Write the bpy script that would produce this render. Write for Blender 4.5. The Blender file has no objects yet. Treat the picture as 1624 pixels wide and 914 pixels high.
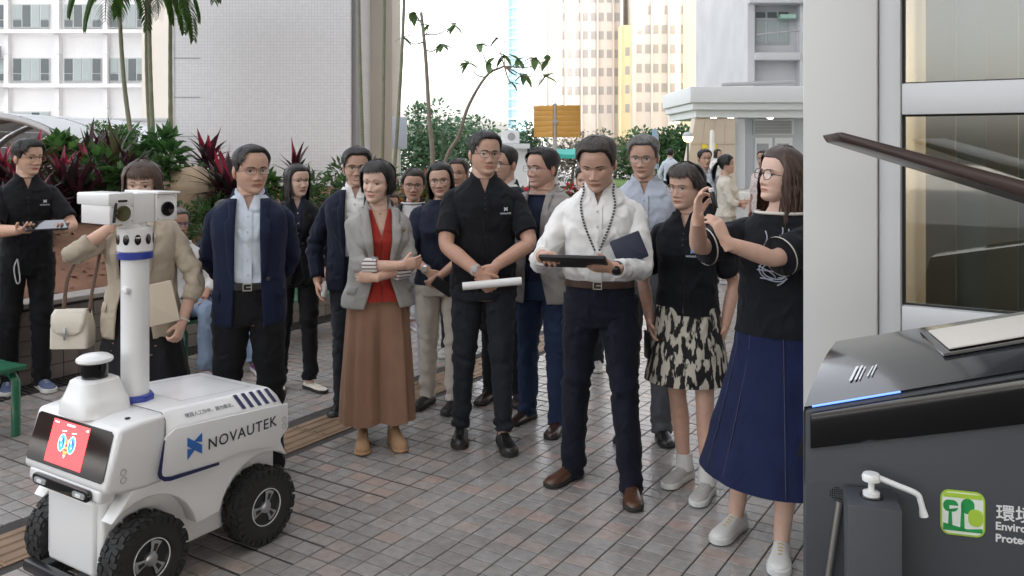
import bpy, bmesh, math, random
import numpy as np
from mathutils import Vector, Matrix, noise

# ---------------------------------------------------------------- camera, sky, sun, exposure
sc = bpy.context.scene
F_PX, HOR, CXP, CAMH = 1360.0, 230.0, 812.0, 1.71      # focal length, horizon row, centre column (photo pixels), camera height
cam_d = bpy.data.cameras.new('camera'); cam = bpy.data.objects.new('camera', cam_d)
sc.collection.objects.link(cam); sc.camera = cam
cam.location = (0, 0, CAMH); cam.rotation_euler = (math.radians(90), 0, 0)
cam_d.sensor_width = 36.0; cam_d.lens = 36.0 * F_PX / 1624.0
cam_d.shift_y = -(457.0 - HOR) / 1624.0
cam_d.clip_start = 0.05; cam_d.clip_end = 3000

SUN_EL, SUN_AZ = 44.0, 128.0          # azimuth clockwise from +Y: behind the camera, to its right
world = bpy.data.worlds.new('World'); sc.world = world; world.use_nodes = True
wn = world.node_tree; bg = wn.nodes['Background']
sky = wn.nodes.new('ShaderNodeTexSky'); sky.sky_type = 'NISHITA'; sky.sun_disc = False
sky.sun_elevation = math.radians(SUN_EL); sky.sun_rotation = math.radians(SUN_AZ)
sky.air_density = 1.0; sky.dust_density = 4.0; sky.ozone_density = 1.0
bw = wn.nodes.new('ShaderNodeRGBToBW'); mixc = wn.nodes.new('ShaderNodeMix'); mixc.data_type = 'RGBA'; mixc.inputs['Factor'].default_value = 0.80   # thin even cloud veil whitens the sky
wn.links.new(sky.outputs[0], bw.inputs[0]); wn.links.new(sky.outputs[0], mixc.inputs['A']); tint = wn.nodes.new('ShaderNodeMix'); tint.data_type = 'RGBA'; tint.blend_type = 'MULTIPLY'; tint.inputs['Factor'].default_value = 1; tint.inputs['B'].default_value = (1.03, 1.0, .955, 1); wn.links.new(bw.outputs[0], tint.inputs['A']); wn.links.new(tint.outputs['Result'], mixc.inputs['B'])
wn.links.new(mixc.outputs['Result'], bg.inputs[0]); bg.inputs[1].default_value = 0.15
sun_d = bpy.data.lights.new('sun', 'SUN'); sun = bpy.data.objects.new('sun', sun_d); sc.collection.objects.link(sun)
sun_d.energy = 2.0; sun_d.angle = math.radians(0.6); sun_d.color = (1.0, 0.93, 0.82)
_e, _a = math.radians(SUN_EL), math.radians(SUN_AZ)
sun_vec = Vector((math.cos(_e) * math.sin(_a), math.cos(_e) * math.cos(_a), math.sin(_e)))
sun.rotation_euler = sun_vec.to_track_quat('Z', 'Y').to_euler(); sun.location = (0, 0, 60)
vs = sc.view_settings; vs.view_transform = 'Standard'; vs.look = 'None'; vs.exposure = 2.75; vs.gamma = 1.0
vs.use_curve_mapping = False
sc.render.engine = 'CYCLES'
sc.cycles.use_denoising = True; sc.cycles.max_bounces = 7; sc.cycles.diffuse_bounces = 4
sc.cycles.glossy_bounces = 3; sc.cycles.transmission_bounces = 6; sc.cycles.transparent_max_bounces = 12
sc.cycles.sample_clamp_indirect = 6.0; sc.cycles.caustics_reflective = False; sc.cycles.caustics_refractive = False

# ---------------------------------------------------------------- placing helpers
rnd = random.Random(7)
U = Vector((0.536, 0.8442, 0)); VR = Vector((0.8442, -0.536, 0))     # the two directions of the floor grid
def G(a, b, z=0.0): return U * a + VR * b + Vector((0, 0, z))
def ground(px, py, h=0.0):
    Z = F_PX * (CAMH - h) / (py - HOR); return Vector(((px - CXP) * Z / F_PX, Z, h))
def atZ(px, py, Z): return Vector(((px - CXP) * Z / F_PX, Z, CAMH - (py - HOR) * Z / F_PX))
C = sc.collection

# ---------------------------------------------------------------- materials
MATS = {}
def mat(name, col=(0.5, 0.5, 0.5), rough=0.6, metal=0.0, spec=0.5, bump=0.0, bscale=60.0, var=0.0, vscale=3.0,
        coat=0.0, stretch=None, emit=None, estr=1.0, sheen=0.0, alpha=1.0, attr=None, sss=0.0, detail=3.0):
    if name in MATS: return MATS[name]
    m = bpy.data.materials.new(name); m.use_nodes = True; MATS[name] = m
    n = m.node_tree; b = n.nodes['Principled BSDF']
    b.inputs['Base Color'].default_value = (*col, 1); b.inputs['Roughness'].default_value = rough
    b.inputs['Metallic'].default_value = metal; b.inputs['Specular IOR Level'].default_value = spec
    b.inputs['Coat Weight'].default_value = coat; b.inputs['Coat Roughness'].default_value = 0.08
    b.inputs['Sheen Weight'].default_value = sheen; b.inputs['Alpha'].default_value = alpha
    if sss:
        b.inputs['Subsurface Weight'].default_value = sss
        b.inputs['Subsurface Radius'].default_value = (0.012, 0.005, 0.003); b.inputs['Subsurface Scale'].default_value = 1.0
    if emit:
        b.inputs['Emission Color'].default_value = (*emit, 1); b.inputs['Emission Strength'].default_value = estr
    tc = n.nodes.new('ShaderNodeTexCoord'); src = tc.outputs['Object']
    if stretch:
        mp = n.nodes.new('ShaderNodeMapping'); mp.inputs['Scale'].default_value = stretch
        n.links.new(src, mp.inputs[0]); src = mp.outputs[0]
    base = None
    if attr:
        at = n.nodes.new('ShaderNodeAttribute'); at.attribute_name = attr; base = at.outputs['Color']
        n.links.new(base, b.inputs['Base Color'])
    if var:
        nz = n.nodes.new('ShaderNodeTexNoise'); nz.inputs['Scale'].default_value = vscale; nz.inputs['Detail'].default_value = 5
        n.links.new(src, nz.inputs['Vector'])
        mr = n.nodes.new('ShaderNodeMapRange'); mr.inputs['From Min'].default_value = 0.25; mr.inputs['From Max'].default_value = 0.75
        mr.inputs['To Min'].default_value = 1 - var; mr.inputs['To Max'].default_value = 1 + var
        n.links.new(nz.outputs['Fac'], mr.inputs['Value'])
        mx = n.nodes.new('ShaderNodeMix'); mx.data_type = 'RGBA'; mx.blend_type = 'MULTIPLY'; mx.inputs['Factor'].default_value = 1
        if base: n.links.new(base, mx.inputs['A'])
        else: mx.inputs['A'].default_value = (*col, 1)
        n.links.new(mr.outputs[0], mx.inputs['B']); n.links.new(mx.outputs['Result'], b.inputs['Base Color'])
    if bump:
        nz = n.nodes.new('ShaderNodeTexNoise'); nz.inputs['Scale'].default_value = bscale; nz.inputs['Detail'].default_value = detail
        n.links.new(src, nz.inputs['Vector'])
        bp = n.nodes.new('ShaderNodeBump'); bp.inputs['Strength'].default_value = bump; bp.inputs['Distance'].default_value = 0.01
        n.links.new(nz.outputs['Fac'], bp.inputs['Height']); n.links.new(bp.outputs[0], b.inputs['Normal'])
    return m
def bsdf(m): return m.node_tree.nodes['Principled BSDF']
def cloth(name, col, rough=0.85, var=0.10, bump=0.25, bscale=180.0, sheen=0.04, wrinkle=.45):
    new = name not in MATS
    m = mat(name, col, rough, spec=0.25, var=var, vscale=9.0, bump=bump, bscale=bscale, sheen=sheen)
    if new:                                   # a second, broad bump for the soft creases of worn cloth
        n = m.node_tree; tc = n.nodes.new('ShaderNodeTexCoord'); mp = n.nodes.new('ShaderNodeMapping'); mp.inputs['Scale'].default_value = (1, 1, .8); mp.inputs['Rotation'].default_value = (.3, .5, .2)
        n.links.new(tc.outputs['Object'], mp.inputs[0]); w = n.nodes.new('ShaderNodeTexNoise'); w.noise_type = 'RIDGED_MULTIFRACTAL'; w.inputs['Scale'].default_value = 12.0; w.inputs['Detail'].default_value = 1.5; w.inputs['Distortion'].default_value = .7
        n.links.new(mp.outputs[0], w.inputs['Vector']); b2 = n.nodes.new('ShaderNodeBump'); b2.inputs['Strength'].default_value = wrinkle; b2.inputs['Distance'].default_value = .05
        n.links.new(w.outputs['Fac'], b2.inputs['Height']); b1 = [q for q in n.nodes if q.type == 'BUMP' and q != b2][0]; n.links.new(b2.outputs[0], b1.inputs['Normal'])
    return m

# ---------------------------------------------------------------- mesh builder
class MB:
    def __init__(s): s.v = []; s.f = []; s.m = []; s.c = []; s.col = (1, 1, 1)
    def add(s, vs_, fs_, m=0, col=None):
        o = len(s.v); s.v.extend([tuple(p) for p in vs_])
        if col is not None and len(col) == len(vs_) and not isinstance(col[0], (int, float)): s.c.extend([tuple(q) for q in col])
        else: s.c.extend([tuple(col or s.col)] * len(vs_))
        for f in fs_: s.f.append(tuple(i + o for i in f)); s.m.append(m)
        return o
    def loft(s, rings, closed=True, cap0=True, cap1=True, m=0, col=None):
        n = len(rings[0]); k = len(rings); vs_ = [p for r in rings for p in r]; fs_ = []
        for i in range(k - 1):
            for j in range(n if closed else n - 1):
                a = i * n + j; b = i * n + (j + 1) % n
                fs_.append((a, b, b + n, a + n))
        if closed and cap0: fs_.append(tuple(range(n - 1, -1, -1)))
        if closed and cap1: fs_.append(tuple((k - 1) * n + j for j in range(n)))
        cc = col
        if col is not None and len(col) == k and not isinstance(col[0], (int, float)): cc = [c for c in col for _ in range(n)]
        return s.add(vs_, fs_, m, cc)
    def tube(s, path, rad, n=10, m=0, up=None, cap=True, col=None, twist=0.0):
        path = [Vector(p) for p in path]; rings = []
        k = len(path)
        if not hasattr(rad, '__len__'): rad = [rad] * k
        t = [(path[min(i + 1, k - 1)] - path[max(i - 1, 0)]).normalized() for i in range(k)]
        u = Vector(up) if up else (Vector((0, 0, 1)) if abs(t[0].z) < 0.9 else Vector((0, -1, 0)))
        for i in range(k):
            u = u - t[i] * u.dot(t[i])
            if u.length < 1e-5: u = t[i].orthogonal()
            u.normalize(); w = t[i].cross(u)
            r = rad[i]; ra, rb = (r if hasattr(r, '__len__') else (r, r))
            rings.append([path[i] + w * (ra * math.cos(q)) + u * (rb * math.sin(q)) for q in [2 * math.pi * j / n for j in range(n)]])
        return s.loft(rings, True, cap, cap, m, col)
    def box(s, c, size, m=0, ax=None, col=None):
        c = Vector(c); sx, sy, sz = [q / 2 for q in size]
        X, Y, Zz = ax if ax else (Vector((1, 0, 0)), Vector((0, 1, 0)), Vector((0, 0, 1)))
        vs_ = [c + X * (sx * i) + Y * (sy * j) + Zz * (sz * k) for k in (-1, 1) for j in (-1, 1) for i in (-1, 1)]
        return s.add(vs_, [(0, 2, 3, 1), (4, 5, 7, 6), (0, 1, 5, 4), (2, 6, 7, 3), (0, 4, 6, 2), (1, 3, 7, 5)], m, col)
    def prism(s, poly, O, X, Y, N, d0, d1, m=0, col=None):
        O = Vector(O); n = len(poly)
        vs_ = [O + X * p[0] + Y * p[1] + N * d for d in (d0, d1) for p in poly]
        fs_ = [tuple(range(n - 1, -1, -1)), tuple(range(n, 2 * n))] + [(i, (i + 1) % n, n + (i + 1) % n, n + i) for i in range(n)]
        return s.add(vs_, fs_, m, col)
    def lathe(s, prof, O, A=Vector((0, 0, 1)), n=24, m=0, col=None, cap=True):
        A = Vector(A).normalized(); X = A.orthogonal().normalized(); Y = A.cross(X); O = Vector(O)
        rings = [[O + A * h + (X * math.cos(q) + Y * math.sin(q)) * max(r, 1e-4) for q in [2 * math.pi * j / n for j in range(n)]] for r, h in prof]
        return s.loft(rings, True, cap, cap, m, col)
    def grid(s, rows, m=0, col=None): return s.loft(rows, False, False, False, m, col)
    def build(s, name, mats, parent=None, smooth=True, disp=None, bevel=0.0, angle=35, origin=None, solid=0.0, recalc=False, world=True):
        me = bpy.data.meshes.new(name)
        O = Vector(origin) if origin is not None else Vector((0, 0, 0))
        vv = s.v if origin is None else [(p[0] - O.x, p[1] - O.y, p[2] - O.z) for p in s.v]
        me.from_pydata(vv, [], s.f); me.update()
        mats = mats if isinstance(mats, (list, tuple)) else [mats]
        for q in mats: me.materials.append(q)
        if len(mats) > 1: me.polygons.foreach_set('material_index', s.m)
        ca = me.color_attributes.new('Col', 'FLOAT_COLOR', 'POINT')
        arr = np.ones((len(s.v), 4), dtype=np.float32); arr[:, :3] = np.array(s.c, dtype=np.float32).reshape(-1, 3); ca.data.foreach_set('color', arr.ravel())
        def edit(fn):
            bm = bmesh.new(); bm.from_mesh(me); fn(bm); bm.to_mesh(me); bm.free(); me.update()
        if bevel or recalc or solid:
            def fn(bm):
                bmesh.ops.recalc_face_normals(bm, faces=bm.faces)
                if bevel:
                    ed = [e for e in bm.edges if len(e.link_faces) == 2 and e.calc_face_angle(0) > math.radians(25)]
                    bmesh.ops.bevel(bm, geom=ed, offset=bevel, segments=3 if bevel > 0.008 else 2, profile=0.5, affect='EDGES', clamp_overlap=True)
            edit(fn)
        if disp:
            n = len(me.vertices); co = np.empty(n * 3); no = np.empty(n * 3)
            me.vertices.foreach_get('co', co); me.vertex_normals.foreach_get('vector', no)
            co = co.reshape(-1, 3); no = no.reshape(-1, 3)
            d = np.array([disp(Vector(p)) for p in co]); co = co + no * d[:, None]
            me.vertices.foreach_set('co', co.ravel()); me.update()
        if solid: edit(lambda bm: bmesh.ops.solidify(bm, geom=bm.faces[:], thickness=solid))
        if smooth:
            me.polygons.foreach_set('use_smooth', [True] * len(me.polygons))
            if angle: me.set_sharp_from_angle(angle=math.radians(angle))
        o = bpy.data.objects.new(name, me); C.objects.link(o); o.location = O
        if parent is not None:
            o.parent = parent
            if world: o.matrix_parent_inverse = parent.matrix_basis.inverted()
        return o
def tag(o, label, cat=None, group=None, kind=None):
    if label: o['label'] = label
    if cat: o['category'] = cat
    if group: o['group'] = group
    if kind: o['kind'] = kind
    return o
def thing(name, label, cat, loc=(0, 0, 0), rz=0.0, group=None):
    o = bpy.data.objects.new(name, None); C.objects.link(o); o.empty_display_size = 0.1
    o.location = loc; o.rotation_euler = (0, 0, rz); return tag(o, label, cat, group)
def copy_tree(o, parent=None):
    c = o.copy(); C.objects.link(c); c.parent = parent
    for ch in o.children: copy_tree(ch, c)
    return c
def catmull(pts, n):
    pts = [np.array(p, dtype=float) for p in pts]; k = len(pts)
    P = [2 * pts[0] - pts[1]] + pts + [2 * pts[-1] - pts[-2]]; out = []
    for q in np.linspace(0, k - 1, n):
        i = min(int(q), k - 2); t = q - i; a, b, c, d = P[i:i + 4]
        out.append(0.5 * ((2 * b) + (c - a) * t + (2 * a - 5 * b + 4 * c - d) * t * t + (-a + 3 * b - 3 * c + d) * t ** 3))
    return out
def text_mesh(body, size, extrude=0.0006, bold=0.0, align='LEFT', shear=0.0, spacing=1.0):
    cu = bpy.data.curves.new('t', 'FONT'); cu.body = body; cu.size = size; cu.extrude = extrude; cu.offset = bold
    cu.align_x = align; cu.shear = shear; cu.space_character = spacing; cu.resolution_u = 3
    ob = bpy.data.objects.new('t', cu); C.objects.link(ob)
    dg = bpy.context.evaluated_depsgraph_get(); me = bpy.data.meshes.new_from_object(ob.evaluated_get(dg))
    bpy.data.objects.remove(ob); bpy.data.curves.remove(cu)
    return me
def place_text(mb, body, size, O, X, Y, m=0, **k):
    me = text_mesh(body, size, **k); N = X.cross(Y)
    mb.add([O + X * v.co.x + Y * v.co.y + N * v.co.z for v in me.vertices], [tuple(p.vertices) for p in me.polygons], m)
    w = max([v.co.x for v in me.vertices], default=0); bpy.data.meshes.remove(me); return w
def nz(p, s=1.0, seed=0.0): return noise.noise(Vector((p[0] * s + seed, p[1] * s + seed * 1.7, p[2] * s - seed * 0.6)))
def nz3(x, y, z): return noise.noise(Vector((x, y, z)))
# ================================================================ people: how a person is built
PI = math.pi
def smooth_tab(xs, ys, n=129, it=3):
    q = np.linspace(xs[0], xs[-1], n); y = np.interp(q, xs, ys)
    for _ in range(it): y[1:-1] = (y[:-2] + 2 * y[1:-1] + y[2:]) / 4
    return q, y
HF = smooth_tab([0, .03, .07, .12, .16, .21, .27, .33, .42, .50, .56, .65, .75, .85, .92, .97, 1],
                [.062, .079, .084, .083, .080, .084, .083, .085, .084, .081, .087, .089, .086, .073, .055, .034, .0])
HB = smooth_tab([0, .1, .2, .35, .5, .65, .75, .85, .92, .97, 1], [.02, .035, .052, .078, .094, .102, .099, .084, .063, .038, 0])
HW = smooth_tab([0, .03, .07, .12, .2, .3, .4, .5, .6, .7, .8, .88, .94, .975, 1],
                [.020, .031, .041, .049, .058, .066, .071, .074, .077, .077, .072, .060, .044, .028, 0])
HH = 0.232
def tabv(T, t): return np.interp(t, T[0], T[1])
def head_base(phi, t, jaw=1.0):
    w = tabv(HW, t) * np.interp(t, [0, .35, .6], [jaw, jaw, 1]); c = np.cos(phi); s = np.sin(phi)
    d = np.where(c > 0, tabv(HF, t), tabv(HB, t)); p = np.where(c > 0, .88, 1.0)
    return np.sign(s) * np.abs(s) ** .92 * w, -np.sign(c) * np.abs(c) ** p * d, t * HH
def make_head(mb, tone, hairc, sp):
    """sp: smile, jaw, brow, lip, eye, female"""
    NP, NT = sp.get('res', (84, 76)); jaw = sp.get('jaw', 1.0); sm = sp.get('smile', 0.0); fem = sp.get('female', False)
    u = np.linspace(-PI, PI, NP, endpoint=False); ph = u - .42 * np.sin(u)
    t = np.concatenate([np.linspace(0, .955, NT - 6), [.97, .981, .989, .995, .9985, 1.0]])
    P, T = np.meshgrid(ph, t); x, y, z = head_base(P, T, jaw)
    fr = np.clip(np.cos(P) * 2.2, 0, 1); rf = random.Random(sp.get('fs', 1)); kn = rf.uniform(.8, 1.2); kw = rf.uniform(.9, 1.18); kc = rf.uniform(.6, 1.5); kb = rf.uniform(-.012, .012); ke = rf.uniform(-.0015, .0015)
    g = lambda cx, cz, sx, sz: np.exp(-((x - cx) / sx) ** 2 - ((T - cz) / sz) ** 2)
    nose = np.interp(T, [.275, .30, .335, .40, .47, .53], [0, .010, .0185, .0125, .0055, 0]); nw = np.interp(T, [.27, .31, .35, .45, .55], [.016, .0145, .011, .008, .009])
    dy = kn * nose * np.exp(-(x / (nw * kw)) ** 2) + .007 * (g(.0155, .315, .0065, .03) + g(-.0155, .315, .0065, .03))
    dy += -.0085 * (g(.032, .495, .019, .045) + g(-.032, .495, .019, .045)) + .0045 * (g(.030, .568, .024, .03) + g(-.030, .568, .024, .03))
    dy += kc * .0045 * (g(.040, .37, .018, .07) + g(-.040, .37, .018, .07)) * (1 + 1.2 * sm)
    lift = sm * .035 * (np.abs(x) / .024) ** 2
    Tm = T - lift
    gm = lambda cz, sx, sz: np.exp(-(x / sx) ** 4 - ((Tm - cz) / sz) ** 2)
    dy += .0048 * gm(.222, .023, .017) + .0055 * gm(.180, .020, .018) - .0045 * gm(.202, .025, .007)
    dy += .004 * g(0, .075, .018, .05) - .003 * g(0, .145, .02, .02)
    dy += -.0022 * sm * (g(.029, .27, .006, .05) + g(-.029, .27, .006, .05))
    y = y - dy * fr
    col = np.empty(P.shape + (3,)); col[:] = tone
    lipm = np.clip(np.exp(-(x / .0235) ** 6) * np.exp(-((Tm - .202) / .036) ** 6) * fr, 0, 1)[..., None]
    lipc = np.array(sp.get('lip', (tone[0] * .84, tone[1] * .50, tone[2] * .48) if fem else (tone[0] * .82, tone[1] * .58, tone[2] * .56))); col = col * (1 - lipm * .85) + lipc * lipm * .85
    line = np.clip(np.exp(-(x / .024) ** 6) * np.exp(-((Tm - .202) / .010) ** 2) * fr, 0, 1)[..., None]
    if sm > .75:
        te = np.clip(np.exp(-(x / .018) ** 6) * np.exp(-((Tm - .204) / .013) ** 4) * fr, 0, 1)[..., None]; col = col * (1 - te) + np.array((.72, .68, .62)) * te
    else: col = col * (1 - .85 * line) + np.array((.10, .03, .025)) * .85 * line
    blush = (.25 * (g(.043, .36, .02, .08) + g(-.043, .36, .02, .08) + .5 * g(0, .33, .014, .03)) * fr)[..., None]
    col = col * (1 - blush) + col * np.array((1.08, .80, .76)) * blush
    nost = (.7 * (g(.008, .288, .0045, .012) + g(-.008, .288, .0045, .012)) * fr)[..., None]; col = col * (1 - nost) + np.array((.10, .04, .03)) * nost
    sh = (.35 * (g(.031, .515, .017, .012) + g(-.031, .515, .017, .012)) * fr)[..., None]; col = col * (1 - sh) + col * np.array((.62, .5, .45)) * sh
    scalp = np.clip((T - hairline(P, sp.get('hl', .80), sp.get('back', .1))) / .03 - .3, 0, 1)[..., None] * sp.get('scalp', 1.0)
    col = col * (1 - scalp) + np.array(hairc) * scalp
    rows = [[(x[i, j], y[i, j], z[i, j]) for j in range(NP)] for i in range(NT)]
    mb.loft(rows, True, True, True, 0, [tuple(c) for c in col.reshape(-1, 3)])
    fm = np.abs(P[0]) < 1.5
    def ysurf(xx, tt):
        i = int(np.clip(np.searchsorted(t, tt), 1, NT - 1)); k = (tt - t[i - 1]) / (t[i] - t[i - 1])
        a = np.interp(xx, x[i - 1][fm], y[i - 1][fm]); b = np.interp(xx, x[i][fm], y[i][fm]); return a * (1 - k) + b * k
    ew, eh = .0140, sp.get('eye', .0052)
    for sd in (-1, 1):                       # eyes: an almond patch with white, iris, pupil and a dark lash line
        nx, ny = 17, 8; vs_, cs, fs_ = [], [], []; lk = sp.get('look', 0) * .004
        for j in range(ny):
            for i in range(nx):
                a = -1 + 2 * i / (nx - 1); b = -1 + 2 * j / (ny - 1); prof = (1 - abs(a) ** 2.2) ** .8
                ex = sd * (.0315 + ke) + a * ew; ez = .492 * HH + b * eh * prof + .0012 * a * sd - sm * .0008
                yy = ysurf(ex, ez / HH) - .0014 - .0022 * prof
                vs_.append((ex, yy, ez)); r = math.hypot(a * ew - lk, b * eh * prof)
                cs.append((.022, .015, .012) if (b > .5 or r < .0054) else ((.05, .03, .02) if r < .0060 else (.50, .46, .43)) if abs(a) < .96 else (.2, .1, .08))
        for j in range(ny - 1):
            for i in range(nx - 1): q = j * nx + i; fs_.append((q, q + 1, q + 1 + nx, q + nx))
        mb.add(vs_, fs_, 0, cs)
        bt = sp.get('browt', .0027 if fem else .0034); vs_, fs_ = [], []     # brow
        for i in range(9):
            a = i / 8; ex = sd * (.0135 + .036 * a); ez = (.572 + kb + .026 * math.sin(a * 2.4) - .012 * a) * HH; hw = bt * (1 - .75 * a ** 2)
            for q in (-1, 1): zz = ez + q * hw; vs_.append((ex, ysurf(ex, zz / HH) - .0024, zz))
        for i in range(8): fs_.append((2 * i, 2 * i + 1, 2 * i + 3, 2 * i + 2))
        bc = tuple(.9 * q + .045 * t_ for q, t_ in zip(hairc, tone)); mb.add(vs_, fs_, 0, bc)
    for sd in (-1, 1):                       # ears
        ec = (tone[0] * .96, tone[1] * .84, tone[2] * .8); rings = []
        for i in range(9):
            a = i / 8; zz = (.315 + .26 * a) * HH; w = .017 * math.sin(PI * (.12 + .83 * a)) ** .6 * (0.75 + .35 * a); th = .0065 * math.sin(PI * (.1 + .8 * a)) ** .5
            cx = sd * (.0735 + .005 * math.sin(a * PI) + .004 * a); cy = .012 - .004 * a
            rings.append([(cx + sd * (math.cos(q) * th + .004 * max(0, math.sin(q))), cy + math.sin(q) * w, zz) for q in [2 * PI * k / 12 for k in range(12)]])
        mb.loft(rings, True, True, True, 0, ec)
    return ysurf
def hairline(ph, front=.80, back=.10):
    a = np.abs(ph)
    return np.interp(a, [0, .5, .8, 1.05, 1.25, 1.42, 1.62, 1.8, 2.1, 2.5, PI], [front, front + .005, front - .03, .66, .50, .46, .54, .50, .30, back + .04, back])
def make_hair(mb, style, hc, sp, seed):
    r = random.Random(seed); hl = sp.get('hl', .80); vol = sp.get('vol', 1.0); fem = sp.get('female', False); jaw = sp.get('jaw', 1.0)
    def S(ph, t, off):
        x, y, z = head_base(np.array(ph), np.array(min(max(t, 0), .9995)), jaw); p = Vector((float(x), float(y), float(z)))
        n = Vector((p.x / .076 ** 2, p.y / .095 ** 2, (p.z - .6 * HH) / .10 ** 2)); n.normalize(); return p + n * off
    def cc(k=1.0):
        q = k * r.uniform(.6, 1.9); return (hc[0] * q, hc[1] * q, hc[2] * q)
    # solid cap under the locks
    NP, NT = 64, 26; rows, cols = [], []
    ph = np.linspace(-PI, PI, NP, endpoint=False)
    back = sp.get('back', .1)
    for i in range(NT):
        row = []
        for j in range(NP):
            h0 = float(hairline(ph[j], hl, back)); t = h0 + (1 - h0) * (i / (NT - 1)) ** .9
            a = i / (NT - 1); th = vol * (.003 + .010 * min(1, a * 2.6)) * (1 + .25 * nz((ph[j] * 1.5, t * 4, seed), 1.3))
            if abs(ph[j]) > 1.0 and style == 'short': th *= .45 if t < .58 else (.45 + .55 * min(1, (t - .58) / .22))
            row.append(S(ph[j], t, th if i else .0005))
        rows.append(row)
    mb.loft(rows, True, False, True, 0, tuple(.8 * q for q in hc))
    def lock(pts, w, col):
        pts = [Vector(p) for p in pts]; k = len(pts); vs_, fs_ = [], []
        for i, p in enumerate(pts):
            d = (pts[min(i + 1, k - 1)] - pts[max(i - 1, 0)]).normalized(); cen = Vector((0, .0, max(p.z, .25 * HH) if p.z > 0 else p.z)); out = (p - cen); out.z *= .4
            out = (out - d * out.dot(d)).normalized(); sd = d.cross(out); ww = w * (1 - (i / (k - 1)) ** 3 * .85) * (.55 + .45 * min(1, i / 1.5))
            vs_ += [p - sd * ww, p + out * ww * .3, p + sd * ww]
        for i in range(k - 1):
            for q in (0, 1): a = 3 * i + q; fs_.append((a, a + 1, a + 4, a + 3))
        mb.add(vs_, fs_, 0, col)
    if style == 'short':
        part = sp.get('part', .35)
        for k in range(sp.get('nl', 260) * 3):
            p0 = r.uniform(-PI, PI); a = abs(p0)
            top = r.uniform(.0, 1.0)
            h0 = float(hairline(p0, hl, back)); t0 = h0 + (1 - h0) * (.25 + .75 * top); t1 = max(h0 - .01, t0 - r.uniform(.10, .28)); sw = sp.get('sweep', .25) * r.uniform(.4, 1.3)
            if a < .9 and t0 > .85:      # top: combed forward and to the side
                t1 = max(h0 + .01, t0 - .12)
            pts = []
            for i in range(5):
                q = i / 4; t = t0 + (t1 - t0) * q; pts.append(S(p0 + sw * q * (1 if a < 1.2 else .2), t, vol * (.009 + .007 * math.sin(q * 2.6)) * ((.40 if t < .58 else .40 + .6 * min(1, (t - .58) / .22)) if a > 1.0 else 1)))
            lock(pts, r.uniform(.0020, .0042), cc())
        return
    L = sp.get('len', .1); pt = sp.get('part', .0)      # long styles: from the parting down the sides
    bang = sp.get('bang', 0.0)
    n = sp.get('nl', 260) * 2
    for k in range(n):
        sd = r.choice((-1, 1)); pe = r.uniform(.0, 1.0)
        pf = sp.get('open', 1.02) + (PI - sp.get('open', 1.02)) * pe ** .9     # where on the head it comes down
        p0 = (pf * .5 if pf < 1.9 else pf); tip = -L * r.uniform(.82, 1.05) / HH + (sp.get('front_short', 0) if pf < 1.5 else 0)
        if style == 'bob': tip += .30 * max(0, (pf - 1.9))
        pts = []; off0 = vol * r.uniform(.008, .017); K = 10; base = None
        for i in range(K):
            q = i / (K - 1); t = .985 - (.985 - tip) * q
            f = min(1, q * (1.0 - tip) / .38); phi = sd * (p0 + (pf - p0) * f) + pt * (1 - f)
            if t > .44: p = S(phi, t, off0 + .003 * math.sin(k + q * 9)); base = p
            else:
                d = .44 - t; p = Vector((base.x * (1 - sp.get('tuck', .12) * min(1, d * 1.2)), base.y + (.01 * d if base.y > 0 else .02 * d), t * HH))
                p.x += .006 * math.sin(q * 7 + k) ; p.y += .006 * math.cos(q * 6 + k * 1.3)
                if sp.get('wave'): p.x += sp['wave'] * math.sin(q * 11 + k * .05)
            pts.append(p)
        lock(pts, r.uniform(.0035, .0070), cc())
    for k in range(int(150 * bang)):           # bangs over the forehead
        s0 = sp.get('bang_side', 0); phi0 = r.uniform(-.95, .95); t1 = sp.get('bang_t', .64) + .06 * r.random() + .05 * abs(phi0); pts = []
        for i in range(6):
            q = i / 5; pts.append(S(phi0 * (.35 + .65 * q) + s0 * .5 * q, .96 - (.96 - t1) * q, vol * (.010 + .005 * math.sin(q * 3)) * (1 - .3 * q)))
        lock(pts, r.uniform(.0022, .0045), cc())
    if style in ('pony', 'bun'):
        b0 = Vector((0, .105, .62 * HH))
        if style == 'bun': b0 = Vector((0.0, .10, .25 * HH))
        for k in range(70):
            a = r.uniform(0, 2 * PI); rr = r.uniform(.2, 1) * sp.get('tail_r', .03); ln = sp.get('tail', .2) * r.uniform(.8, 1.1); pts = []
            for i in range(7):
                q = i / 6; w = rr * math.sin(PI * (.12 + .8 * q)); pts.append(b0 + Vector((math.cos(a) * w, .012 + .055 * math.sin(q * 2.2) + math.sin(a) * w, -ln * q + .012 * math.sin(q * 3))))
            lock(pts, .009, cc())

# ---------------------------------------------------------------- body tables: height, half width, front, back (for 1.75 m)
TM = np.array([[.78, .160, .095, .105], [.84, .170, .105, .120], [.90, .172, .112, .125], [1.00, .164, .115, .104], [1.08, .158, .116, .096], [1.18, .164, .122, .104],
               [1.27, .176, .126, .114], [1.33, .182, .116, .114], [1.375, .178, .098, .104], [1.405, .158, .082, .094], [1.435, .122, .068, .082], [1.462, .090, .060, .074], [1.49, .069, .056, .066], [1.515, .063, .053, .061], [1.56, .056, .050, .058]])
TF = np.array([[.78, .160, .095, .110], [.84, .170, .104, .128], [.90, .170, .108, .128], [1.00, .148, .100, .100], [1.08, .134, .094, .086], [1.18, .140, .106, .090],
               [1.26, .152, .126, .100], [1.33, .157, .104, .106], [1.37, .152, .084, .096], [1.40, .134, .071, .086], [1.43, .102, .060, .074], [1.455, .074, .052, .063], [1.485, .057, .047, .055], [1.51, .053, .045, .053], [1.56, .048, .044, .052]])
class Body: pass
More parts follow.
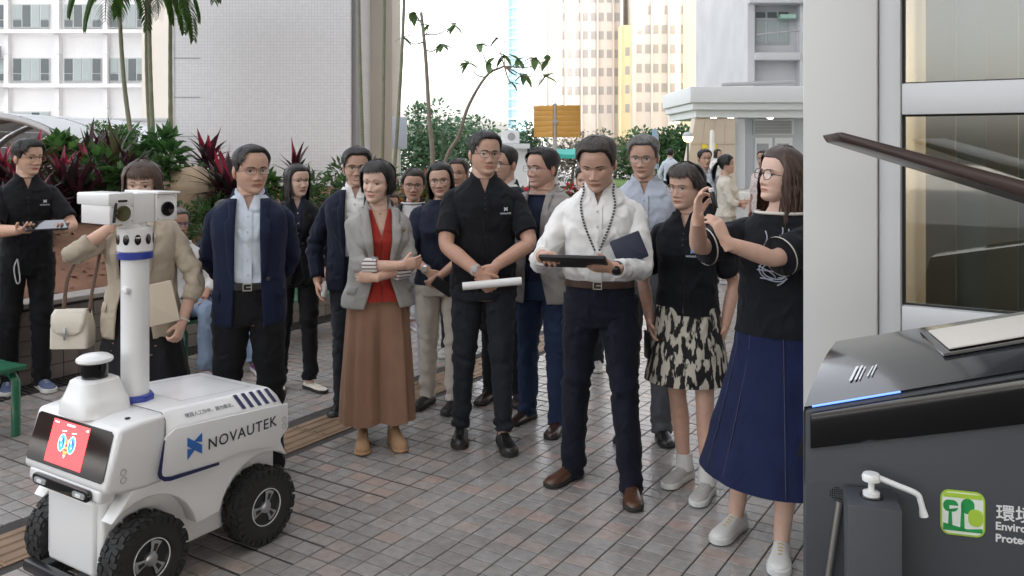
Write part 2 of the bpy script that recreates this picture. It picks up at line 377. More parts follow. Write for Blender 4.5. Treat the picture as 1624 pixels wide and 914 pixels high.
def ringpt(B, z, a, ease, zt=None):
    """point on the torso at height z (already scaled), angle a (0 = front), offset ease"""
    T = B.T; zz = z / B.s; w = (np.interp(zz, T[:, 0], T[:, 1]) * B.wid) * B.s + ease; f = np.interp(zz, T[:, 0], T[:, 2]) * B.s * B.dep
    if B.belly: f += B.belly * math.exp(-((zz - 1.04) / .10) ** 2) * B.s
    f += ease; b = np.interp(zz, T[:, 0], T[:, 3]) * B.s * B.dep + ease
    c, s_ = math.cos(a), math.sin(a); p = .86
    y = -(abs(c) ** p) * f if c > 0 else (abs(c) ** p) * b
    if B.bust and c > .1: y -= B.bust * math.exp(-((zz - 1.255) / .055) ** 2) * math.exp(-((abs(a if a < PI else a - 2 * PI) - .62) / .38) ** 2) * B.s
    k = z - .95 * B.s
    return Vector((math.copysign(abs(s_) ** p, s_) * w + B.lean[0] * k, y + B.lean[1] * k, z))
def torso_rings(B, z0, z1, n, N, ease, open_fn=None, flare=0.0):
    rings = []
    for i in range(n):
        z = (z0 + (z1 - z0) * i / (n - 1)); e = ease(z / B.s) if callable(ease) else ease
        if open_fn is None: rings.append([ringpt(B, z, 2 * PI * j / N, e) for j in range(N)])
        else:
            w = np.interp(z / B.s, B.T[:, 0], B.T[:, 1]) * B.wid * B.s + e; xo = min(open_fn(z / B.s) * B.s / w, .97); a0 = math.asin(max(xo, .004) ** (1 / .86))
            rings.append([ringpt(B, z, a0 + (2 * PI - 2 * a0) * j / (N - 1), e) for j in range(N)])
    return rings
def folder(seed, amp, sx=5., sy=5., sz=9., knee=None, sag=None):
    o = seed * 13.7; sx, sy, sz = sx * 1.5, sy * 1.5, sz * 1.35
    def f(p):
        w = .35 * noise.noise(Vector((p.x * 4 + o, p.y * 4, p.z * 4)))
        q = Vector((p.x * sx + p.z * 2.2 + o + w, p.y * sy + o * .3, p.z * sz + p.x * 3.0 + w)); n1 = noise.noise(q); n2 = noise.noise(q * 1.9 + Vector((3.1, 0, 0)))
        a = amp
        if knee: a *= knee(p)
        return a * 1.5 * ((.22 - abs(n1)) * 1.7 + .6 * (.22 - abs(n2)))
    return f
def ik(S, W, l1, l2, pole):
    d = W - S; L = d.length
    if L > (l1 + l2) * .995: W = S + d * ((l1 + l2) * .995 / L); d = W - S; L = d.length
    a = (l1 * l1 - l2 * l2 + L * L) / (2 * L); h = math.sqrt(max(l1 * l1 - a * a, 1e-6)); u = d / L
    p = pole - u * pole.dot(u); p.normalize(); return S + u * a + p * h, W
def hand_mesh(mb, W, d, n, side, curl, sc_=1.0, spread=.06, thumb=(.7, .65, .3), tcurl=.3):
    d = d.normalized(); n = (n - d * n.dot(d)).normalized(); l = d.cross(n) * (1 if side == 'R' else -1)
    prof = [(-.035, .026, .020), (0, .027, .019), (.025, .034, .019), (.055, .040, .0165), (.083, .041, .0145), (.096, .037, .011), (.101, .028, .006)]
    rings = []
    for h, w, t in prof:
        c = W + d * (h * sc_) - n * (.002 * sc_); rings.append([c + l * (w * sc_ * math.cos(q)) + n * (t * sc_ * math.sin(q)) for q in [2 * PI * k / 14 for k in range(14)]])
    mb.loft(rings)
    Ls = [(.029, .070), (.0095, .079), (-.0105, .073), (-.029, .056)]
    for i, (o, L) in enumerate(Ls):
        cu = curl[i] if hasattr(curl, '__len__') else curl
        p = W + d * (.088 * sc_) + l * (o * sc_); dd = d + l * (spread * (1.5 - i)); dd.normalize(); pts = [p - dd * .015 * sc_, p]; ang = 0
        for seg, k in ((.44, .8), (.32, 1.15), (.24, .8)):
            ang += cu * k; e = dd * math.cos(ang) + n * math.sin(ang)
            for _ in range(2): p = p + e * (L * seg * sc_ / 2); pts.append(p)
        r0 = .0092 if i < 3 else .008
        mb.tube(pts, [r0 * sc_ * q for q in (1.05, 1.08, 1.0, 1.02, .94, .95, .88, .62)], 9)
    p = W + d * (.022 * sc_) + l * (.022 * sc_); td = (d * thumb[0] + l * thumb[1] + n * thumb[2]).normalized(); e2 = (td + d * tcurl + n * tcurl * .6 - l * tcurl * .6).normalized()
    mb.tube([p - td * .01 * sc_, p + td * .018 * sc_, p + td * .042 * sc_, p + td * .046 * sc_ + e2 * .012 * sc_, p + td * .046 * sc_ + e2 * .030 * sc_, p + td * .046 * sc_ + e2 * .038 * sc_], [q * sc_ for q in (.015, .0145, .0112, .011, .0095, .006)], 9)
def remesh(mb, vox, it=2):
    me = bpy.data.meshes.new('t'); me.from_pydata(mb.v, [], mb.f); ob = bpy.data.objects.new('t', me); C.objects.link(ob)
    md = ob.modifiers.new('r', 'REMESH'); md.mode = 'VOXEL'; md.voxel_size = vox
    if it: ms = ob.modifiers.new('s', 'SMOOTH'); ms.iterations = it; ms.factor = .5
    dg = bpy.context.evaluated_depsgraph_get(); m2 = bpy.data.meshes.new_from_object(ob.evaluated_get(dg))
    v = [tuple(q.co) for q in m2.vertices]; f = [tuple(q.vertices) for q in m2.polygons]
    bpy.data.objects.remove(ob); bpy.data.meshes.remove(me); bpy.data.meshes.remove(m2); return v, f
def sleeve_path(S, E, W, B, to=1.0, n=26):
    """points from inside the shoulder to the cuff; to: 0..1 upper arm, 1..2 forearm"""
    sx = math.copysign(1, S.x - 0); inn = Vector((S.x * .52, S.y, S.z + .034 * B.s)); up = E - S; fo = W - E
    P = [inn, S + Vector((0, 0, .004)), S + up * .35, S + up * .72, E - up.normalized() * .03 + fo.normalized() * .004, E + fo.normalized() * .035, E + fo * .5, E + fo * .97]
    K = [0, .12, .35, .72, .95, 1.12, 1.5, 1.97]
    return P, K
def sleeve(mb, B, S, E, W, to, rad, n=30, N=22, m=0, cap=True):
    P, K = sleeve_path(S, E, W, B); dense = catmull(P, 120); kk = np.interp(np.linspace(0, len(P) - 1, 120), range(len(P)), K)
    idx = [i for i in range(120) if kk[i] <= to + 1e-6]; sel = np.linspace(0, idx[-1], n); pts = [Vector(dense[int(round(q))]) for q in sel]; ks = [kk[int(round(q))] for q in sel]
    rr = [np.interp(k, [a for a, _ in rad], [b for _, b in rad]) * B.s for k in ks]
    mb.tube(pts, rr, N, m, up=(0, -1, 0), cap=cap); return pts[-1], (pts[-1] - pts[-2]).normalized(), rr[-1]
def shoe_mesh(mb, A, ang, s, kind='dress', ms=1):
    """A: ankle point on the ground; ang: toe direction (0 = -y, positive to +x)"""
    d = Vector((math.sin(ang), -math.cos(ang), 0)); l = Vector((d.y, -d.x, 0)) * -1; L = .268 * s
    def ring(y, w, h, base, n=16, pw=.75, sole=False):
        c = A + d * y; out = []
        for q in [2 * PI * k / n for k in range(n)]:
            cx, sn = math.cos(q), math.sin(q); out.append(c + l * (math.copysign(abs(cx) ** pw, cx) * w) + Vector((0, 0, base + (h * (max(0, sn) ** pw) if sn > 0 else sn * .004))))
        return out
    b = {'dress': .016, 'sneaker': .026, 'loafer': .018, 'boot': .014}[kind] * s
    H = {'dress': .075, 'sneaker': .082, 'loafer': .055, 'boot': .12}[kind] * s
    ys = [-.070, -.060, -.035, 0, .035, .07, .11, .145, .172, .188, .196]; ws = [.018, .029, .034, .035, .035, .038, .044, .045, .038, .024, .008]
    hs = [.75, .96, 1, 1, .93, .72, .55, .47, .40, .30, .16]
    rings = [ring(y * s, w * s, h * (H - b), b) for y, w, h in zip(ys, ws, hs)]
    mb.loft(rings, m=0)
    sr = []
    for zz, g in ((.001, .94), (.004, 1.04), (b, 1.05), (b + .006, 1.0)):
        sr.append([A + d * (y * s * (1.03 if g > 1 else .98)) + l * (sg * w * s * g * 1.06) + Vector((0, 0, zz)) for sg, seq in ((1, list(zip(ys, ws))), (-1, list(zip(ys, ws))[::-1])) for y, w in seq])
    mb.loft(sr, m=ms)
    if kind in ('sneaker', 'dress'):      # laces
        for i in range(4):
            y = (.045 + .02 * i) * s; hz = b + np.interp(y / s, ys, hs) * (H - b) + .002; mb.tube([A + d * y + l * (.016 * s) + Vector((0, 0, hz - .008)), A + d * (y + .004) + Vector((0, 0, hz)), A + d * y - l * (.016 * s) + Vector((0, 0, hz - .008))], .0026, 5, 2)
SKIN = mat('skin', rough=0.48, spec=0.4, attr='Col', sss=0.12, var=.07, vscale=38, bump=.05, bscale=240)
HAIR = mat('hair', rough=0.45, spec=0.45, attr='Col', bump=.12, bscale=90, stretch=(6, 6, .6))
GLASSM = None
def lens_mat():
    m = bpy.data.materials.new('spectacle_lens'); m.use_nodes = True; n = m.node_tree
    for q in list(n.nodes): n.nodes.remove(q)
    o = n.nodes.new('ShaderNodeOutputMaterial'); t = n.nodes.new('ShaderNodeBsdfTransparent'); g = n.nodes.new('ShaderNodeBsdfGlossy'); g.inputs['Roughness'].default_value = .03
    x = n.nodes.new('ShaderNodeMixShader'); x.inputs[0].default_value = .07; n.links.new(t.outputs[0], x.inputs[1]); n.links.new(g.outputs[0], x.inputs[2]); n.links.new(x.outputs[0], o.inputs[0]); return m
LENS = lens_mat()
TONES = {'f': (.58, .37, .28), 'm': (.50, .31, .23), 'd': (.38, .22, .155), 'r': (.54, .32, .24), 'p': (.62, .42, .33)}
BLK = (.013, .011, .010); BRN = (.055, .030, .021); DBR = (.026, .017, .013); GRY = (.09, .085, .08)
PEOPLE = {}

def person(label, pos, H=1.72, yaw=0., sex='m', tone='m', hair='short', hairc=BLK, head=(0, 0, 0), hp=None, wid=1., dep=1., belly=0., bust=None, lean=(0, 0),
           RW=(-.24, -.02, .86), LW=(.24, -.02, .86), rp=(-.6, .6, -.2), lp=(.6, .6, -.2), rh=None, lh=None, rn=None, ln=None, rc=.35, lc=.35, rth=None, lth=None, hand_s=1.0,
           top=None, jacket=None, bottom=None, shoes=None, feet=((-.10, 0, -.18), (.10, 0, .18)), glasses=None, seat=None, near=True, group=None, extra=None, seed=1, neck_bare=0.0, cat='person', thick=1.0):
    wid *= .94
    root = thing('person', label, cat, pos, yaw, group)
    B = Body(); B.s = s = H / 1.75; B.T = TM if sex == 'm' else TF; B.wid = wid; B.dep = dep; B.belly = belly; B.bust = (bust if bust is not None else (.018 if sex == 'f' else .004)); B.lean = lean
    B.root = root; B.seed = seed; B.H = H; B.thick = thick
    drop = 0.0
    if seat: drop = .93 * s - seat     # seated: the trunk is lowered so that the hips rest on the seat
    B.drop = drop
    sh = (.168 if sex == 'm' else .144) * wid * s; k = (1.352 - .95) * s
    SR = Vector((-sh + lean[0] * k, .008 + lean[1] * k, 1.350 * s)); SL = Vector((sh + lean[0] * k, .008 + lean[1] * k, 1.350 * s))
    l1, l2 = .288 * s, .250 * s
    ER, WR = ik(SR, Vector(RW) * s, l1, l2, Vector(rp)); EL, WL = ik(SL, Vector(LW) * s, l1, l2, Vector(lp))
    B.arm = {'R': (SR, ER, WR), 'L': (SL, EL, WL)}
    tn = TONES[tone] if isinstance(tone, str) else tone
    hp = dict(hp or {}); hp['female'] = sex == 'f'; hp['fs'] = seed * 7 + 1; hp.setdefault('jaw', 1.0 + .05 * math.sin(seed * 2.3))
    if not near: hp.setdefault('res', (56, 52)); hp.setdefault('nl', 150)
    # ---- body, one mesh: trunk, neck, head, arms with hands, legs
    mb = MB(); mb.col = tn
    N = 40
    mb.loft(torso_rings(B, .80 * s, 1.555 * s, 44, N, -.006), col=tn)
    hm = MB(); hm.col = tn; make_head(hm, tn, hairc, hp)
    hsz = hp.get('size', 1.0) * (.96 + .04 * s) * (1.0 if sex == 'm' else .96)
    chin = H - (HH + .012) * hsz; kk = chin + .03 - .95 * s; pv = Vector((lean[0] * kk, .022 + lean[1] * kk - hp.get('fwd', .012), chin + .045))
    R = Matrix.Rotation(head[0], 4, 'Z') @ Matrix.Rotation(head[2], 4, 'Y') @ Matrix.Rotation(-head[1], 4, 'X')
    HM = Matrix.Translation(pv) @ R @ Matrix.Scale(hsz, 4) @ Matrix.Translation((0, -.016, -.045)); B.HM = HM; B.R = R; B.hsz = hsz
    mb.add([HM @ Vector(p) for p in hm.v], hm.f, 0, hm.c)
    nb = Vector((lean[0] * k, .012 + lean[1] * k, 1.46 * s)); nt = HM @ Vector((0, .024, .075)); nr = (.061 if sex == 'm' else .049) * (.5 + .5 * s) * hp.get('neck', 1)
    mb.tube(catmull([nb, nb.lerp(nt, .4) + Vector((0, .006, 0)), nb.lerp(nt, .75), nt], 14), [nr * q for q in np.interp(np.linspace(0, 1, 14), [0, .3, .6, 1], [1.25, 1.02, .97, .98])], 26, up=(0, -1, 0), col=tn)
    thin = (1.0 if sex == 'm' else .85) * thick
    for side, (S, E, W) in B.arm.items():
        hm = MB(); d0 = (W - E).normalized(); hd = Vector((rh if side == 'R' else lh) or d0); nn = (rn if side == 'R' else ln); cu = rc if side == 'R' else lc; th = (rth if side == 'R' else lth) or (.7, .65, .3)
        if nn is None: nn = Vector((1 if side == 'R' else -1, 0, 0))
        up = E - S
        hm.tube(catmull([S + up * .25, S + up * .6, E - up * .12, E + d0 * .02, E + d0 * (.25 * l2 / .25) * .3, E + d0 * l2 * .6, W - d0 * .012, W + hd.normalized() * .02], 22),
                [q * s * thin for q in np.interp(np.linspace(0, 1, 22), [0, .2, .36, .46, .6, .78, .93, 1], [.050, .047, .041, .040, .044, .036, .0285, .026])], 14)
        hand_mesh(hm, W, hd, Vector(nn), side, cu, s * (1.0 if sex == 'm' else .92) * hand_s, thumb=th)
        v, f = remesh(hm, .0045 if near else .007); mb.add(v, f, 0, tuple(q * t for q, t in zip(tn, (1.0, .93, .90))))
    B.feet = []
    hipx = .088 * s
    for i, (fx, fy, fa) in enumerate(feet):
        hip = Vector(((-1 if i == 0 else 1) * hipx, 0, .90 * s)); A = Vector((fx * s, fy * s, 0))
        if seat:
            hip = Vector(((-1 if i == 0 else 1) * hipx, 0, .92 * s)); A = Vector((fx * s, fy * s, drop)); knee = Vector((hip.x * .4 + A.x * .6 + (-.02 if i == 0 else .02), -.41 * s, .92 * s + .01))
        else: knee = hip.lerp(A + Vector((0, 0, .08 * s)), .505) + Vector((0, -.018 * s, 0))
        ank = A + Vector((0, .004, .075 * s)); B.feet.append((hip, knee, ank, A, fa))
        P = [hip, hip.lerp(knee, .5), knee + (hip - knee) * .08, knee + (ank - knee) * .12, knee.lerp(ank, .35) + Vector((0, .012, 0)), knee.lerp(ank, .7), ank, A + Vector((0, 0, .03))]
        wl = (1.0 if sex == 'm' else .95) * thick
        mb.tube(catmull(P, 26), [q * s * wl for q in np.interp(np.linspace(0, 1, 26), [0, .14, .28, .42, .57, .72, .86, 1], [.078, .070, .054, .050, .054, .041, .033, .034])], 16, up=(0, -1, 0), col=tuple(q * t for q, t in zip(tn, (.98, .95, .93))))
    body = mb.build('body', SKIN, root, world=False, angle=None)
    hb = MB(); make_hair(hb, hair, hairc, hp, seed)
    h2 = MB(); h2.add([HM @ Vector(p) for p in hb.v], hb.f, 0, hb.c); h2.build('hair', HAIR, root, world=False, angle=None, recalc=False)
    # ---- clothes
    if bottom: bottom(B)
    if top: top(B)
    if jacket: jacket(B)
    if shoes:
        kind, m0, m1, m2 = shoes
        for hip, knee, ank, A, fa in B.feet:
            q = MB(); shoe_mesh(q, A, fa, s, kind); q.build('shoe', [m0, m1, m2], root, world=False, angle=50)
    if glasses: make_glasses(B, *glasses)
    if extra: extra(B)
    if drop:
        for ch in root.children: ch.location.z -= drop
    PEOPLE[label] = B
    return B
def make_glasses(B, shape='rect', m=None, rx=.0255, rz=.0175, r=.0011):
    mb = MB(); N = 26
    for sd in (-1, 1):
        c = Vector((sd * .0335, -.0985, .487 * HH)); pts = []
        for k in range(N + 1):
            q = 2 * PI * k / N; p = .55 if shape == 'rect' else 1.0; cx, sn = math.cos(q), math.sin(q)
            pts.append(c + Vector((math.copysign(abs(cx) ** p, cx) * rx, .10 * abs(cx * rx + sd * .01) ** 1.0, math.copysign(abs(sn) ** p, sn) * rz)))
        mb.tube([B.HM @ p for p in pts], r, 6, 0)
        lp = [B.HM @ p for p in pts[:-1]]; mb.add(lp, [tuple(range(N))], 1)
        hx = sd * (.0335 + rx); mb.tube([B.HM @ Vector(p) for p in ((hx, -.0965, .50 * HH), (sd * .069, -.085, .50 * HH), (sd * .0785, -.02, .485 * HH), (sd * .081, .012, .47 * HH), (sd * .080, .028, .41 * HH))], r, 6, 0)
    mb.tube([B.HM @ Vector(p) for p in ((-.009, -.0985, .50 * HH), (0, -.1015, .508 * HH), (.009, -.0985, .50 * HH))], r, 6, 0)
    mb.build('glasses', [m or mat('wire_frame', (.05, .045, .04), .3, metal=.6), LENS], B.root, world=False, angle=None)
# ---------------------------------------------------------------- garments
def trousers(m, hem=.045, wide=1.0, belt=None, waist=1.03, taper=1.0, name='trousers', amp=.008, buckle=True, knee=1.0, fs=(6, 6, 11)):
    def mk(B):
        s = B.s; mb = MB(); N = 44
        z0 = .80 * s; rings = torso_rings(B, z0, waist * s, 18, N, lambda z: .012 + .006 * max(0, 1 - abs(z - .86) / .08)); mb.loft(rings)
        for hip, kn, ank, A, fa in B.feet:
            bot = A + Vector((0, .004, hem * s)); d = (ank - kn).normalized(); st = hip + Vector((0, .005, .045 * s if not B.drop else 0))
            P = [st, hip.lerp(kn, .28), hip.lerp(kn, .6), kn + (hip - kn) * .08, kn + (ank - kn) * .14, kn.lerp(ank, .5), kn.lerp(bot, .86), bot]
            if B.drop: P[0] = hip + Vector((0, .03, 0))
            r = [.095, .094, .081, .069 * knee, .066 * knee, .062 * taper, .058 * taper, .058 * taper]
            rr = [q * s * wide * (.55 + .45 * B.thick) for q in np.interp(np.linspace(0, 1, 46), np.linspace(0, 1, 8), r)]
            rr = [(q * .96, q * 1.06) for q in rr]
            mb.tube(catmull(P, 46), rr, 24, up=(0, -1, 0))
        def kf(p):
            z = p.z / s; k = .6 + 1.0 * math.exp(-((z - .48) / .10) ** 2) + 1.0 * math.exp(-((z - .10) / .08) ** 2) + .5 * math.exp(-((z - .82) / .08) ** 2); return k * (1 if z < .93 else .3)
        o = mb.build(name, m, B.root, world=False, angle=None, disp=folder(B.seed, amp, *fs, knee=kf))
        if belt:
            bb = MB(); zz = (waist - .018) * s; rg = [[ringpt(B, zz + dz, 2 * PI * j / N, .020 + e) for j in range(N)] for dz, e in ((-.017, -.004), (-.015, 0), (.015, 0), (.017, -.004))]; bb.loft(rg, cap0=False, cap1=False)
            bo = bb.build('belt', belt, B.root, world=False, angle=40)
            if buckle:
                q = MB(); c = ringpt(B, zz, 0, .024); 
                for dx, dz, w, h in ((-.02, 0, .004, .034), (.02, 0, .004, .034), (0, .017, .044, .004), (0, -.017, .044, .004), (0.006, 0, .022, .004)): q.box(c + Vector((dx, -.002, dz)), (w, .004, h))
                q.build('buckle', mat('steel', (.55, .52, .48), .3, metal=1), bo, world=False)
    return mk
def skirt(m, z0, z1, r1, pleats=0, depth=.0, flare_pow=1.0, hip=.02, name='skirt', n=40, yscale=.8, twist=0.0, disp=None, seam=None, center=0.0):
    def mk(B):
        s = B.s; N = 120; mb = MB(); rings = []
        for i in range(n):
            q = i / (n - 1); z = (z0 + (z1 - z0) * q) * s; ring = []
            for j in range(N):
                a = 2 * PI * j / N; zb = max(z, .86 * s); p = ringpt(B, zb, a, hip); out = Vector((p.x, p.y, 0)); L = out.length; out.normalize()
                qq = max(0, (.88 * s - z) / (.88 * s - z1 * s)) if z < .88 * s else 0
                tgt = r1 * s * math.sqrt(math.sin(a) ** 2 + (yscale * math.cos(a)) ** 2); rr = L + (tgt - L) * qq ** flare_pow
                if pleats:
                    e = math.cos(a * pleats + twist * q + .6 * nz((a * .8, 0, B.seed))); rr += depth * s * (abs(e) ** .7 * math.copysign(1, e)) * min(1, .15 + q * 1.2) * (.7 + .6 * abs(nz((math.cos(a) * 2, math.sin(a) * 2, B.seed))))
                if center:                      # the gap between two wide legs, front and back
                    da = min(a, 2 * PI - a); rr -= center * s * min(1, q * 1.6) * (math.exp(-(da / .16) ** 2) + .7 * math.exp(-((PI - da) / .16) ** 2)); rr += .012 * s * min(1, q * 2) * math.exp(-((da - .62) / .10) ** 2)
                ring.append(out * rr + Vector((0, 0, z)))
            rings.append(ring)
        mb.loft(rings, cap0=False, cap1=False)
        o = mb.build(name, m, B.root, world=False, angle=None, disp=disp or folder(B.seed, .0035, 7, 7, .7))
        if seam:
            q = MB()
            for a in seam:
                j = int(a / (2 * PI) * N) % N; q.tube([rings[i][j] + Vector((rings[i][j].x, rings[i][j].y, 0)).normalized() * .004 for i in range(0, n, 3)], .0022, 5)
            q.build('seam_stitching', mat('stitch', (.045, .05, .10), .8), o, world=False, angle=None)
    return mk
def shirt(m, z0=.97, short=False, collar=True, sleeve_to=1.93, ease=.014, vneck=None, cuff=None, placket=True, amp=.007, loose=0.0, name='shirt', neck=1.478, buttons=True, cm=None, crew=False, srad=None, bmat=None, hem_flare=0.0):
    def mk(B):
        s = B.s; mb = MB(); N = 84; w = B.thick; vn = vneck or ((lambda z: .0015 if z < 1.405 else .0015 + (z - 1.405) * .36) if collar else None)
        tk = z0 >= .94
        e = lambda z: ((ease + loose * math.exp(-((z - 1.08) / .07) ** 2)) if not tk else (.002 + (ease - .002 + loose * math.exp(-((z - 1.09) / .06) ** 2)) * min(1, max(0, (z - 1.015) / .045)) ** .6)) + hem_flare * max(0, (1.02 - z) / .12)
        nk = min(neck, 1.462) if crew else neck
        if vn: rings = torso_rings(B, z0 * s, nk * s, 60, N, e, open_fn=vn); mb.loft(rings, closed=False)
        else: rings = torso_rings(B, z0 * s, nk * s, 44, N, e); mb.loft(rings, cap1=False, cap0=False)
        k = folder(B.seed + 3, amp, 5, 5, 6.5, knee=lambda p: .55 + .9 * math.exp(-((p.z / s - 1.04) / .09) ** 2) + .3 * math.exp(-((p.z / s - 1.33) / .06) ** 2))
        o = mb.build(name, m, B.root, world=False, angle=None, disp=k, solid=0)
        if sleeve_to:
            rad = srad or ([(0, .042), (.12, .062), (.35, .067), (.72, .068), (.9, .069)] if short else [(0, .042), (.12, .061), (.35, .063), (.72, .059), (.95, .055), (1.12, .055), (1.5, .048), (1.9, .039), (1.97, .037)])
            for side in 'RL':
                S, E, W = B.arm[side]; q = MB(); end, d, r = sleeve(q, B, S, E, W, sleeve_to, [(a, b * (.4 + .6 * w)) for a, b in rad], cap=True)
                so = q.build('sleeve', m, o, world=False, angle=None, disp=folder(B.seed + ord(side), amp * .9, 9, 9, 12, knee=lambda p: .7 + .8 * math.exp(-((p - E).length / .08) ** 2)))
                if cuff:
                    q = MB(); q.tube([end - d * .05, end - d * .048, end + d * .004, end + d * .006], [r * .98, r * 1.10, r * 1.10, r * .9], 20); q.build('cuff', cuff, so, world=False, angle=40)
        if collar:
            q = MB(); top, bot = [], []; nn = 40; nrr = (.066 if B.T is TM else .055) * s; k = (1.50 - .95) * s; lx, ly = B.lean[0] * k, B.lean[1] * k; mid = []
            for j in range(nn):
                a = .40 + (2 * PI - .80) * j / (nn - 1); f = math.cos(a); x = math.sin(a); pt = max(0, f) ** 6
                top.append(Vector((x * nrr * 1.02 + lx, -f * nrr * 1.02 + .010 + ly, (1.510 - .042 * max(0, f) ** 2) * s)))
                mid.append(Vector((x * nrr * 1.10 + lx, -f * nrr * 1.10 + .010 + ly, (1.512 - .042 * max(0, f) ** 2) * s)))
                bot.append(Vector((x * nrr * (1.30 + .40 * pt) + lx, -f * nrr * (1.36 + .42 * pt) + .010 + ly, (1.468 - .022 * max(0, f) - .050 * pt) * s)))
            inn = [p.copy() - Vector((0, 0, .04 * s)) for p in top]
            q.grid([inn, top, mid, bot]); q.build('collar', cm or m, o, world=False, angle=40)
        if crew:
            q = MB(); zz = nk * s - .003; q.tube([ringpt(B, zz, 2 * PI * j / 40, ease + .004) for j in range(41)], (.007), 8, cap=False); q.build('collar', cm or m, o, world=False, angle=None)
        if placket:
            q = MB(); zt, zb = (1.40 * s, (1.29 if short else z0 + .02) * s); rows = []
            for i in range(20):
                z = zt + (zb - zt) * i / 19; rows.append([ringpt(B, z, a, e(z / s) + .006) for a in (2 * PI - .085, 2 * PI - .07, 0, .07, .085)])
            q.grid(rows); pk = q.build('placket', cm or m, o, world=False, angle=None)
            if buttons:
                nb_ = 3 if short else 6
                for i in range(nb_):
                    q = MB(); z = zt - .03 * s - (zt - zb - .05 * s) * i / max(1, nb_ - 1); c = ringpt(B, z, 0, e(z / s) + .008); q.lathe([(.0055, 0), (.0055, .003), (.003, .004)], c, Vector((0, -1, 0)), 10)
                    q.build('button', bmat or mat('shirt_button', (.55, .53, .5), .4), pk, world=False, angle=40)
    return mk
def blazer(m, z0=.80, zb=1.06, V=.062, gap=.0, cut=.05, lap=.066, ease=.026, sleeve_to=1.93, buttons=True, fold_cuff=None, amp=.007, flare=.0, rel=0.0, bm_=None, lm=None, sl_fold=.012, single=True):
    """gap: half width of the opening at the button; V: half width at the neck; cut: half width at the hem"""
    def mk(B):
        s = B.s; mb = MB(); N = 84; w = B.thick
        def op(z):
            if z > zb: return gap + (V - gap) * min(1, (z - zb) / (1.43 - zb)) ** .9
            return gap + (cut - gap) * ((zb - z) / (zb - z0)) ** 1.4
        e = lambda z: ease * (1.0 if z > 1.0 else 1.0) + flare * max(0, (1.0 - z) / .2) - .010 * max(0, (z - 1.40) / .1)
        zt = 1.462; rings = torso_rings(B, z0 * s, zt * s, 48, N, e, open_fn=op); mb.loft(rings, closed=False, cap0=False, cap1=False)
        o = mb.build('jacket', m, B.root, world=False, angle=None, solid=.005, disp=folder(B.seed + 5, amp, 4, 4, 5.5, knee=lambda p: .5 + .9 * math.exp(-((p.z / s - 1.03) / .1) ** 2)))
        rad = [(0, .044), (.12, .065), (.35, .069), (.72, .065), (.95, .061), (1.12, .060), (1.5, .054), (1.9, .048), (1.97, .047)]
        for side in 'RL':
            S, E, W = B.arm[side]; q = MB(); end, d, r = sleeve(q, B, S, E, W, sleeve_to, [(a, b * (.4 + .6 * w) * (.88 if B.T is TF else .96)) for a, b in rad], n=40)
            so = q.build('sleeve', m, o, world=False, angle=None, disp=folder(B.seed + ord(side), sl_fold, 8, 8, 13, knee=lambda p: .45 + 1.0 * math.exp(-((p - E).length / .09) ** 2)))
            if fold_cuff:
                q = MB(); q.tube([end - d * .075, end - d * .073, end - d * .03, end + d * .004, end + d * .006], [r * .95, r * 1.14, r * 1.17, r * 1.14, r * .85], 26); q.build('cuff', fold_cuff, so, world=False, angle=50)
        lm_ = lm or m
        for sg in (1, -1):
            rows = []; n = 26; zn = 1.345
            for i in range(n):
                z = zt - .004 - (zt - .004 - zb) * i / (n - 1); ww = np.interp(z, T_ := B.T[:, 0], B.T[:, 1]) * B.wid * s + e(z); x0 = op(z) * s
                lw = np.interp(z, [zb, zb + .06, zn - .004, zn, zn + .018, zt], [.006, .03, lap, lap * 1.02, lap * .62, lap * .78]) * s
                row = []
                for k in range(5):
                    x = min((x0 + lw * k / 4 - .003) / ww, .96); a = math.asin(max(x, .004) ** (1 / .86)); row.append(ringpt(B, z * s, a if sg > 0 else 2 * PI - a, e(z) + .009 + .004 * math.sin(PI * k / 4)))
                rows.append(row)
            q = MB(); q.grid(rows); q.build('lapel', lm_, o, world=False, angle=None, solid=.003)
        q = MB(); nn = 34; r0 = (.070 if B.T is TM else .060) * s; k = (1.50 - .95) * s; lx, ly = B.lean[0] * k, B.lean[1] * k; A, Bt, Cc = [], [], []
        for j in range(nn):
            a = .75 + (2 * PI - 1.5) * j / (nn - 1); f = math.cos(a); x = math.sin(a); dn = max(0, f + .1)
            A.append(Vector((x * r0 * 1.12 + lx, -f * r0 * 1.12 + .014 + ly, (1.508 - .05 * dn) * s))); Bt.append(Vector((x * r0 * 1.22 + lx, -f * r0 * 1.24 + .014 + ly, (1.508 - .05 * dn) * s))); Cc.append(Vector((x * r0 * 1.5 + lx, -f * r0 * 1.55 + .014 + ly, (1.452 - .045 * dn) * s)))
        q.grid([[p - Vector((0, 0, .05)) for p in A], A, Bt, Cc]); q.build('collar', lm_, o, world=False, angle=None)
        if buttons:
            for i in range(1 if single else 2):
                q = MB(); z = (zb - .10 * i) * s; c = ringpt(B, z, .14, e(zb) + .008) if gap < .02 else ringpt(B, z, math.asin(min(.9, (gap + .02) * s / .17)), e(zb) + .006); q.lathe([(.010, 0), (.010, .004), (.006, .006)], c, Vector((0.1, -1, 0)), 12)
                q.build('button', bm_ or mat('dark_button', (.02, .02, .022), .35), o, world=False, angle=40)
        for sg in (1, -1):                               # flap pockets
            q = MB(); z = .985 * s if z0 < .93 else .99 * s; rows = [[ringpt(B, z - dz, (a if sg > 0 else 2 * PI - a), e(z / s) + .006 + h) for a in np.linspace(.78, 1.25, 6)] for dz, h in ((-.004, -.004), (0, 0), (.042 * s, .001), (.045 * s, -.006))]
            q.grid(rows); q.build('pocket_flap', m, o, world=False, angle=None)
    return mk
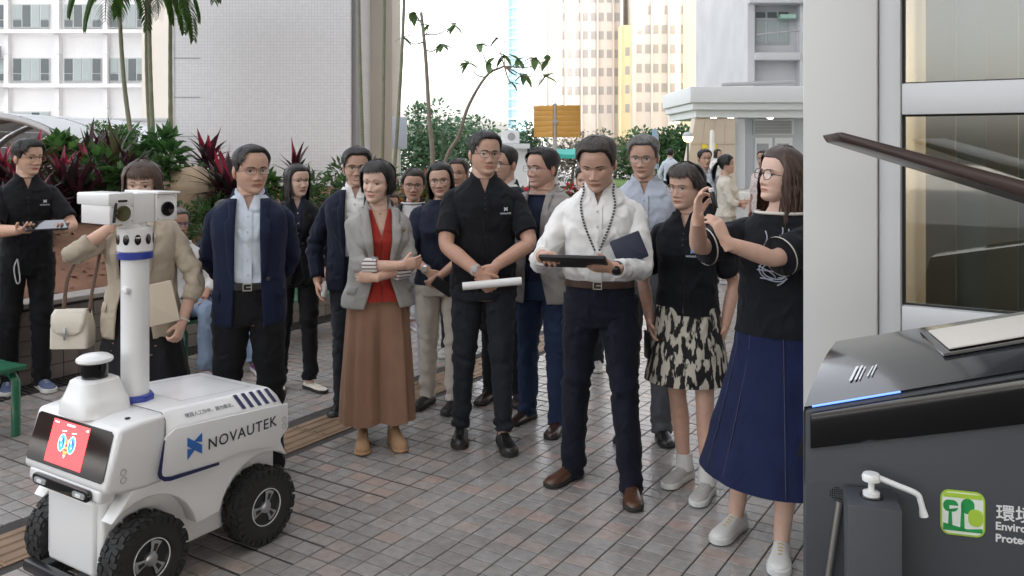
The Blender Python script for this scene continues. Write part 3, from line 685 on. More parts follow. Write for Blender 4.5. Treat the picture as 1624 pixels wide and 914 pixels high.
# ================================================================ ground and paving
asph = mat('far_paving', (.30, .29, .28), .75, var=.15, vscale=.6, bump=.1, bscale=30)
g = MB(); g.add([(-400, -60, -.02), (400, -60, -.02), (400, 900, -.02), (-400, 900, -.02)], [(0, 1, 2, 3)])
tag(g.build('ground', asph, smooth=False), None, kind='structure')

def tile_mat():
    m = mat('floor_tile', (.2, .19, .18), .42, spec=.5); n = m.node_tree; b = bsdf(m)
    geo = n.nodes.new('ShaderNodeNewGeometry'); mp = n.nodes.new('ShaderNodeMapping'); mp.vector_type = 'POINT'
    mp.inputs['Rotation'].default_value = (0, 0, math.atan2(U.x, U.y))      # u along y, v along x
    n.links.new(geo.outputs['Position'], mp.inputs[0])
    dv = n.nodes.new('ShaderNodeVectorMath'); dv.operation = 'DIVIDE'; dv.inputs[1].default_value = (TV, TU, 1); n.links.new(mp.outputs[0], dv.inputs[0])
    fl = n.nodes.new('ShaderNodeVectorMath'); fl.operation = 'FLOOR'; n.links.new(dv.outputs[0], fl.inputs[0])
    mu = n.nodes.new('ShaderNodeVectorMath'); mu.operation = 'MULTIPLY'; mu.inputs[1].default_value = (1, 1, 0); n.links.new(fl.outputs[0], mu.inputs[0])
    wnz = n.nodes.new('ShaderNodeTexWhiteNoise'); wnz.noise_dimensions = '3D'; n.links.new(mu.outputs[0], wnz.inputs['Vector'])
    cr = n.nodes.new('ShaderNodeValToRGB'); cr.color_ramp.interpolation = 'LINEAR'; e = cr.color_ramp.elements
    e[0].position = 0; e[0].color = (.275, .25, .23, 1); e[1].position = 1; e[1].color = (.37, .28, .245, 1)
    for p, c in ((.30, (.295, .28, .265, 1)), (.6, (.325, .31, .295, 1)), (.90, (.36, .305, .27, 1))):
        q = e.new(p); q.color = c
    n.links.new(wnz.outputs['Value'], cr.inputs[0])
    n1 = n.nodes.new('ShaderNodeTexNoise'); n1.inputs['Scale'].default_value = 22; n1.inputs['Detail'].default_value = 6; n.links.new(geo.outputs['Position'], n1.inputs['Vector'])
    n2 = n.nodes.new('ShaderNodeTexNoise'); n2.inputs['Scale'].default_value = .9; n2.inputs['Detail'].default_value = 4; n.links.new(geo.outputs['Position'], n2.inputs['Vector'])
    mr = n.nodes.new('ShaderNodeMapRange'); mr.inputs['From Min'].default_value = .3; mr.inputs['From Max'].default_value = .7; mr.inputs['To Min'].default_value = .86; mr.inputs['To Max'].default_value = 1.12; n.links.new(n1.outputs['Fac'], mr.inputs[0])
    mr2 = n.nodes.new('ShaderNodeMapRange'); mr2.inputs['From Min'].default_value = .3; mr2.inputs['From Max'].default_value = .7; mr2.inputs['To Min'].default_value = .85; mr2.inputs['To Max'].default_value = 1.15; n.links.new(n2.outputs['Fac'], mr2.inputs[0])
    mm = n.nodes.new('ShaderNodeMath'); mm.operation = 'MULTIPLY'; n.links.new(mr.outputs[0], mm.inputs[0]); n.links.new(mr2.outputs[0], mm.inputs[1])
    mx = n.nodes.new('ShaderNodeMix'); mx.data_type = 'RGBA'; mx.blend_type = 'MULTIPLY'; mx.inputs['Factor'].default_value = 1
    n.links.new(cr.outputs[0], mx.inputs['A']); n.links.new(mm.outputs[0], mx.inputs['B']); n.links.new(mx.outputs['Result'], b.inputs['Base Color'])
    rr = n.nodes.new('ShaderNodeMapRange'); rr.inputs['From Min'].default_value = .3; rr.inputs['From Max'].default_value = .7; rr.inputs['To Min'].default_value = .17; rr.inputs['To Max'].default_value = .34; n.links.new(n2.outputs['Fac'], rr.inputs[0]); n.links.new(rr.outputs[0], b.inputs['Roughness'])
    n3 = n.nodes.new('ShaderNodeTexNoise'); n3.inputs['Scale'].default_value = 55; n3.inputs['Detail'].default_value = 3; n.links.new(geo.outputs['Position'], n3.inputs['Vector'])
    bp = n.nodes.new('ShaderNodeBump'); bp.inputs['Strength'].default_value = .45; bp.inputs['Distance'].default_value = .004; n.links.new(n3.outputs['Fac'], bp.inputs['Height']); n.links.new(bp.outputs[0], b.inputs['Normal'])
    return m
TU, TV = .0882, .1142
TILE = tile_mat(); GROUT = mat('grout', (.045, .040, .036), .85, var=.3, vscale=8)
pv = MB(); pv.add([G(-14, -6.1, -.003), G(-14, 14, -.003), G(16, 14, -.003), G(16, -6.1, -.003)], [(0, 1, 2, 3)])
pavement = tag(pv.build('pavement', GROUT, smooth=False, recalc=False), None, kind='structure')
TAC0, TAC1 = -3.905, -3.595
def tile_rect(i, j):
    a0, b0 = i * TU, j * TV; a1, b1 = a0 + TU, b0 + TV; gp = .0028
    r = [a0 + gp, a1 - gp, b0 + gp, b1 - gp]
    bc = (b0 + b1) / 2; lim = -2.70 + .10 * math.sin(i * .7)
    if i % 2 == 0 and TAC1 < bc < lim or (i % 2 == 0 and -5.9 < bc < TAC0 and nz((a0 * .8, b0 * .8, 3)) > -.12): r[0] += .009
    return r
def visible(c):
    if c.y < 1: return None
    px = CXP + c.x / c.y * F_PX; py = HOR + CAMH / c.y * F_PX
    return (px, py) if -60 < px < 1700 and py < 960 else None
cand = []
for i in range(0, 190):
    for j in range(-52, 95):
        b0 = j * TV
        if b0 + TV > TAC0 and b0 < TAC1: continue
        c = G((i + .5) * TU, (j + .5) * TV); p = visible(c)
        if p is None or c.y > 13: continue
        hid = (p[0] > 1275) or (p[0] < 330 and p[1] > 880) or (p[0] < 440 and 640 < p[1] < 860 and p[0] > 60)
        cand.append((c.y + (100 if hid else 0), i, j))
cand.sort()
T_ = .008
base_me = {}
def tile_mesh(w, h):
    k = (round(w, 4), round(h, 4))
    if k not in base_me:
        me = bpy.data.meshes.new('tile'); b = .0022; x, y = w / 2, h / 2
        v = [(-x, -y, -.004), (x, -y, -.004), (x, y, -.004), (-x, y, -.004), (-x, -y, T_ - b), (x, -y, T_ - b), (x, y, T_ - b), (-x, y, T_ - b), (-x + b, -y + b, T_), (x - b, -y + b, T_), (x - b, y - b, T_), (-x + b, y - b, T_)]
        f = [(8, 9, 10, 11)] + [(q, (q + 1) % 4, 4 + (q + 1) % 4, 4 + q) for q in range(4)] + [(4 + q, 4 + (q + 1) % 4, 8 + (q + 1) % 4, 8 + q) for q in range(4)]
        me.from_pydata(v, [], f); me.materials.append(TILE); base_me[k] = me
    return base_me[k]
fld = MB(); ROT = math.atan2(-U.x, U.y)
for n_, (_, i, j) in enumerate(cand):
    a0, a1, b0, b1 = tile_rect(i, j); rr = random.Random(i * 977 + j); dz = rr.uniform(-.0008, .0008)
    if n_ < 300:
        o = bpy.data.objects.new('tile', tile_mesh(b1 - b0, a1 - a0)); C.objects.link(o); o.location = G((a0 + a1) / 2, (b0 + b1) / 2, -.003 - .004 + dz)
        o.rotation_euler = (rr.uniform(-.004, .004), rr.uniform(-.004, .004), ROT); o.parent = pavement
    else:
        b = .002; zt = T_ - .007 + dz; t = [rr.uniform(-.0004, .0004) for _ in range(4)]
        q = [G(a0, b0), G(a0, b1), G(a1, b1), G(a1, b0)]; cc = (q[0] + q[2]) / 2
        v = [Vector((p.x, p.y, -.003)) for p in q] + [p + (cc - p) * .03 + Vector((0, 0, zt + t[k])) for k, p in enumerate(q)]
        fld.add(v, [(4, 5, 6, 7)] + [(k, (k + 1) % 4, 4 + (k + 1) % 4, 4 + k) for k in range(4)])
tag(fld.build('tile_field', TILE, pavement, smooth=False), None, kind='stuff')
# tactile guide strip: bars along the walking direction on tan plates
TACM = mat('tactile_tile', (.25, .165, .10), .6, var=.22, vscale=5, bump=.15, bscale=60)
tac = thing('tactile_paving', 'tan ribbed tactile guide strip crossing the tiled floor beside the robot', 'tactile paving', G(2.4, (TAC0 + TAC1) / 2, 0))
L_ = .305
for k in range(2, 40):
    a0 = k * L_; q = MB(); q.prism([(0, 0), (TAC1 - TAC0 - .006, 0), (TAC1 - TAC0 - .006, L_ - .006), (0, L_ - .006)], G(a0, TAC0 + .003, 0), VR, U, Vector((0, 0, 1)), -.002, .003)
    for r in range(4):
        b0 = TAC0 + .022 + r * .074; q.prism([(0, 0), (.042, 0), (.034, .006), (.008, .006)], G(a0 + .012, b0, .003), VR, Vector((0, 0, 1)), U, 0, L_ - .03)
    q.build('plate', TACM, tac, smooth=False)
# drain with a grating along the planter wall
WALLB = -6.15
dm = mat('drain_dark', (.02, .02, .02), .9); gm = mat('grating', (.09, .085, .08), .5, metal=.6)
dr = thing('drain', 'grated floor drain running along the foot of the tiled planter wall', 'drain', G(5, -6.0, 0))
q = MB(); q.prism([(0, 0), (.20, 0), (.20, 12), (0, 12)], G(1, -6.13, 0), VR, U, Vector((0, 0, 1)), -.002, .0015); q.build('channel', dm, dr, smooth=False)
q = MB()
for k in range(300): q.prism([(0, 0), (.20, 0), (.20, .016), (0, .016)], G(1.0 + k * .04, -6.13, 0), VR, U, Vector((0, 0, 1)), .002, .012)
tag(q.build('bars', gm, dr, smooth=False), None, kind='stuff')

# ================================================================ planter with a tiled wall
PW = .55
def tile_wall_mat(name, c0, c1, tw, th, rough=.5, mort=(.12, .11, .10)):
    m = mat(name, c0, rough); n = m.node_tree; b = bsdf(m)
    return m
planter = thing('planter', 'long raised planter with a low wall of small brown grey tiles', 'planter', G(5, WALLB, 0))
wt = [mat('wall_tile_%d' % k, c, .42, var=.12, vscale=12) for k, c in enumerate(((.19, .16, .14), (.155, .13, .115), (.235, .20, .175), (.21, .175, .16)))]
q = MB(); q.prism([(0, 0), (-.20, 0), (-.20, PW - .002), (0, PW - .002)], G(1, WALLB - .012, 0), VR, Vector((0, 0, 1)), U, 0, 13); q.build('wall_core', GROUT, planter, smooth=False)
far_t = MB(); tile_n = 0
for r in range(5):
    for k in range(int(12 / .116)):
        a0 = 1.0 + k * .116; z0 = .012 + r * .104; c = G(a0 + .058, WALLB, z0); px = CXP + c.x / c.y * F_PX
        mi = rnd.choice((0, 0, 1, 2, 3, 1))
        if -40 < px < 420 and tile_n < 290:
            t = MB(); t.prism([(0, 0), (.110, 0), (.110, .098), (0, .098)], G(a0, WALLB - .013, z0), U, Vector((0, 0, 1)), VR, 0, .012 + rnd.uniform(0, .002)); t.build('tile', wt[mi], planter, smooth=False); tile_n += 1
        else: far_t.prism([(0, 0), (.110, 0), (.110, .098), (0, .098)], G(a0, WALLB - .013, z0), U, Vector((0, 0, 1)), VR, 0, .012, m=mi)
tag(far_t.build('tile_run', wt, planter, smooth=False), None, kind='stuff')
cop = mat('coping', (.33, .30, .27), .5, var=.15, vscale=8)
for k in range(20):
    t = MB(); t.prism([(0, 0), (-.24, 0), (-.24, .035), (0, .035)], G(1 + k * .6, WALLB + .012, PW), VR, Vector((0, 0, 1)), U, 0, .595); t.build('coping_stone', cop, planter, bevel=.004, angle=30)
SOIL = mat('soil', (.17, .085, .05), .95, var=.35, vscale=3, bump=.8, bscale=22)
def soil_h(p):
    d = -(p.dot(VR)) + WALLB; return PW - .05 + .62 * (1 - math.exp(-max(0, d) / 1.7)) + .05 * nz(p, .8) + .02 * nz(p, 3)
rows = []
for i in range(60):
    row = []
    for j in range(70):
        p = G(-1 + j * .2, WALLB - .2 - .13 * i, 0); p.z = soil_h(p); row.append(p)
    rows.append(row)
q = MB(); q.grid(rows); tag(q.build('soil', SOIL, angle=None), None, kind='structure')
# dead leaves and litter on the soil
q = MB(); rl = random.Random(5)
for k in range(900):
    p = G(rl.uniform(1, 9), WALLB - rl.uniform(.25, 3.0), 0); p.z = soil_h(p) + .012; a = rl.uniform(0, 6.3); d = Vector((math.cos(a), math.sin(a), rl.uniform(-.2, .3))) * rl.uniform(.02, .05); e = Vector((-d.y, d.x, rl.uniform(-.01, .02))) * .35
    q.add([p - d, p + e, p + d, p - e], [(0, 1, 2, 3)], 0, (.16 * rl.uniform(.5, 1.5), .09 * rl.uniform(.5, 1.4), .05))
tag(q.build('leaf_litter', mat('litter', rough=.8, attr='Col'), smooth=False), 'dry brown leaf litter scattered on the planter soil', 'leaf litter', kind='stuff')

# ================================================================ plants
LEAF = mat('leaf', rough=.42, spec=.5, attr='Col', var=.18, vscale=14)
_n = LEAF.node_tree; _t = _n.nodes.new('ShaderNodeBsdfTranslucent'); _x = _n.nodes.new('ShaderNodeMixShader'); _x.inputs[0].default_value = .38; _o = [q for q in _n.nodes if q.type == 'OUTPUT_MATERIAL'][0]
_at = [q for q in _n.nodes if q.type == 'ATTRIBUTE'][0]; _n.links.new(_at.outputs['Color'], _t.inputs[0]); _n.links.new(bsdf(LEAF).outputs[0], _x.inputs[1]); _n.links.new(_t.outputs[0], _x.inputs[2]); _n.links.new(_x.outputs[0], _o.inputs[0])
BARK = mat('bark', (.20, .16, .12), .85, var=.25, vscale=14, bump=.5, bscale=40)
def blade(q, p, d, L, w, col, droop=.6, seg=6, fold=.25, up=None):
    d = d.normalized(); side = d.cross(Vector((0, 0, 1)));
    if side.length < .05: side = Vector((1, 0, 0))
    side.normalize(); vs_, fs_ = [], []; cur = p.copy(); dd = d.copy()
    for i in range(seg + 1):
        a = i / seg; ww = w * math.sin(PI * min(1, .12 + .88 * a) ** .75) ** .9 if a < 1 else 0.0005
        nrm = side.cross(dd).normalized(); vs_ += [cur - side * ww + nrm * ww * fold, cur, cur + side * ww + nrm * ww * fold]
        dd = (dd + Vector((0, 0, -droop / seg))).normalized(); cur = cur + dd * (L / seg)
    for i in range(seg):
        for k in (0, 1): a = 3 * i + k; fs_.append((a, a + 1, a + 4, a + 3))
    q.add(vs_, fs_, 0, col)
def cordyline(p, label, h=.9, n=60, col=((.06, .012, .022), (.16, .02, .04), (.03, .04, .02)), L=.42, heads=3, seed=1, w=.032, group='ti plants in the planter', pink=.0, droop=.7):
    r = random.Random(seed); t = thing('cordyline_plant', label, 'plant', p, 0, group); st = MB(); fo = MB()
    for k in range(heads):
        off = Vector((r.uniform(-.22, .22), r.uniform(-.22, .22), 0)) * (0 if heads == 1 else 1); hh = h * r.uniform(.65, 1.05); top = p + off + Vector((r.uniform(-.05, .05), 0, hh))
        st.tube([p + off * .6 + Vector((0, 0, -.05)), p + off + Vector((0, 0, hh * .5)), top], [.016, .013, .010], 7)
        m = n // heads
        for i in range(m):
            a = i * 2.4 + r.uniform(-.3, .3); q = i / m; el = -.35 + 1.75 * q ** .8 + r.uniform(-.15, .15); d = Vector((math.cos(a) * math.cos(el), math.sin(a) * math.cos(el), math.sin(el)))
            c = r.choice(col); f = r.uniform(.6, 1.5); c = tuple(x * f for x in c)
            if pink and q > 1 - pink * .7: c = (.30 * r.uniform(.6, 1.2), .025, .05)
            blade(fo, top + Vector((0, 0, -.22 * (1 - q) * (hh + .3))), d, L * r.uniform(.7, 1.15), w * r.uniform(.8, 1.2), c, droop * r.uniform(.5, 1.3))
    st.build('stem', BARK, t, angle=None); fo.build('foliage', LEAF, t, angle=None); return t
def shrub(p, label, rx, ry, rz, n, leaf=.05, col=((.04, .09, .02), (.06, .13, .03), (.025, .06, .02)), seed=1, name='shrub', cat='shrub', group=None, w=.5, trunk=True, gap=.25, core=None):
    r = random.Random(seed); t = thing(name, label, cat, p, 0, group); fo = MB(); cl = []
    for k in range(max(6, n // 60)):
        a = r.uniform(0, 2 * PI); e = r.uniform(-.5, 1.0); q = r.uniform(.5, .95); cl.append((Vector((math.cos(a) * rx * q * math.cos(e), math.sin(a) * ry * q * math.cos(e), rz * (1 + .9 * math.sin(e) * q))), r.uniform(.18, .42)))
    for k in range(n):
        c, s_ = r.choice(cl); v = Vector((r.gauss(0, 1), r.gauss(0, 1), r.gauss(0, 1))); v.normalize(); v *= r.random() ** .4; pt = p + c + Vector((v.x * rx * s_, v.y * ry * s_, v.z * rz * s_))
        if pt.z < p.z + .02: pt.z = p.z + .02
        d = (v + Vector((r.uniform(-.6, .6), r.uniform(-.6, .6), r.uniform(-.2, .6)))).normalized(); L = leaf * r.uniform(.6, 1.4); sd = d.cross(Vector((r.uniform(-1, 1), r.uniform(-1, 1), 1))).normalized(); n2 = sd.cross(d)
        cc = r.choice(col); f = r.uniform(.65, 1.45); cc = tuple(x * f for x in cc)
        fo.add([pt, pt + d * L * .5 + sd * L * w * .5 + n2 * L * .06, pt + d * L - n2 * L * .12, pt + d * L * .5 - sd * L * w * .5 + n2 * L * .06], [(0, 1, 2, 3)], 0, cc)
    if trunk:
        st = MB()
        for c, s_ in cl[:14]: st.tube([p + Vector((0, 0, -.05)), p + Vector((c.x * .25, c.y * .25, c.z * .45)), p + c], [max(.012, rz * .035), max(.008, rz * .02), .006], 6)
        st.build('stem', BARK, t, angle=None)
    fo.build('foliage', LEAF, t, smooth=False); return t
def palm(p, label, h, n=14, L=2.2, seed=1, trunks=((0, 0, 0, 0),), col=((.05, .11, .02), (.07, .15, .03)), r0=.06, down=-1.0):
    r = random.Random(seed); t = thing('palm_tree', label, 'palm tree', p, 0); 
    for (dx, dy, lx, ly) in trunks:
        st = MB(); b = p + Vector((dx, dy, 0)); top = b + Vector((lx, ly, h * r.uniform(.9, 1.05))); pts = catmull([b, b.lerp(top, .5) + Vector((lx * .2, 0, 0)), top], 30)
        st.tube(pts, [r0 * (1.15 - .35 * i / 29) * (1.08 if i % 2 else 1) for i in range(30)], 10); st.build('trunk', mat('palm_trunk', (.19, .20, .13), .7, var=.2, vscale=8), t, angle=50)
        for k in range(n):
            fr = MB(); a = k * 2.4 + r.uniform(-.2, .2); el = r.uniform(.1, 1.25); d = Vector((math.cos(a) * math.cos(el), math.sin(a) * math.cos(el), math.sin(el))); cur = top.copy(); LL = L * r.uniform(.75, 1.1); N = 26; spine = []
            for i in range(N): spine.append(cur.copy()); d = (d + Vector((0, 0, down * .09 * (i / N + .25)))).normalized(); cur = cur + d * (LL / N)
            fr.tube(spine, [.014 * (1 - i / N) + .003 for i in range(N)], 5, 0, col=(.09, .12, .03))
            for i in range(3, N):
                tt = (spine[i] - spine[i - 1]).normalized(); sd = tt.cross(Vector((0, 0, 1))).normalized()
                for sg in (-1, 1):
                    c = r.choice(col); f = r.uniform(.6, 1.4); ll = LL * .23 * math.sin(PI * (.12 + .84 * i / N)) ** .6 * r.uniform(.85, 1.1)
                    blade(fr, spine[i], sd * sg + tt * .75 + Vector((0, 0, r.uniform(-.05, .25))), ll, .017, tuple(x * f for x in c), .9, 4, .2)
            fr.build('frond', LEAF, t, angle=None)
    return t
def gp(px, Z, dz=0.0):
    p = Vector(((px - CXP) * Z / F_PX, Z, 0)); p.z = soil_h(p) + dz; return p
DARK = ((.035, .010, .016), (.06, .014, .022), (.022, .022, .016)); RED = ((.20, .018, .04), (.09, .012, .025), (.05, .03, .02)); GRN = ((.035, .08, .02), (.05, .12, .03), (.03, .06, .02))
lab = 'ti plant '
SPEC = [(18, 8.6, .75, DARK, .35, 3, .25, 'dark ti plant by the arched shelter, behind the man in black polo'), (72, 9.2, .80, RED, .36, 2, .35, 'bright red leaved ti plant between the man with tablet and the green shrubs'),
        (116, 9.0, .72, RED, .36, 2, .35, 'crimson topped ti plant over dark strappy leaves'), (98, 8.5, .34, DARK, .48, 4, 0, 'dark drooping strap leaved plant just above the bare soil'), (150, 8.7, .38, DARK, .48, 4, 0, 'dark strap leaved plant beside the hanging bag owner'),
        (165, 9.6, 1.05, DARK, .55, 3, .0, 'tall burgundy ti plant spreading below the round green shrubs'), (205, 9.2, .95, ((.05, .05, .02), (.06, .02, .03)), .5, 2, 0, 'bronze green ti plant rising behind the woman in beige blazer'), (258, 10.6, .55, RED, .28, 1, .3, 'small red tipped ti plant peeking beside the boulder'),
        (336, 10.0, .95, DARK, .42, 3, .12, 'dark purple ti plant right of the boulder'), (352, 9.1, .78, DARK, .44, 3, .14, 'dense burgundy ti plant behind the shoulder of the man in navy blazer'),
        (463, 9.9, 1.02, DARK, .36, 1, .16, 'single red hearted ti plant standing against the pale tiled wall'), (437, 9.6, .5, DARK, .36, 2, 0, 'short dark ti plant beside the woman in black'), (30, 7.6, .35, DARK, .4, 3, .1, 'low dark ti plant behind the elbow of the man in black polo')]
for k, (px, Z, h, c, L, hd, pk, lb) in enumerate(SPEC): cordyline(gp(px, Z), lb, h * .62, 30 * hd, c, L, hd, seed=k + 3, pink=pk)
shrub(gp(185, 8.9), 'broad leaved dark green shrub under the palm stems', .42, .35, .36, 420, .13, GRN, 3, w=.62)
shrub(gp(250, 9.4), 'leafy green shrub between the palm stems and the boulder', .4, .35, .34, 420, .12, GRN, 4, w=.6)
shrub(gp(335, 8.7, -.15), 'low ferny green bush under the burgundy ti plants', .62, .45, .26, 700, .10, ((.05, .11, .03), (.035, .075, .02)), 5, w=.3)
shrub(gp(418, 9.0, -.1), 'bright ferny bush behind the woman in black', .55, .4, .24, 560, .10, ((.07, .15, .03), (.05, .1, .03)), 6, w=.28)
shrub(gp(520, 9.8), 'light green feathery bush beside the man in dark blazer', .55, .4, .34, 640, .12, ((.08, .16, .05), (.06, .12, .04)), 7, w=.25)
shrub(gp(600, 10.6), 'green bush under the slim palms beside the beige column', .6, .4, .4, 600, .13, ((.07, .14, .05), (.06, .12, .04)), 17, w=.25)
def croton(px, Z, h, label, seed):
    shrub(gp(px, Z), label, .4, .35, h, 230, .17, ((.10, .16, .02), (.30, .16, .02), (.08, .05, .02), (.22, .05, .02), (.05, .09, .02)), seed, w=.42, name='croton_plant', cat='plant')
croton(690, 9.2, .5, 'yellow and brown croton bush behind the woman in dark blouse', 8); croton(715, 9.8, .45, 'croton bush with orange leaves beside the leaning stem', 9); croton(655, 9.5, .34, 'low green croton behind the woman with short hair', 10)
for k, (px, lb) in enumerate(((140, 'smaller round clipped green shrub beside the arched shelter'), (176, 'larger round clipped green shrub left of the palm stems'))):
    shrub(atZ(px, 246, 12.5), lb, .32 + .13 * k, .3, .19 + .05 * k, 1500, .055, ((.06, .16, .03), (.09, .22, .05), (.04, .1, .02)), 20 + k, w=.55)
# boulder
shrub(gp(128, 9.8), 'mid green broad leaved shrub below the clipped shrubs', .5, .35, .42, 520, .13, ((.05, .12, .03), (.08, .17, .04)), 24, w=.6)
shrub(gp(60, 9.9), 'green shrub behind the red ti plants by the shelter', .5, .35, .36, 420, .12, ((.05, .12, .03), (.07, .15, .04)), 25, w=.6)
shrub(gp(222, 9.9), 'tall dark green foliage clump beneath the palm stems', .38, .3, .52, 520, .15, ((.04, .11, .03), (.06, .15, .04)), 26, w=.45)
shrub(gp(390, 9.6), 'green leafy clump against the tiled wall behind the navy blazer', .5, .3, .30, 480, .12, ((.05, .12, .03), (.08, .16, .04)), 27, w=.4)
q = MB(); bo = gp(292, 9.4); bo.z -= .1
rings = []
for i in range(22):
    e = -PI / 2 + PI * i / 21; ring = []
    for j in range(36):
        a = 2 * PI * j / 36; d = Vector((math.cos(a) * math.cos(e), math.sin(a) * math.cos(e), math.sin(e))); k = 1 + .22 * nz(d, 1.3, 4) + .07 * nz(d, 4, 1); ring.append(bo + Vector((d.x * .36 * k, d.y * .3 * k, d.z * .34 * k + .30)))
    rings.append(ring)
q.loft(rings); tag(q.build('boulder', mat('boulder_stone', (.33, .25, .17), .85, var=.4, vscale=5, bump=.6, bscale=12), angle=None), 'rounded tan boulder among the ti plants in front of the tiled wall', 'boulder')
# palms
palm(gp(238, 11.2), 'clump of slim green palm stems with long fronds beside the tiled wall', 2.95, 8, 1.15, 3, ((-.12, 0, -.30, 0), (-.02, .2, -.2, .2), (.12, -.1, -.1, 0), (.22, .15, -.05, .1)), r0=.028, down=-2.3)
palm(gp(592, 11.8), 'slim bamboo like palm clump by the beige column', 4.6, 6, 1.1, 5, ((-.12, 0, -.1, 0), (.1, .1, .05, 0), (.26, 0, .2, 0)), r0=.022)
# slender young tree with big leaves: two stems, branch towards the sign
t = thing('young_tree', 'slender leaning young tree with few large oval leaves', 'tree', gp(700, 10.0), 0); st = MB(); fo = MB(); rt = random.Random(12)
b0 = gp(688, 10.0)
p1 = [b0, atZ(686, 250, 10), atZ(681, 190, 10), atZ(675, 90, 10.1), atZ(668, 20, 10.2)]; p2 = [b0 + Vector((.02, -.02, 0)), atZ(705, 262, 9.9), atZ(728, 215, 9.8), atZ(743, 168, 9.7), atZ(772, 120, 9.6), atZ(800, 105, 9.6)]
st.tube(catmull(p1, 24), [.032 - .014 * i / 23 for i in range(24)], 8); st.tube(catmull(p2, 24), [.026 - .014 * i / 23 for i in range(24)], 8)
ends = [(680, 40), (640, 60), (700, 70), (655, 20), (720, 40), (760, 70), (742, 100), (800, 88), (822, 95), (832, 118), (812, 132), (848, 92), (868, 96), (866, 122), (790, 60), (775, 100)]
for ex, ey in ends:
    src = Vector(min(catmull(p1, 24)[12:] + catmull(p2, 24)[14:], key=lambda v: (v[0] - atZ(ex, ey, 9.7).x) ** 2 + (v[2] - atZ(ex, ey, 9.7).z) ** 2)); e = atZ(ex, ey, 9.7 + rt.uniform(-.2, .2)); mid = src.lerp(e, .5) + Vector((0, 0, -.05)); st.tube(catmull([src, mid, e], 8), [.010 - .0008 * i for i in range(8)], 6)
    for k in range(5):
        a = rt.uniform(0, 6.28); d = Vector((math.cos(a), math.sin(a) * .6, rt.uniform(-.9, .5))); f = rt.uniform(.7, 1.3); blade(fo, e, d, rt.uniform(.13, .20), rt.uniform(.030, .042), (.16 * f, .26 * f, .10 * f), .5, 6, .15)
st.build('trunk', mat('young_bark', (.23, .20, .16), .8, var=.2, vscale=10), t, angle=None); fo.build('foliage', LEAF, t, angle=None)

# ================================================================ roof, pillar, glazed shop front, and an unseen block added for shade
WP = mat('white_panel', (.64, .635, .61), .38, var=.03, vscale=1.5); CONC = mat('painted_soffit', (.72, .71, .69), .8)
PB, PA = None, None
P0 = Vector((1.062, 3.13, 0))                       # left front corner of the pillar
pa, pb = P0.dot(U), P0.dot(VR)
blk = thing('shop_and_shade_block', 'white corner pillar and glazed shop front, with an added unseen shade block above', 'building', P0)
q = MB(); q.prism([(.0, -.25), (9, -.25), (9, 9), (.0, 9)], P0, VR, U, Vector((0, 0, 1)), 4.6, 5.2); q.build('roof_slab', CONC, blk, smooth=False)
q = MB(); 
Zv = Vector((0, 0, 1))
q = MB(); q.prism([(4.5, -34), (40, -34), (40, 45), (4.5, 45)], P0, VR, U, Zv, 5.21, 78); q.build('shade_block', mat('shade_block_paint', (.55, .54, .52), .8), blk, smooth=False)  # unseen block, added and stretched to keep sun off plaza and canopy
q = MB(); q.prism([(0, 0), (.252, 0), (.252, .30), (0, .30)], P0, VR, U, Zv, 0, 4.6); q.build('pillar', WP, blk, bevel=.006)
FR = mat('window_frame_white', (.62, .63, .63), .4)
q = MB(); q.prism([(.255, .02), (.325, .02), (.325, .12), (.255, .12)], P0, VR, U, Zv, 0, 4.6); q.build('window_post', FR, blk, bevel=.004)
def zfor(py, Zd): return CAMH - (py - HOR) * Zd / F_PX
Zg = P0.y - .536 * .33
for y0, y1 in ((132, 182), (487, 528)):
    za, zb_ = zfor(y1, Zg), zfor(y0, Zg); q = MB(); q.prism([(.327, .025), (3.2, .025), (3.2, .11), (.327, .11)], P0, VR, U, Zv, za, zb_); q.build('window_rail', FR, blk, bevel=.004)
GAS = mat('gasket', (.02, .02, .02), .6)
def glass_mat():
    m = bpy.data.materials.new('shop_glass'); m.use_nodes = True; n = m.node_tree
    for x in list(n.nodes): n.nodes.remove(x)
    o = n.nodes.new('ShaderNodeOutputMaterial'); t = n.nodes.new('ShaderNodeBsdfTransparent'); t.inputs[0].default_value = (.72, .74, .70, 1); gl = n.nodes.new('ShaderNodeBsdfGlossy'); gl.inputs['Roughness'].default_value = .02
    fr = n.nodes.new('ShaderNodeFresnel'); fr.inputs[0].default_value = 2.1; x = n.nodes.new('ShaderNodeMixShader'); n.links.new(fr.outputs[0], x.inputs[0]); n.links.new(t.outputs[0], x.inputs[1]); n.links.new(gl.outputs[0], x.inputs[2]); n.links.new(x.outputs[0], o.inputs[0]); return m
SG = glass_mat()
r1, r2 = zfor(182, Zg), zfor(132, Zg); r3, r4 = zfor(528, Zg), zfor(487, Zg)
for za, zb_ in ((.1, r3), (r4, r1), (r2, 4.6)):
    q = MB(); q.prism([(.333, .068), (3.2, .068), (3.2, .074), (.333, .074)], P0, VR, U, Zv, za + .006, zb_ - .006); q.build('pane', SG, blk, smooth=False)
    q = MB()
    for (x0, x1, h0, h1) in ((.3255, .333, za, zb_), (.333, 3.2, za, za + .0055), (.333, 3.2, zb_ - .0055, zb_)): q.prism([(x0, .055), (x1, .055), (x1, .085), (x0, .085)], P0, VR, U, Zv, h0, h1)
    q.build('gasket', GAS, blk, smooth=False)
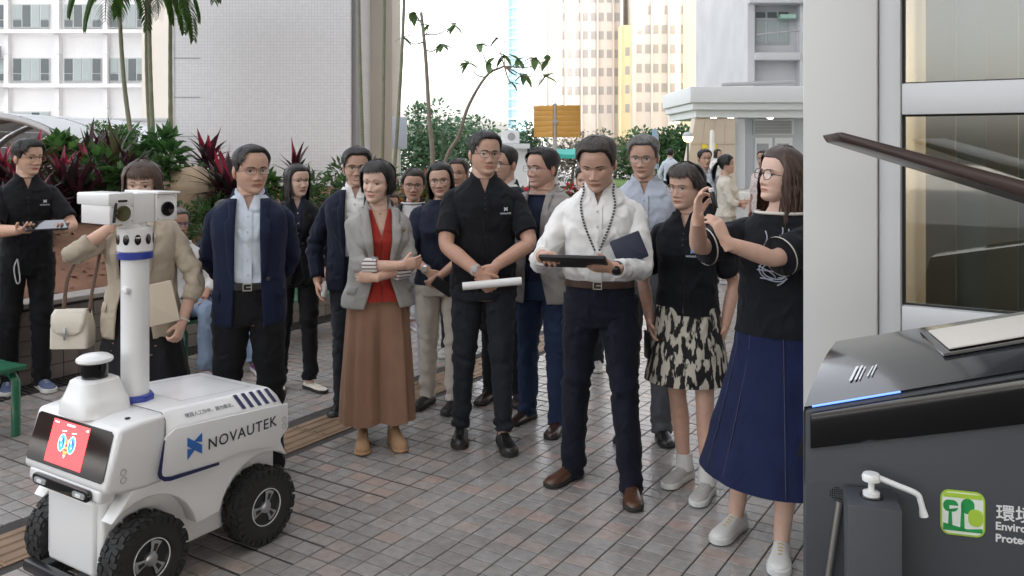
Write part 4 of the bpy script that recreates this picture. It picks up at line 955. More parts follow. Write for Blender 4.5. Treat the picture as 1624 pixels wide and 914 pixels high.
# inside the shop: back wall, side wall, counter boards, warm lamp
BEI = mat('shop_wall', (.62, .53, .43), .7, var=.08, vscale=1.2); BRD = mat('shop_board', (.30, .20, .13), .5, var=.15, vscale=4)
q = MB(); q.prism([(.2, 2.2), (3.6, 2.2), (3.6, 2.3), (.2, 2.3)], P0, VR, U, Zv, 0, 4.6); q.build('inner_wall', BEI, blk, smooth=False)
q = MB(); q.prism([(.28, .31), (3.6, .31), (3.6, 2.2), (.28, 2.2)], P0, VR, U, Zv, .004, .03); q.build('inner_floor', BRD, blk, smooth=False)
q = MB(); q.prism([(.02, .31), (.20, .31), (.20, 2.3), (.02, 2.3)], P0, VR, U, Zv, 0, 4.6); q.build('inner_wall', WP, blk, smooth=False)
PBG = mat('pale_reflection_band', (.50, .55, .57), .5, var=.06, vscale=2)  # panels added behind the glass, their colours standing in for reflection bands
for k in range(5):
    q = MB(); x = .345 + k * .105; q.prism([(x, .52 + .03 * (k % 2)), (x + .1046, .52 + .03 * (k % 2)), (x + .1046, .55 + .03 * (k % 2)), (x, .55 + .03 * (k % 2))], P0, VR, U, Zv, .035, 2.35); q.build('reflection_panel', PBG if k % 2 else mat('warm_reflection_band', (.46, .44, .40), .5), blk, bevel=.003)
for k, (x, y, w) in enumerate(((.62, 1.3, .10), (.98, 1.7, .07), (1.5, 1.4, .12), (2.1, 1.6, .1))):
    q = MB(); q.prism([(x, y), (x + w, y), (x + w, y + .12), (x, y + .12)], P0, VR, U, Zv, .03, 4.6); q.build('inner_post', WP if k % 2 else BRD, blk, bevel=.004)
q = MB(); q.prism([(.40, .9), (2.4, .9), (2.4, 1.1), (.40, 1.1)], P0, VR, U, Zv, 1.02, 1.06); q.build('shelf', BRD, blk, smooth=False)
for (x, y, z) in ((.86, .9, 2.10), (1.3, 1.2, 2.35)):
    q = MB(); c = P0 + VR * x + U * y + Zv * z; q.lathe([(.01, .5), (.012, .06), (.03, .04), (.035, 0), (.02, -.03), (.0, -.035)], c, Zv, 16); pl = q.build('pendant_lamp', mat('lamp_glow', (.9, .5, .2), .5, emit=(1, .45, .12), estr=3), blk)
    ld_ = bpy.data.lights.new('pendant_light', 'POINT'); ld_.energy = 4; ld_.color = (1, .82, .62); ld_.shadow_soft_size = .05; lo_ = bpy.data.objects.new('pendant_light', ld_); C.objects.link(lo_); lo_.location = c - Zv * .12; lo_.parent = blk; lo_.matrix_parent_inverse = blk.matrix_basis.inverted()
# ================================================================ background buildings
X1, Y1 = Vector((1, 0, 0)), Vector((0, 1, 0))
def wbox(name, m, parent, x0, x1, y0, y1, z0, z1, bevel=0, smooth=False):
    q = MB(); q.box(((x0 + x1) / 2, (y0 + y1) / 2, (z0 + z1) / 2), (x1 - x0, y1 - y0, z1 - z0)); return q.build(name, m, parent, bevel=bevel, smooth=smooth or bool(bevel))
def PX(px, Z): return (px - CXP) * Z / F_PX
def PZ(py, Z): return CAMH - (py - HOR) * Z / F_PX
FACW = mat('facade_white', (.74, .74, .75), .8, var=.06, vscale=.5); FACD = mat('window_glass_dark', (.07, .09, .10), .12, spec=.6); FACF = mat('window_alu', (.50, .52, .53), .5)
CURT = mat('window_curtain', (.35, .40, .40), .6)
# tiled wall: white mosaic wall block with its own tile relief in the shader
def mosaic(name, col, s, mort, rough=.45):
    m = mat(name, col, rough); n = m.node_tree; b = bsdf(m); geo = n.nodes.new('ShaderNodeTexCoord'); mp = n.nodes.new('ShaderNodeMapping'); mp.inputs['Rotation'].default_value = (PI / 2, 0, 0)
    n.links.new(geo.outputs['Object'], mp.inputs[0]); br = n.nodes.new('ShaderNodeTexBrick'); br.offset = 0; br.inputs['Scale'].default_value = 1.0; br.inputs['Brick Width'].default_value = s; br.inputs['Row Height'].default_value = s; br.inputs['Mortar Size'].default_value = s * .05
    br.inputs['Color1'].default_value = (*col, 1); br.inputs['Color2'].default_value = (*[c * .94 for c in col], 1); br.inputs['Mortar'].default_value = (*mort, 1)
    n.links.new(mp.outputs[0], br.inputs['Vector']); n.links.new(br.outputs['Color'], b.inputs['Base Color']); return m
MOS = mosaic('white_mosaic', (.76, .76, .78), .05, (.56, .56, .58)); JNT = mat('joint', (.33, .33, .34), .8)
ZT = 13.6
tw = thing('tiled_wall', 'tall pale grey wall clad in small white mosaic tiles', 'wall', (PX(410, ZT), ZT, 0))
q = MB(); q.box((PX(415, ZT), ZT + 1.2, 5.5), (PX(556, ZT) - PX(274, ZT), 2.4, 11)); q.build('wall', MOS, tw, smooth=False, origin=(PX(274, ZT), ZT, 0))
for k in range(14):
    z = .6 + k * .62; wbox('joint', JNT, tw, PX(276, ZT), PX(318, ZT), ZT - .006, ZT - .002, z, z + .012)
wbox('corner_bead', FACW, tw, PX(272, ZT), PX(276, ZT), ZT - .02, ZT + .05, 0, 11)
wbox('corner_post', mat('shade_grey', (.30, .30, .31), .7), tw, PX(555, ZT), PX(563, ZT), ZT + .1, ZT + .5, 0, 11)
ZB = 15.5
bc = thing('beige_column', 'smooth beige building column behind the slim palms', 'column', (PX(600, ZB), ZB, 0)); BEC = mat('beige_paint', (.62, .58, .52), .7, var=.05, vscale=1)
wbox('shaft', BEC, bc, PX(566, ZB), PX(622, ZB), ZB, ZB + 1.2, .3, 11, bevel=.02); wbox('plinth', JNT, bc, PX(563, ZB), PX(625, ZB), ZB - .03, ZB + 1.23, 0, .3, bevel=.01)
sg = thing('notice_panel', 'plain grey blue notice panel on a post by the beige column', 'sign', (PX(633, 14), 14, 0)); wbox('panel', mat('panel_grey', (.45, .50, .58), .5), sg, PX(622, 14), PX(645, 14), 14, 14.05, PZ(236, 14), PZ(186, 14), bevel=.005); wbox('post', FACF, sg, PX(632, 14), PX(634.5, 14), 14.052, 14.09, 0, PZ(190, 14))
# left apartment block with window bays
ZA = 45.0
ap = thing('apartment_block', 'white apartment block with banded windows behind the palm', 'building', (PX(120, ZA), ZA, 0))
wbox('wall', FACW, ap, PX(-160, ZA), PX(238, ZA), ZA, ZA + 8, 0, 16)
wbox('stair_tower', mat('cream_wall', (.68, .64, .58), .8, var=.04, vscale=.6), ap, PX(238, ZA), PX(300, ZA), ZA - 1, ZA + 8, 0, 16)
for row in range(5):
    y0 = -82 + row * 85
    for x0, x1 in ((-110, -58), (-52, 11), (22, 80), (103, 162), (176, 232)):
        if row == 3 and x0 > 60: continue
        xa, xb, za, zb = PX(x0, ZA), PX(x1, ZA), PZ(y0 + 42, ZA), PZ(y0 + 4, ZA)
        w = wbox('window', FACF, ap, xa, xb, ZA - .10, ZA - .004, za, zb)
        n = 4
        for k in range(n):
            a = xa + (xb - xa) * (k + .08) / n; b = xa + (xb - xa) * (k + .92) / n; low = k in (0, 3)
            wbox('pane', CURT if (k + row + int(x0)) % 3 else FACD, w, a, b, ZA - .13, ZA - .102, za + (.45 if low else .06), zb - .06)
            if low: wbox('pane', FACD, w, a, b, ZA - .13, ZA - .102, za + .06, za + .40)
    for x in (-58, 12, 92, 168, 234): wbox('pier', FACW, ap, PX(x, ZA), PX(x + 7, ZA), ZA - .35, ZA - .002, PZ(y0 + 84, ZA), PZ(y0 - .5, ZA))
    wbox('sill_band', FACW, ap, PX(-160, ZA), PX(236, ZA), ZA - .55, ZA - .36, PZ(y0 + 52, ZA), PZ(y0 + 46, ZA))
wbox('air_conditioner', JNT, ap, PX(-5, ZA), PX(9, ZA), ZA - .8, ZA - .37, PZ(92, ZA), PZ(75, ZA)); wbox('laundry', mat('laundry_dark', (.03, .03, .05), .9), ap, PX(-3, ZA), PX(9, ZA), ZA - .9, ZA - .86, PZ(148, ZA), PZ(128, ZA)); wbox('laundry', mat('laundry_dark', (.03, .03, .05), .9), ap, PX(5, ZA), PX(10, ZA), ZA - .9, ZA - .86, PZ(46, ZA), PZ(33, ZA))
# arched walkway shelter on the left
ZS = 11.2
arch = thing('arched_shelter', 'barrel vaulted walkway shelter with translucent roof and grey steel ribs', 'shelter', (PX(40, ZS), ZS, 0))
RIB = mat('grey_steel', (.42, .42, .42), .45, metal=.3); POLY = mat('polycarbonate', (.55, .58, .60), .35, spec=.5)
acx, rad, azb = PX(-30, ZS), (PX(132, ZS) - PX(-30, ZS)), PZ(284, ZS)
for k in range(4):
    y = ZS + k * 1.15; q = MB(); pts = [Vector((acx + rad * math.cos(a), y, azb + rad * .62 * math.sin(a))) for a in np.linspace(0, PI, 26)]
    q.tube([Vector((acx + rad, y, 0))] + pts + [Vector((acx - rad, y, 0))], .045, 8); q.build('rib', RIB, arch, angle=50)
    if k < 3:
        for i in range(0, 24, 3):
            q = MB(); rows = [[Vector((acx + (rad + .05) * math.cos(a), y + dy, azb + (rad * .62 + .05) * math.sin(a))) for a in np.linspace(PI * (i + 1.05) / 26, PI * (i + 3.95) / 26, 5)] for dy in (.05, 1.10)]; q.grid(rows); q.build('roof_panel', POLY, arch, solid=.012, angle=30)
for z_, w in ((azb + .02, .03), (azb + rad * .5, .03)):
    x = acx + rad * (1 if z_ < azb + .1 else .60); q = MB(); q.tube([Vector((x, ZS, z_)), Vector((x, ZS + 3.5, z_))], w, 8); q.build('purlin', RIB, arch)
# people-height white base wall behind the shrubs
wbx = thing('boundary_wall', 'low white boundary wall behind the round shrubs', 'wall', (PX(160, 20), 20, 0)); wbox('wall', FACW, wbx, PX(60, 20), PX(272, 20), 20, 20.3, 0, PZ(192, 20)); wbox('coping', FACF, wbx, PX(59, 20), PX(273, 20), 19.95, 20.35, PZ(192, 20), PZ(188, 20))

# ---------------- right: low white canopy building, estate block above it, stone-clad leaning pier
ZC = 27.0
cb = thing('canopy_building', 'low white building with deep flat canopy and louvred doors', 'building', (PX(1200, ZC), ZC, 0)); CW = mat('canopy_white', (.70, .72, .73), .6, var=.03, vscale=.8)
wbox('fascia', CW, cb, PX(1095, ZC), PX(1420, ZC), ZC, ZC + 5, PZ(163, ZC), PZ(137, ZC), bevel=.02); wbox('fascia', CW, cb, PX(1100, ZC), PX(1420, ZC), ZC + .12, ZC + 5, PZ(174, ZC), PZ(163, ZC) - .004, bevel=.01); wbox('soffit', CW, cb, PX(1107, ZC), PX(1420, ZC), ZC + .3, ZC + 5, PZ(186, ZC), PZ(174, ZC) - .004)
wbox('wall', mat('grey_wall', (.52, .55, .58), .7, var=.04, vscale=.8), cb, PX(1193, ZC), PX(1420, ZC), ZC + 1.6, ZC + 5, 0, PZ(186, ZC) - .004); wbox('column', mat('grey_column', (.60, .64, .68), .6), cb, PX(1171, ZC), PX(1194, ZC), ZC + .9, ZC + 1.6, .25, PZ(186, ZC) - .004, bevel=.02)
LV = mat('louvre_grey', (.33, .35, .36), .5); fr = wbox('vent_frame', CW, cb, PX(1194, ZC + 1.6), PX(1258, ZC + 1.6), ZC + 1.52, ZC + 1.597, PZ(214, ZC + 1.6), PZ(189, ZC + 1.6))
for k in range(9):
    z = PZ(212, ZC + 1.5) + k * .048; wbox('louvre', LV, fr, PX(1197, ZC + 1.5), PX(1255, ZC + 1.5), ZC + 1.46, ZC + 1.51, z, z + .03)
for x0, x1 in ((1196, 1224), (1228, 1256)):
    d = wbox('door', CW, cb, PX(x0, ZC + 1.6), PX(x1, ZC + 1.6), ZC + 1.54, ZC + 1.597, .25, PZ(219, ZC + 1.6), bevel=.01); pnl = wbox('door_louvre', LV, d, PX(x0 + 5, ZC + 1.5), PX(x1 - 5, ZC + 1.5), ZC + 1.50, ZC + 1.535, PZ(256, ZC + 1.5), PZ(228, ZC + 1.5))
for x in (1140, 1168, 1232):
    q = MB(); q.lathe([(.09, 0), (.09, -.02), (.06, -.03)], (PX(x, ZC), ZC + .7, PZ(186, ZC) - .002), Zv, 14); q.build('downlight', mat('downlight', (.9, .9, .85), .4, emit=(1, .95, .85), estr=3), cb)
wbox('step', mat('pale_step', (.66, .65, .63), .6, var=.06, vscale=1), cb, PX(1165, ZC), PX(1420, ZC), ZC - .6, ZC + 5, 0, .25, bevel=.02)
STN = mat('stone_clad', (.60, .50, .40), .55, var=.10, vscale=.9)
pr = thing('stone_pier', 'leaning beige stone clad pier under the white canopy with small yellow notices', 'pier', (PX(1140, ZC), ZC + .5, 0))
q = MB(); q.prism([(PX(1084, ZC), 0), (PX(1172, ZC), 0), (PX(1172, ZC), PZ(187, ZC)), (PX(1107, ZC), PZ(187, ZC))], (0, ZC + .4, 0), X1, Zv, Y1, 0, .6); q.build('core', STN, pr, smooth=False)
for i in range(3):
    for j in range(4):
        z0, z1 = .02 + i * .86, .85 + i * .86
        if z1 > PZ(187, ZC): z1 = PZ(187, ZC) - .01
        l0 = PX(1084, ZC) + (PX(1107, ZC) - PX(1084, ZC)) * z0 / PZ(187, ZC); l1 = PX(1084, ZC) + (PX(1107, ZC) - PX(1084, ZC)) * z1 / PZ(187, ZC); R_ = PX(1171, ZC)
        q = MB(); q.prism([(l0 + (R_ - l0) * (j + .01) / 4, z0), (l0 + (R_ - l0) * (j + .99) / 4, z0), (l1 + (R_ - l1) * (j + .99) / 4, z1), (l1 + (R_ - l1) * (j + .01) / 4, z1)], (0, ZC + .385, 0), X1, Zv, Y1, -.012 - .004 * ((i + j) % 2), .012); q.build('stone_panel', STN, pr, smooth=False)
YEL = mat('yellow_notice', (.80, .62, .03), .5)
for x in (1117, 1133): wbox('notice', YEL, pr, PX(x, ZC), PX(x + 8, ZC), ZC + .34, ZC + .365, PZ(244, ZC), PZ(229, ZC))
cn = thing('traffic_cone', 'tall white cone standing between the two yellow notices', 'cone', (PX(1130, ZC - .3), ZC - .3, 0)); q = MB(); c0 = Vector((PX(1129.5, ZC - .3), ZC - .3, 0)); q.lathe([(.16, .25), (.10, 1.2), (.07, PZ(212, ZC)), (.05, PZ(207, ZC)), (.0, PZ(206.5, ZC))], c0, Zv, 18); q.build('body', mat('cone_white', (.75, .74, .72), .5), cn); q = MB(); q.box(c0 + Vector((0, 0, .13)), (.5, .5, .25)); q.build('base', JNT, cn, bevel=.02)
ZE = 33.0
eb = thing('estate_tower', 'weathered white housing tower with aluminium windows above the canopy', 'building', (PX(1230, ZE), ZE, 0)); EW = mat('tower_white', (.55, .56, .58), .8, var=.10, vscale=.7)
wbox('wall', EW, eb, PX(1183, ZE), PX(1500, ZE), ZE, ZE + 9, 2.6, 24); wbox('corner_pier', EW, eb, PX(1180, ZE), PX(1191, ZE), ZE - .5, ZE - .002, 2.6, 24); wbox('corner_pier', EW, eb, PX(1262, ZE), PX(1270, ZE), ZE - .5, ZE - .002, 2.6, 24)
for k in range(4):
    y = 10 - k * 88
    wbox('floor_band', EW, eb, PX(1180, ZE), PX(1400, ZE), ZE - .75, ZE - .502, PZ(y, ZE), PZ(y - 12, ZE), bevel=.03); wbox('floor_band', EW, eb, PX(1191, ZE), PX(1262, ZE), ZE - .60, ZE - .003, PZ(y + 88, ZE), PZ(y + 76, ZE), bevel=.03)
    w = wbox('window', FACF, eb, PX(1196, ZE), PX(1250, ZE), ZE - .06, ZE - .003, PZ(y + 60, ZE), PZ(y + 8, ZE))
    for i in range(3):
        a, b = 1198 + i * 18, 1213 + i * 18; wbox('pane', CURT, w, PX(a, ZE), PX(b, ZE), ZE - .09, ZE - .062, PZ(y + 58, ZE), PZ(y + 22, ZE)); wbox('pane', FACD, w, PX(a, ZE), PX(b, ZE), ZE - .09, ZE - .062, PZ(y + 19, ZE), PZ(y + 10, ZE))
    q = MB(); q.tube([Vector((PX(1190, ZE), ZE - .95, PZ(y + 50, ZE))), Vector((PX(1255, ZE), ZE - .95, PZ(y + 44, ZE)))], .03, 8); q.tube([Vector((PX(1252, ZE), ZE - .95, PZ(y + 62, ZE))), Vector((PX(1252, ZE), ZE - .9, PZ(y + 40, ZE)))], .025, 8); q.build('drying_rack', RIB, eb)
    wbox('window_hood', mat('green_hood', (.35, .55, .45), .5), eb, PX(1232, ZE), PX(1256, ZE), ZE - .5, ZE - .062, PZ(y + 22, ZE), PZ(y + 16, ZE))
q = MB(); q.tube([Vector((PX(1150, ZC), ZC + .5, PZ(133, ZC))), Vector((PX(1268, ZC), ZC + .5, PZ(128, ZC)))], .06, 8); o = q.build('roof_pipe', RIB, cb)

# ---------------- far towers
def tower(label, px0, px1, Z, ytop, col, cols, seed=1, fl=2.9, depth=14, band=None, wcol=(.42, .41, .40), glass=False, wp=.62, group='far housing towers'):
    r = random.Random(seed); x0, x1 = PX(px0, Z), PX(px1, Z); H_ = PZ(ytop, Z); t = thing('tower_block', label, 'building', ((x0 + x1) / 2, Z, 0), 0, group)
    wm = mat('tower_wall_%d' % seed, col, .8, var=.04, vscale=.15); wbox('wall', wm, t, x0, x1, Z, Z + depth, 0, H_)
    gw = mat('far_window_%d' % seed, wcol, .35, spec=.5); nf = int(min(H_, 60) / fl); cw = (x1 - x0) / cols
    for c in range(cols):
        for f in range(1, nf):
            z = f * fl
            if PZ(0, Z) + 4 < z: continue
            if z < 3: continue
            wbox('window', gw, t, x0 + cw * (c + .5 - wp / 2), x0 + cw * (c + .5 + wp / 2), Z - .06, Z - .004, z + .9, z + 2.2)
        if c % 2 == 0: wbox('rib', band or wm, t, x0 + cw * c - .12, x0 + cw * c + .12, Z - .5, Z - .07, 0, H_)
    return t
tower('very pale tower with narrow windows behind the orange sign', 838, 866, 120, -60, (.48, .50, .52), 2, 31, wcol=(.2, .2, .2), group=None)
tower('broad white housing tower with ranks of small windows', 872, 985, 135, -90, (.54, .49, .45), 9, 32, wcol=(.32, .30, .29), group=None)
ylw = mat('yellow_band', (.80, .60, .28), .7)
tower('slim pale yellow stair tower between white towers', 984, 1006, 132, 40, (.82, .70, .45), 1, 33, group=None, wp=.3)
tower('white housing tower beside the yellow stair tower', 1007, 1100, 128, -90, (.62, .57, .52), 7, 34, wcol=(.36, .34, .32), group=None)
tower('peach and yellow tower next to the weathered white housing tower', 1118, 1176, 110, -70, (.80, .66, .46), 5, 35, group=None, wp=.5, wcol=(.45, .36, .25))
gt = thing('glass_tower', 'slim pale blue glass high rise with curved face far away', 'building', (PX(822, 230), 230, 0)); GB = mat('pale_blue_glass', (.20, .36, .46), .15, spec=.6)
q = MB(); pts = [(PX(806, 230), 230), (PX(812, 230), 228.6), (PX(820, 230), 228), (PX(828, 230), 228.6), (PX(834, 230), 231), (PX(834, 230), 240), (PX(806, 230), 240)]; q.loft([[Vector((a, b, z)) for a, b in pts] for z in (0, 60)]); q.build('shaft', GB, gt, smooth=False)
for k in range(22):
    z = 3 + k * 2.7; q = MB(); q.loft([[Vector((PX(820, 230) + (a - PX(820, 230)) * 1.02, b - .15, zz)) for a, b in pts] for zz in (z, z + .5)]); q.build('floor_band', mat('pale_band', (.42, .52, .58), .5), gt, smooth=False)
# ---------------- street things in the middle distance
ZG = 12.6
s = thing('sign_board', 'two orange slatted sign boards on a grey post', 'sign', (PX(880, ZG), ZG, 0)); ORM = mat('orange_board', (.62, .33, .07), .6, var=.08, vscale=3)
q = MB(); q.tube([Vector((PX(880, ZG), ZG, 0)), Vector((PX(880, ZG), ZG, PZ(164, ZG)))], .030, 12); q.build('post', RIB, s)
for nme, xa, xb, ya in (('l', 848, 877, .0), ('r', 883, 921, .0)):
    for k in range(6):
        y0 = 167 + k * 8.5; q = MB(); a = Vector((PX(xa, ZG), ZG + (.28 if nme == 'l' else -.03), 0)); b = Vector((PX(xb, ZG), ZG + (-.03 if nme == 'l' else .10), 0)); d = (b - a); L = d.length; d.normalize(); q.prism([(0, PZ(y0 + 8.35, ZG)), (L, PZ(y0 + 8.35, ZG)), (L, PZ(y0, ZG)), (0, PZ(y0, ZG))], a, d, Zv, d.cross(Zv), -.012, .012); q.build('slat', ORM, s, bevel=.003)
    if nme == 'l': wbox('bracket', RIB, s, PX(876, ZG), PX(884, ZG), ZG - .05, ZG + .05, PZ(196, ZG), PZ(190, ZG))
sd_ = thing('kiosk', 'small white flat roofed kiosk with an air conditioner on top', 'kiosk', (PX(805, 24), 24, 0)); wbox('wall', FACW, sd_, PX(770, 24), PX(836, 24), 24, 26, 0, PZ(236, 24)); wbox('roof', CW, sd_, PX(766, 24), PX(840, 24), 23.7, 26.2, PZ(236, 24) + .004, PZ(228, 24))
au = wbox('air_conditioner', FACW, sd_, PX(795, 24), PX(824, 24), 24.2, 24.8, PZ(228, 24) + .004, PZ(207, 24), bevel=.02); q = MB(); q.lathe([(.11, 0), (.11, .02), (.04, .025)], (PX(811, 24), 24.195, PZ(217, 24)), Vector((0, -1, 0)), 20); q.build('fan_grille', JNT, au)
aw = thing('awning', 'long teal fabric awning over the low stalls by the signpost', 'awning', (PX(880, 21), 21, 0)); TEAL = mat('teal_fabric', (.05, .42, .36), .8)
q = MB(); q.grid([[Vector((PX(842 + k * 10, 21), 21 + dy, PZ(y + .8 * math.sin(k * 1.3), 21))) for k in range(9)] for dy, y in ((1.2, 238), (0, 246), (-.02, 251))]); q.build('cover', TEAL, aw, solid=.02)
for x in (846, 884, 918):
    q = MB(); q.tube([Vector((PX(x, 21), 21.3, 0)), Vector((PX(x, 21), 21.3, PZ(246, 21)))], .03, 8); q.build('post', RIB, aw)
for k, x in enumerate((728, 850, 893)):
    rr = random.Random(k); shrub(Vector((PX(x, 19), 19, 0)), ('flower bed shrub with red blossoms behind the man in dark polo', 'flowering shrub with red blossoms under the teal awning', 'flowering shrub with red blossoms beside the orange sign post')[k], .55, .4, .42, 420, .12, ((.05, .1, .03), (.07, .14, .04), (.5, .03, .05)), 60 + k, w=.6)
# street lamp with a globe, blue sign post, lawn, hedge, trees
ZL = 26.0
lp_ = thing('street_lamp', 'globe street lamp on a thin post in front of the trees', 'street lamp', (PX(1091, ZL), ZL, 0)); q = MB(); q.lathe([(.07, 0), (.05, .3), (.03, .5), (.03, PZ(226, ZL))], (PX(1091, ZL), ZL, 0), Zv, 12); q.build('post', mat('lamp_post_green', (.06, .09, .07), .5), lp_)
q = MB(); c = Vector((PX(1091, ZL), ZL, PZ(218, ZL))); q.lathe([(.03, -.15), (.10, -.12), (.14, -.06), (.155, 0), (.14, .06), (.10, .115), (.0, .15)], c, Zv, 20); q.build('globe', mat('lamp_globe', (.85, .70, .50), .3, emit=(1, .62, .25), estr=1.2), lp_); q = MB(); q.lathe([(.16, .02), (.15, .09), (.09, .15), (0, .17)], c, Zv, 20); q.build('cap', FACF, lp_)
bs = thing('blue_sign', 'narrow pale blue direction sign on twin posts beyond the older man', 'sign', (PX(1040, 22), 22, 0)); wbox('panel', mat('pale_blue_sign', (.35, .52, .75), .5), bs, PX(1035, 22), PX(1042, 22), 22, 22.05, PZ(268, 22), PZ(205, 22)); wbox('post', FACF, bs, PX(1037, 22), PX(1039, 22), 22.052, 22.1, 0, PZ(205, 22)); wbox('post', FACF, bs, PX(1043, 22), PX(1044.5, 22), 22.0, 22.05, 0, PZ(212, 22))
lw = MB(); rows = [[Vector((PX(960 + 22 * k, z_), z_, .05 + .02 * nz((k, z_, 0)))) for k in range(9)] for z_ in (20, 24, 28, 34, 42)]; lw.grid(rows); tag(lw.build('lawn', mat('lawn_grass', (.13, .22, .05), .9, var=.3, vscale=3, bump=.6, bscale=60), angle=None), None, kind='structure')
shrub(Vector((PX(1052, 24), 24, 0)), 'round clipped bright green hedge beside the blue sign', .7, .6, .62, 1500, .10, ((.10, .20, .03), (.07, .15, .03)), 70, w=.6, name='hedge', cat='hedge')
def tree(label, px, Z, ybase, rx, rz, ztop, n, seed, col, leaf):
    p = Vector((PX(px, Z), Z, 0)); r = random.Random(seed); t = thing('tree', label, 'tree', p, 0, None); st = MB(); fo = MB(); zc = ztop - rz
    st.tube([p, p + Vector((.1, 0, zc * .6)), p + Vector((.2, 0, zc))], [rz * .07, rz * .055, rz * .04], 9); cl = []
    for k in range(26):
        v = Vector((r.gauss(0, 1), r.gauss(0, 1), r.gauss(0, 1))); v.normalize(); v *= r.uniform(.45, .92); c = p + Vector((v.x * rx, v.y * rx * .8, zc + v.z * rz)); cl.append((c, r.uniform(.22, .40))); st.tube([p + Vector((.2, 0, zc * .85)), (p + Vector((0, 0, zc))).lerp(c, .5) + Vector((0, 0, -.1)), c], [rz * .035, rz * .02, rz * .008], 6)
    for k in range(n):
        c, s_ = r.choice(cl); v = Vector((r.gauss(0, 1), r.gauss(0, 1), r.gauss(0, 1))); v.normalize(); v *= r.random() ** .45; pt = c + Vector((v.x * rx * s_, v.y * rx * s_, v.z * rz * s_)); d = (v + Vector((r.uniform(-.7, .7), r.uniform(-.7, .7), r.uniform(-.5, .5)))).normalized(); L = leaf * r.uniform(.6, 1.4); sd = d.cross(Vector((r.uniform(-1, 1), r.uniform(-1, 1), 1))).normalized()
        cc = r.choice(col); f = r.uniform(.6, 1.45); fo.add([pt, pt + d * L * .5 + sd * L * .3, pt + d * L, pt + d * L * .5 - sd * L * .3], [(0, 1, 2, 3)], 0, tuple(x * f for x in cc))
    st.build('trunk', BARK, t, angle=None); fo.build('crown', LEAF, t, smooth=False)
GT = ((.06, .15, .05), (.045, .11, .04), (.10, .20, .06)); PG = ((.10, .20, .11), (.15, .25, .13), (.07, .14, .07))
tree('leafy pale green tree left of the leaning young stem', 668, 30, 0, 1.9, 1.4, PZ(172, 30), 4200, 81, PG, .17); tree('pale green tree with thin crown behind the kiosk', 730, 36, 0, 1.9, 1.1, PZ(186, 36), 2600, 82, PG, .18)
tree('dense green tree behind the globe lamp', 1072, 38, 0, 2.2, 1.5, PZ(200, 38), 5200, 83, GT, .20); tree('rounded green tree behind the older man in pale shirt', 1022, 42, 0, 2.2, 1.4, PZ(205, 42), 4200, 84, GT, .20); tree('darker green tree beside the leaning stone pier', 1102, 36, 0, 1.3, 1.2, PZ(206, 36), 3200, 85, GT, .18)
tree('grey twiggy tree below the orange sign', 905, 34, 0, 2.4, 1.0, PZ(212, 34), 2600, 86, ((.20, .20, .17), (.14, .17, .11), (.25, .23, .2)), .15); tree('brownish tree between the orange sign and the man in white shirt', 975, 44, 0, 2.4, 1.3, PZ(205, 44), 3000, 87, ((.16, .15, .09), (.10, .14, .07)), .2); tree('slim pale shrub tree beside the kiosk', 838, 26, 0, .7, .8, PZ(190, 26), 1300, 88, PG, .12)
# green steel benches
GRB = mat('green_enamel', (.015, .13, .065), .32, coat=.3)
def bench(a0, a1, b0, label, parts=True):
    t = thing('bench', label, 'bench', G((a0 + a1) / 2, b0 - .2, 0), 0, None); h = .40
    for k in range(6):
        q = MB(); bb = b0 - .005 - k * .075; q.prism([(0, 0), (-.062, 0), (-.062, .028), (0, .028)], G(a0, bb, h - .028 + .010 * abs(k - 2.5) / 2.5), VR, Zv, U, 0, a1 - a0); q.build('seat_slat', GRB, t, bevel=.006)
    for a in (a0 + .03, a1 - .09):
        q = MB(); pts = [G(a + .03, b0 - .02, 0), G(a + .03, b0 - .02, h - .08), G(a + .03, b0 - .06, h - .045), G(a + .03, b0 - .40, h - .045), G(a + .03, b0 - .43, h - .08), G(a + .03, b0 - .43, 0)]; q.tube(pts, [(.028, .016)] * 6, 10, up=tuple(VR)); q.build('leg', GRB, t, angle=50)
bench(3.98, 5.75, -5.40, 'green metal bench with people seated beside the planter wall')
bench(1.3, 2.75, -5.14, 'green metal bench with rounded end beside the man with tablet')
# ================================================================ patrol robot: local frame a (to the rear, along U), b (to its left side in the picture's right, along VR), z
WHT = mat('robot_white', (.80, .80, .80), .28, coat=.35, var=.02, vscale=3); NAVY = mat('robot_navy', (.012, .018, .085), .35); GLB = mat('gloss_black', (.006, .006, .007), .06, coat=.5); RUB = mat('tyre_rubber', (.018, .018, .018), .75, bump=.3, bscale=80); BLU = mat('collar_blue', (.012, .035, .30), .3, coat=.3); ALU = mat('alu_grey', (.45, .46, .48), .35, metal=.9)
RO = G(1.985, -3.145, 0)
rb = thing('patrol_robot', 'white four wheeled patrol robot with camera mast and red face screen', 'robot', RO)
def L(a, b, z): return RO + U * a + VR * b + Vector((0, 0, z))
def prof(name, poly, b0, b1, m, parent=rb, bevel=.01):
    q = MB(); q.prism(poly, RO, U, Zv, VR, b0, b1); return q.build(name, m, parent, bevel=bevel, angle=40)
def arc(cx, cz, r, a0, a1, n=12): return [(cx + r * math.cos(a), cz + r * math.sin(a)) for a in np.linspace(math.radians(a0), math.radians(a1), n)]
# lower hull with wheel arches
hull = prof('lower_hull', [(-.118, .445), (-.128, .41), (-.132, .12), (-.11, .10), (.66, .10), (.69, .14), (.69, .40), (.64, .445)], -.185, .185, WHT, bevel=.014)
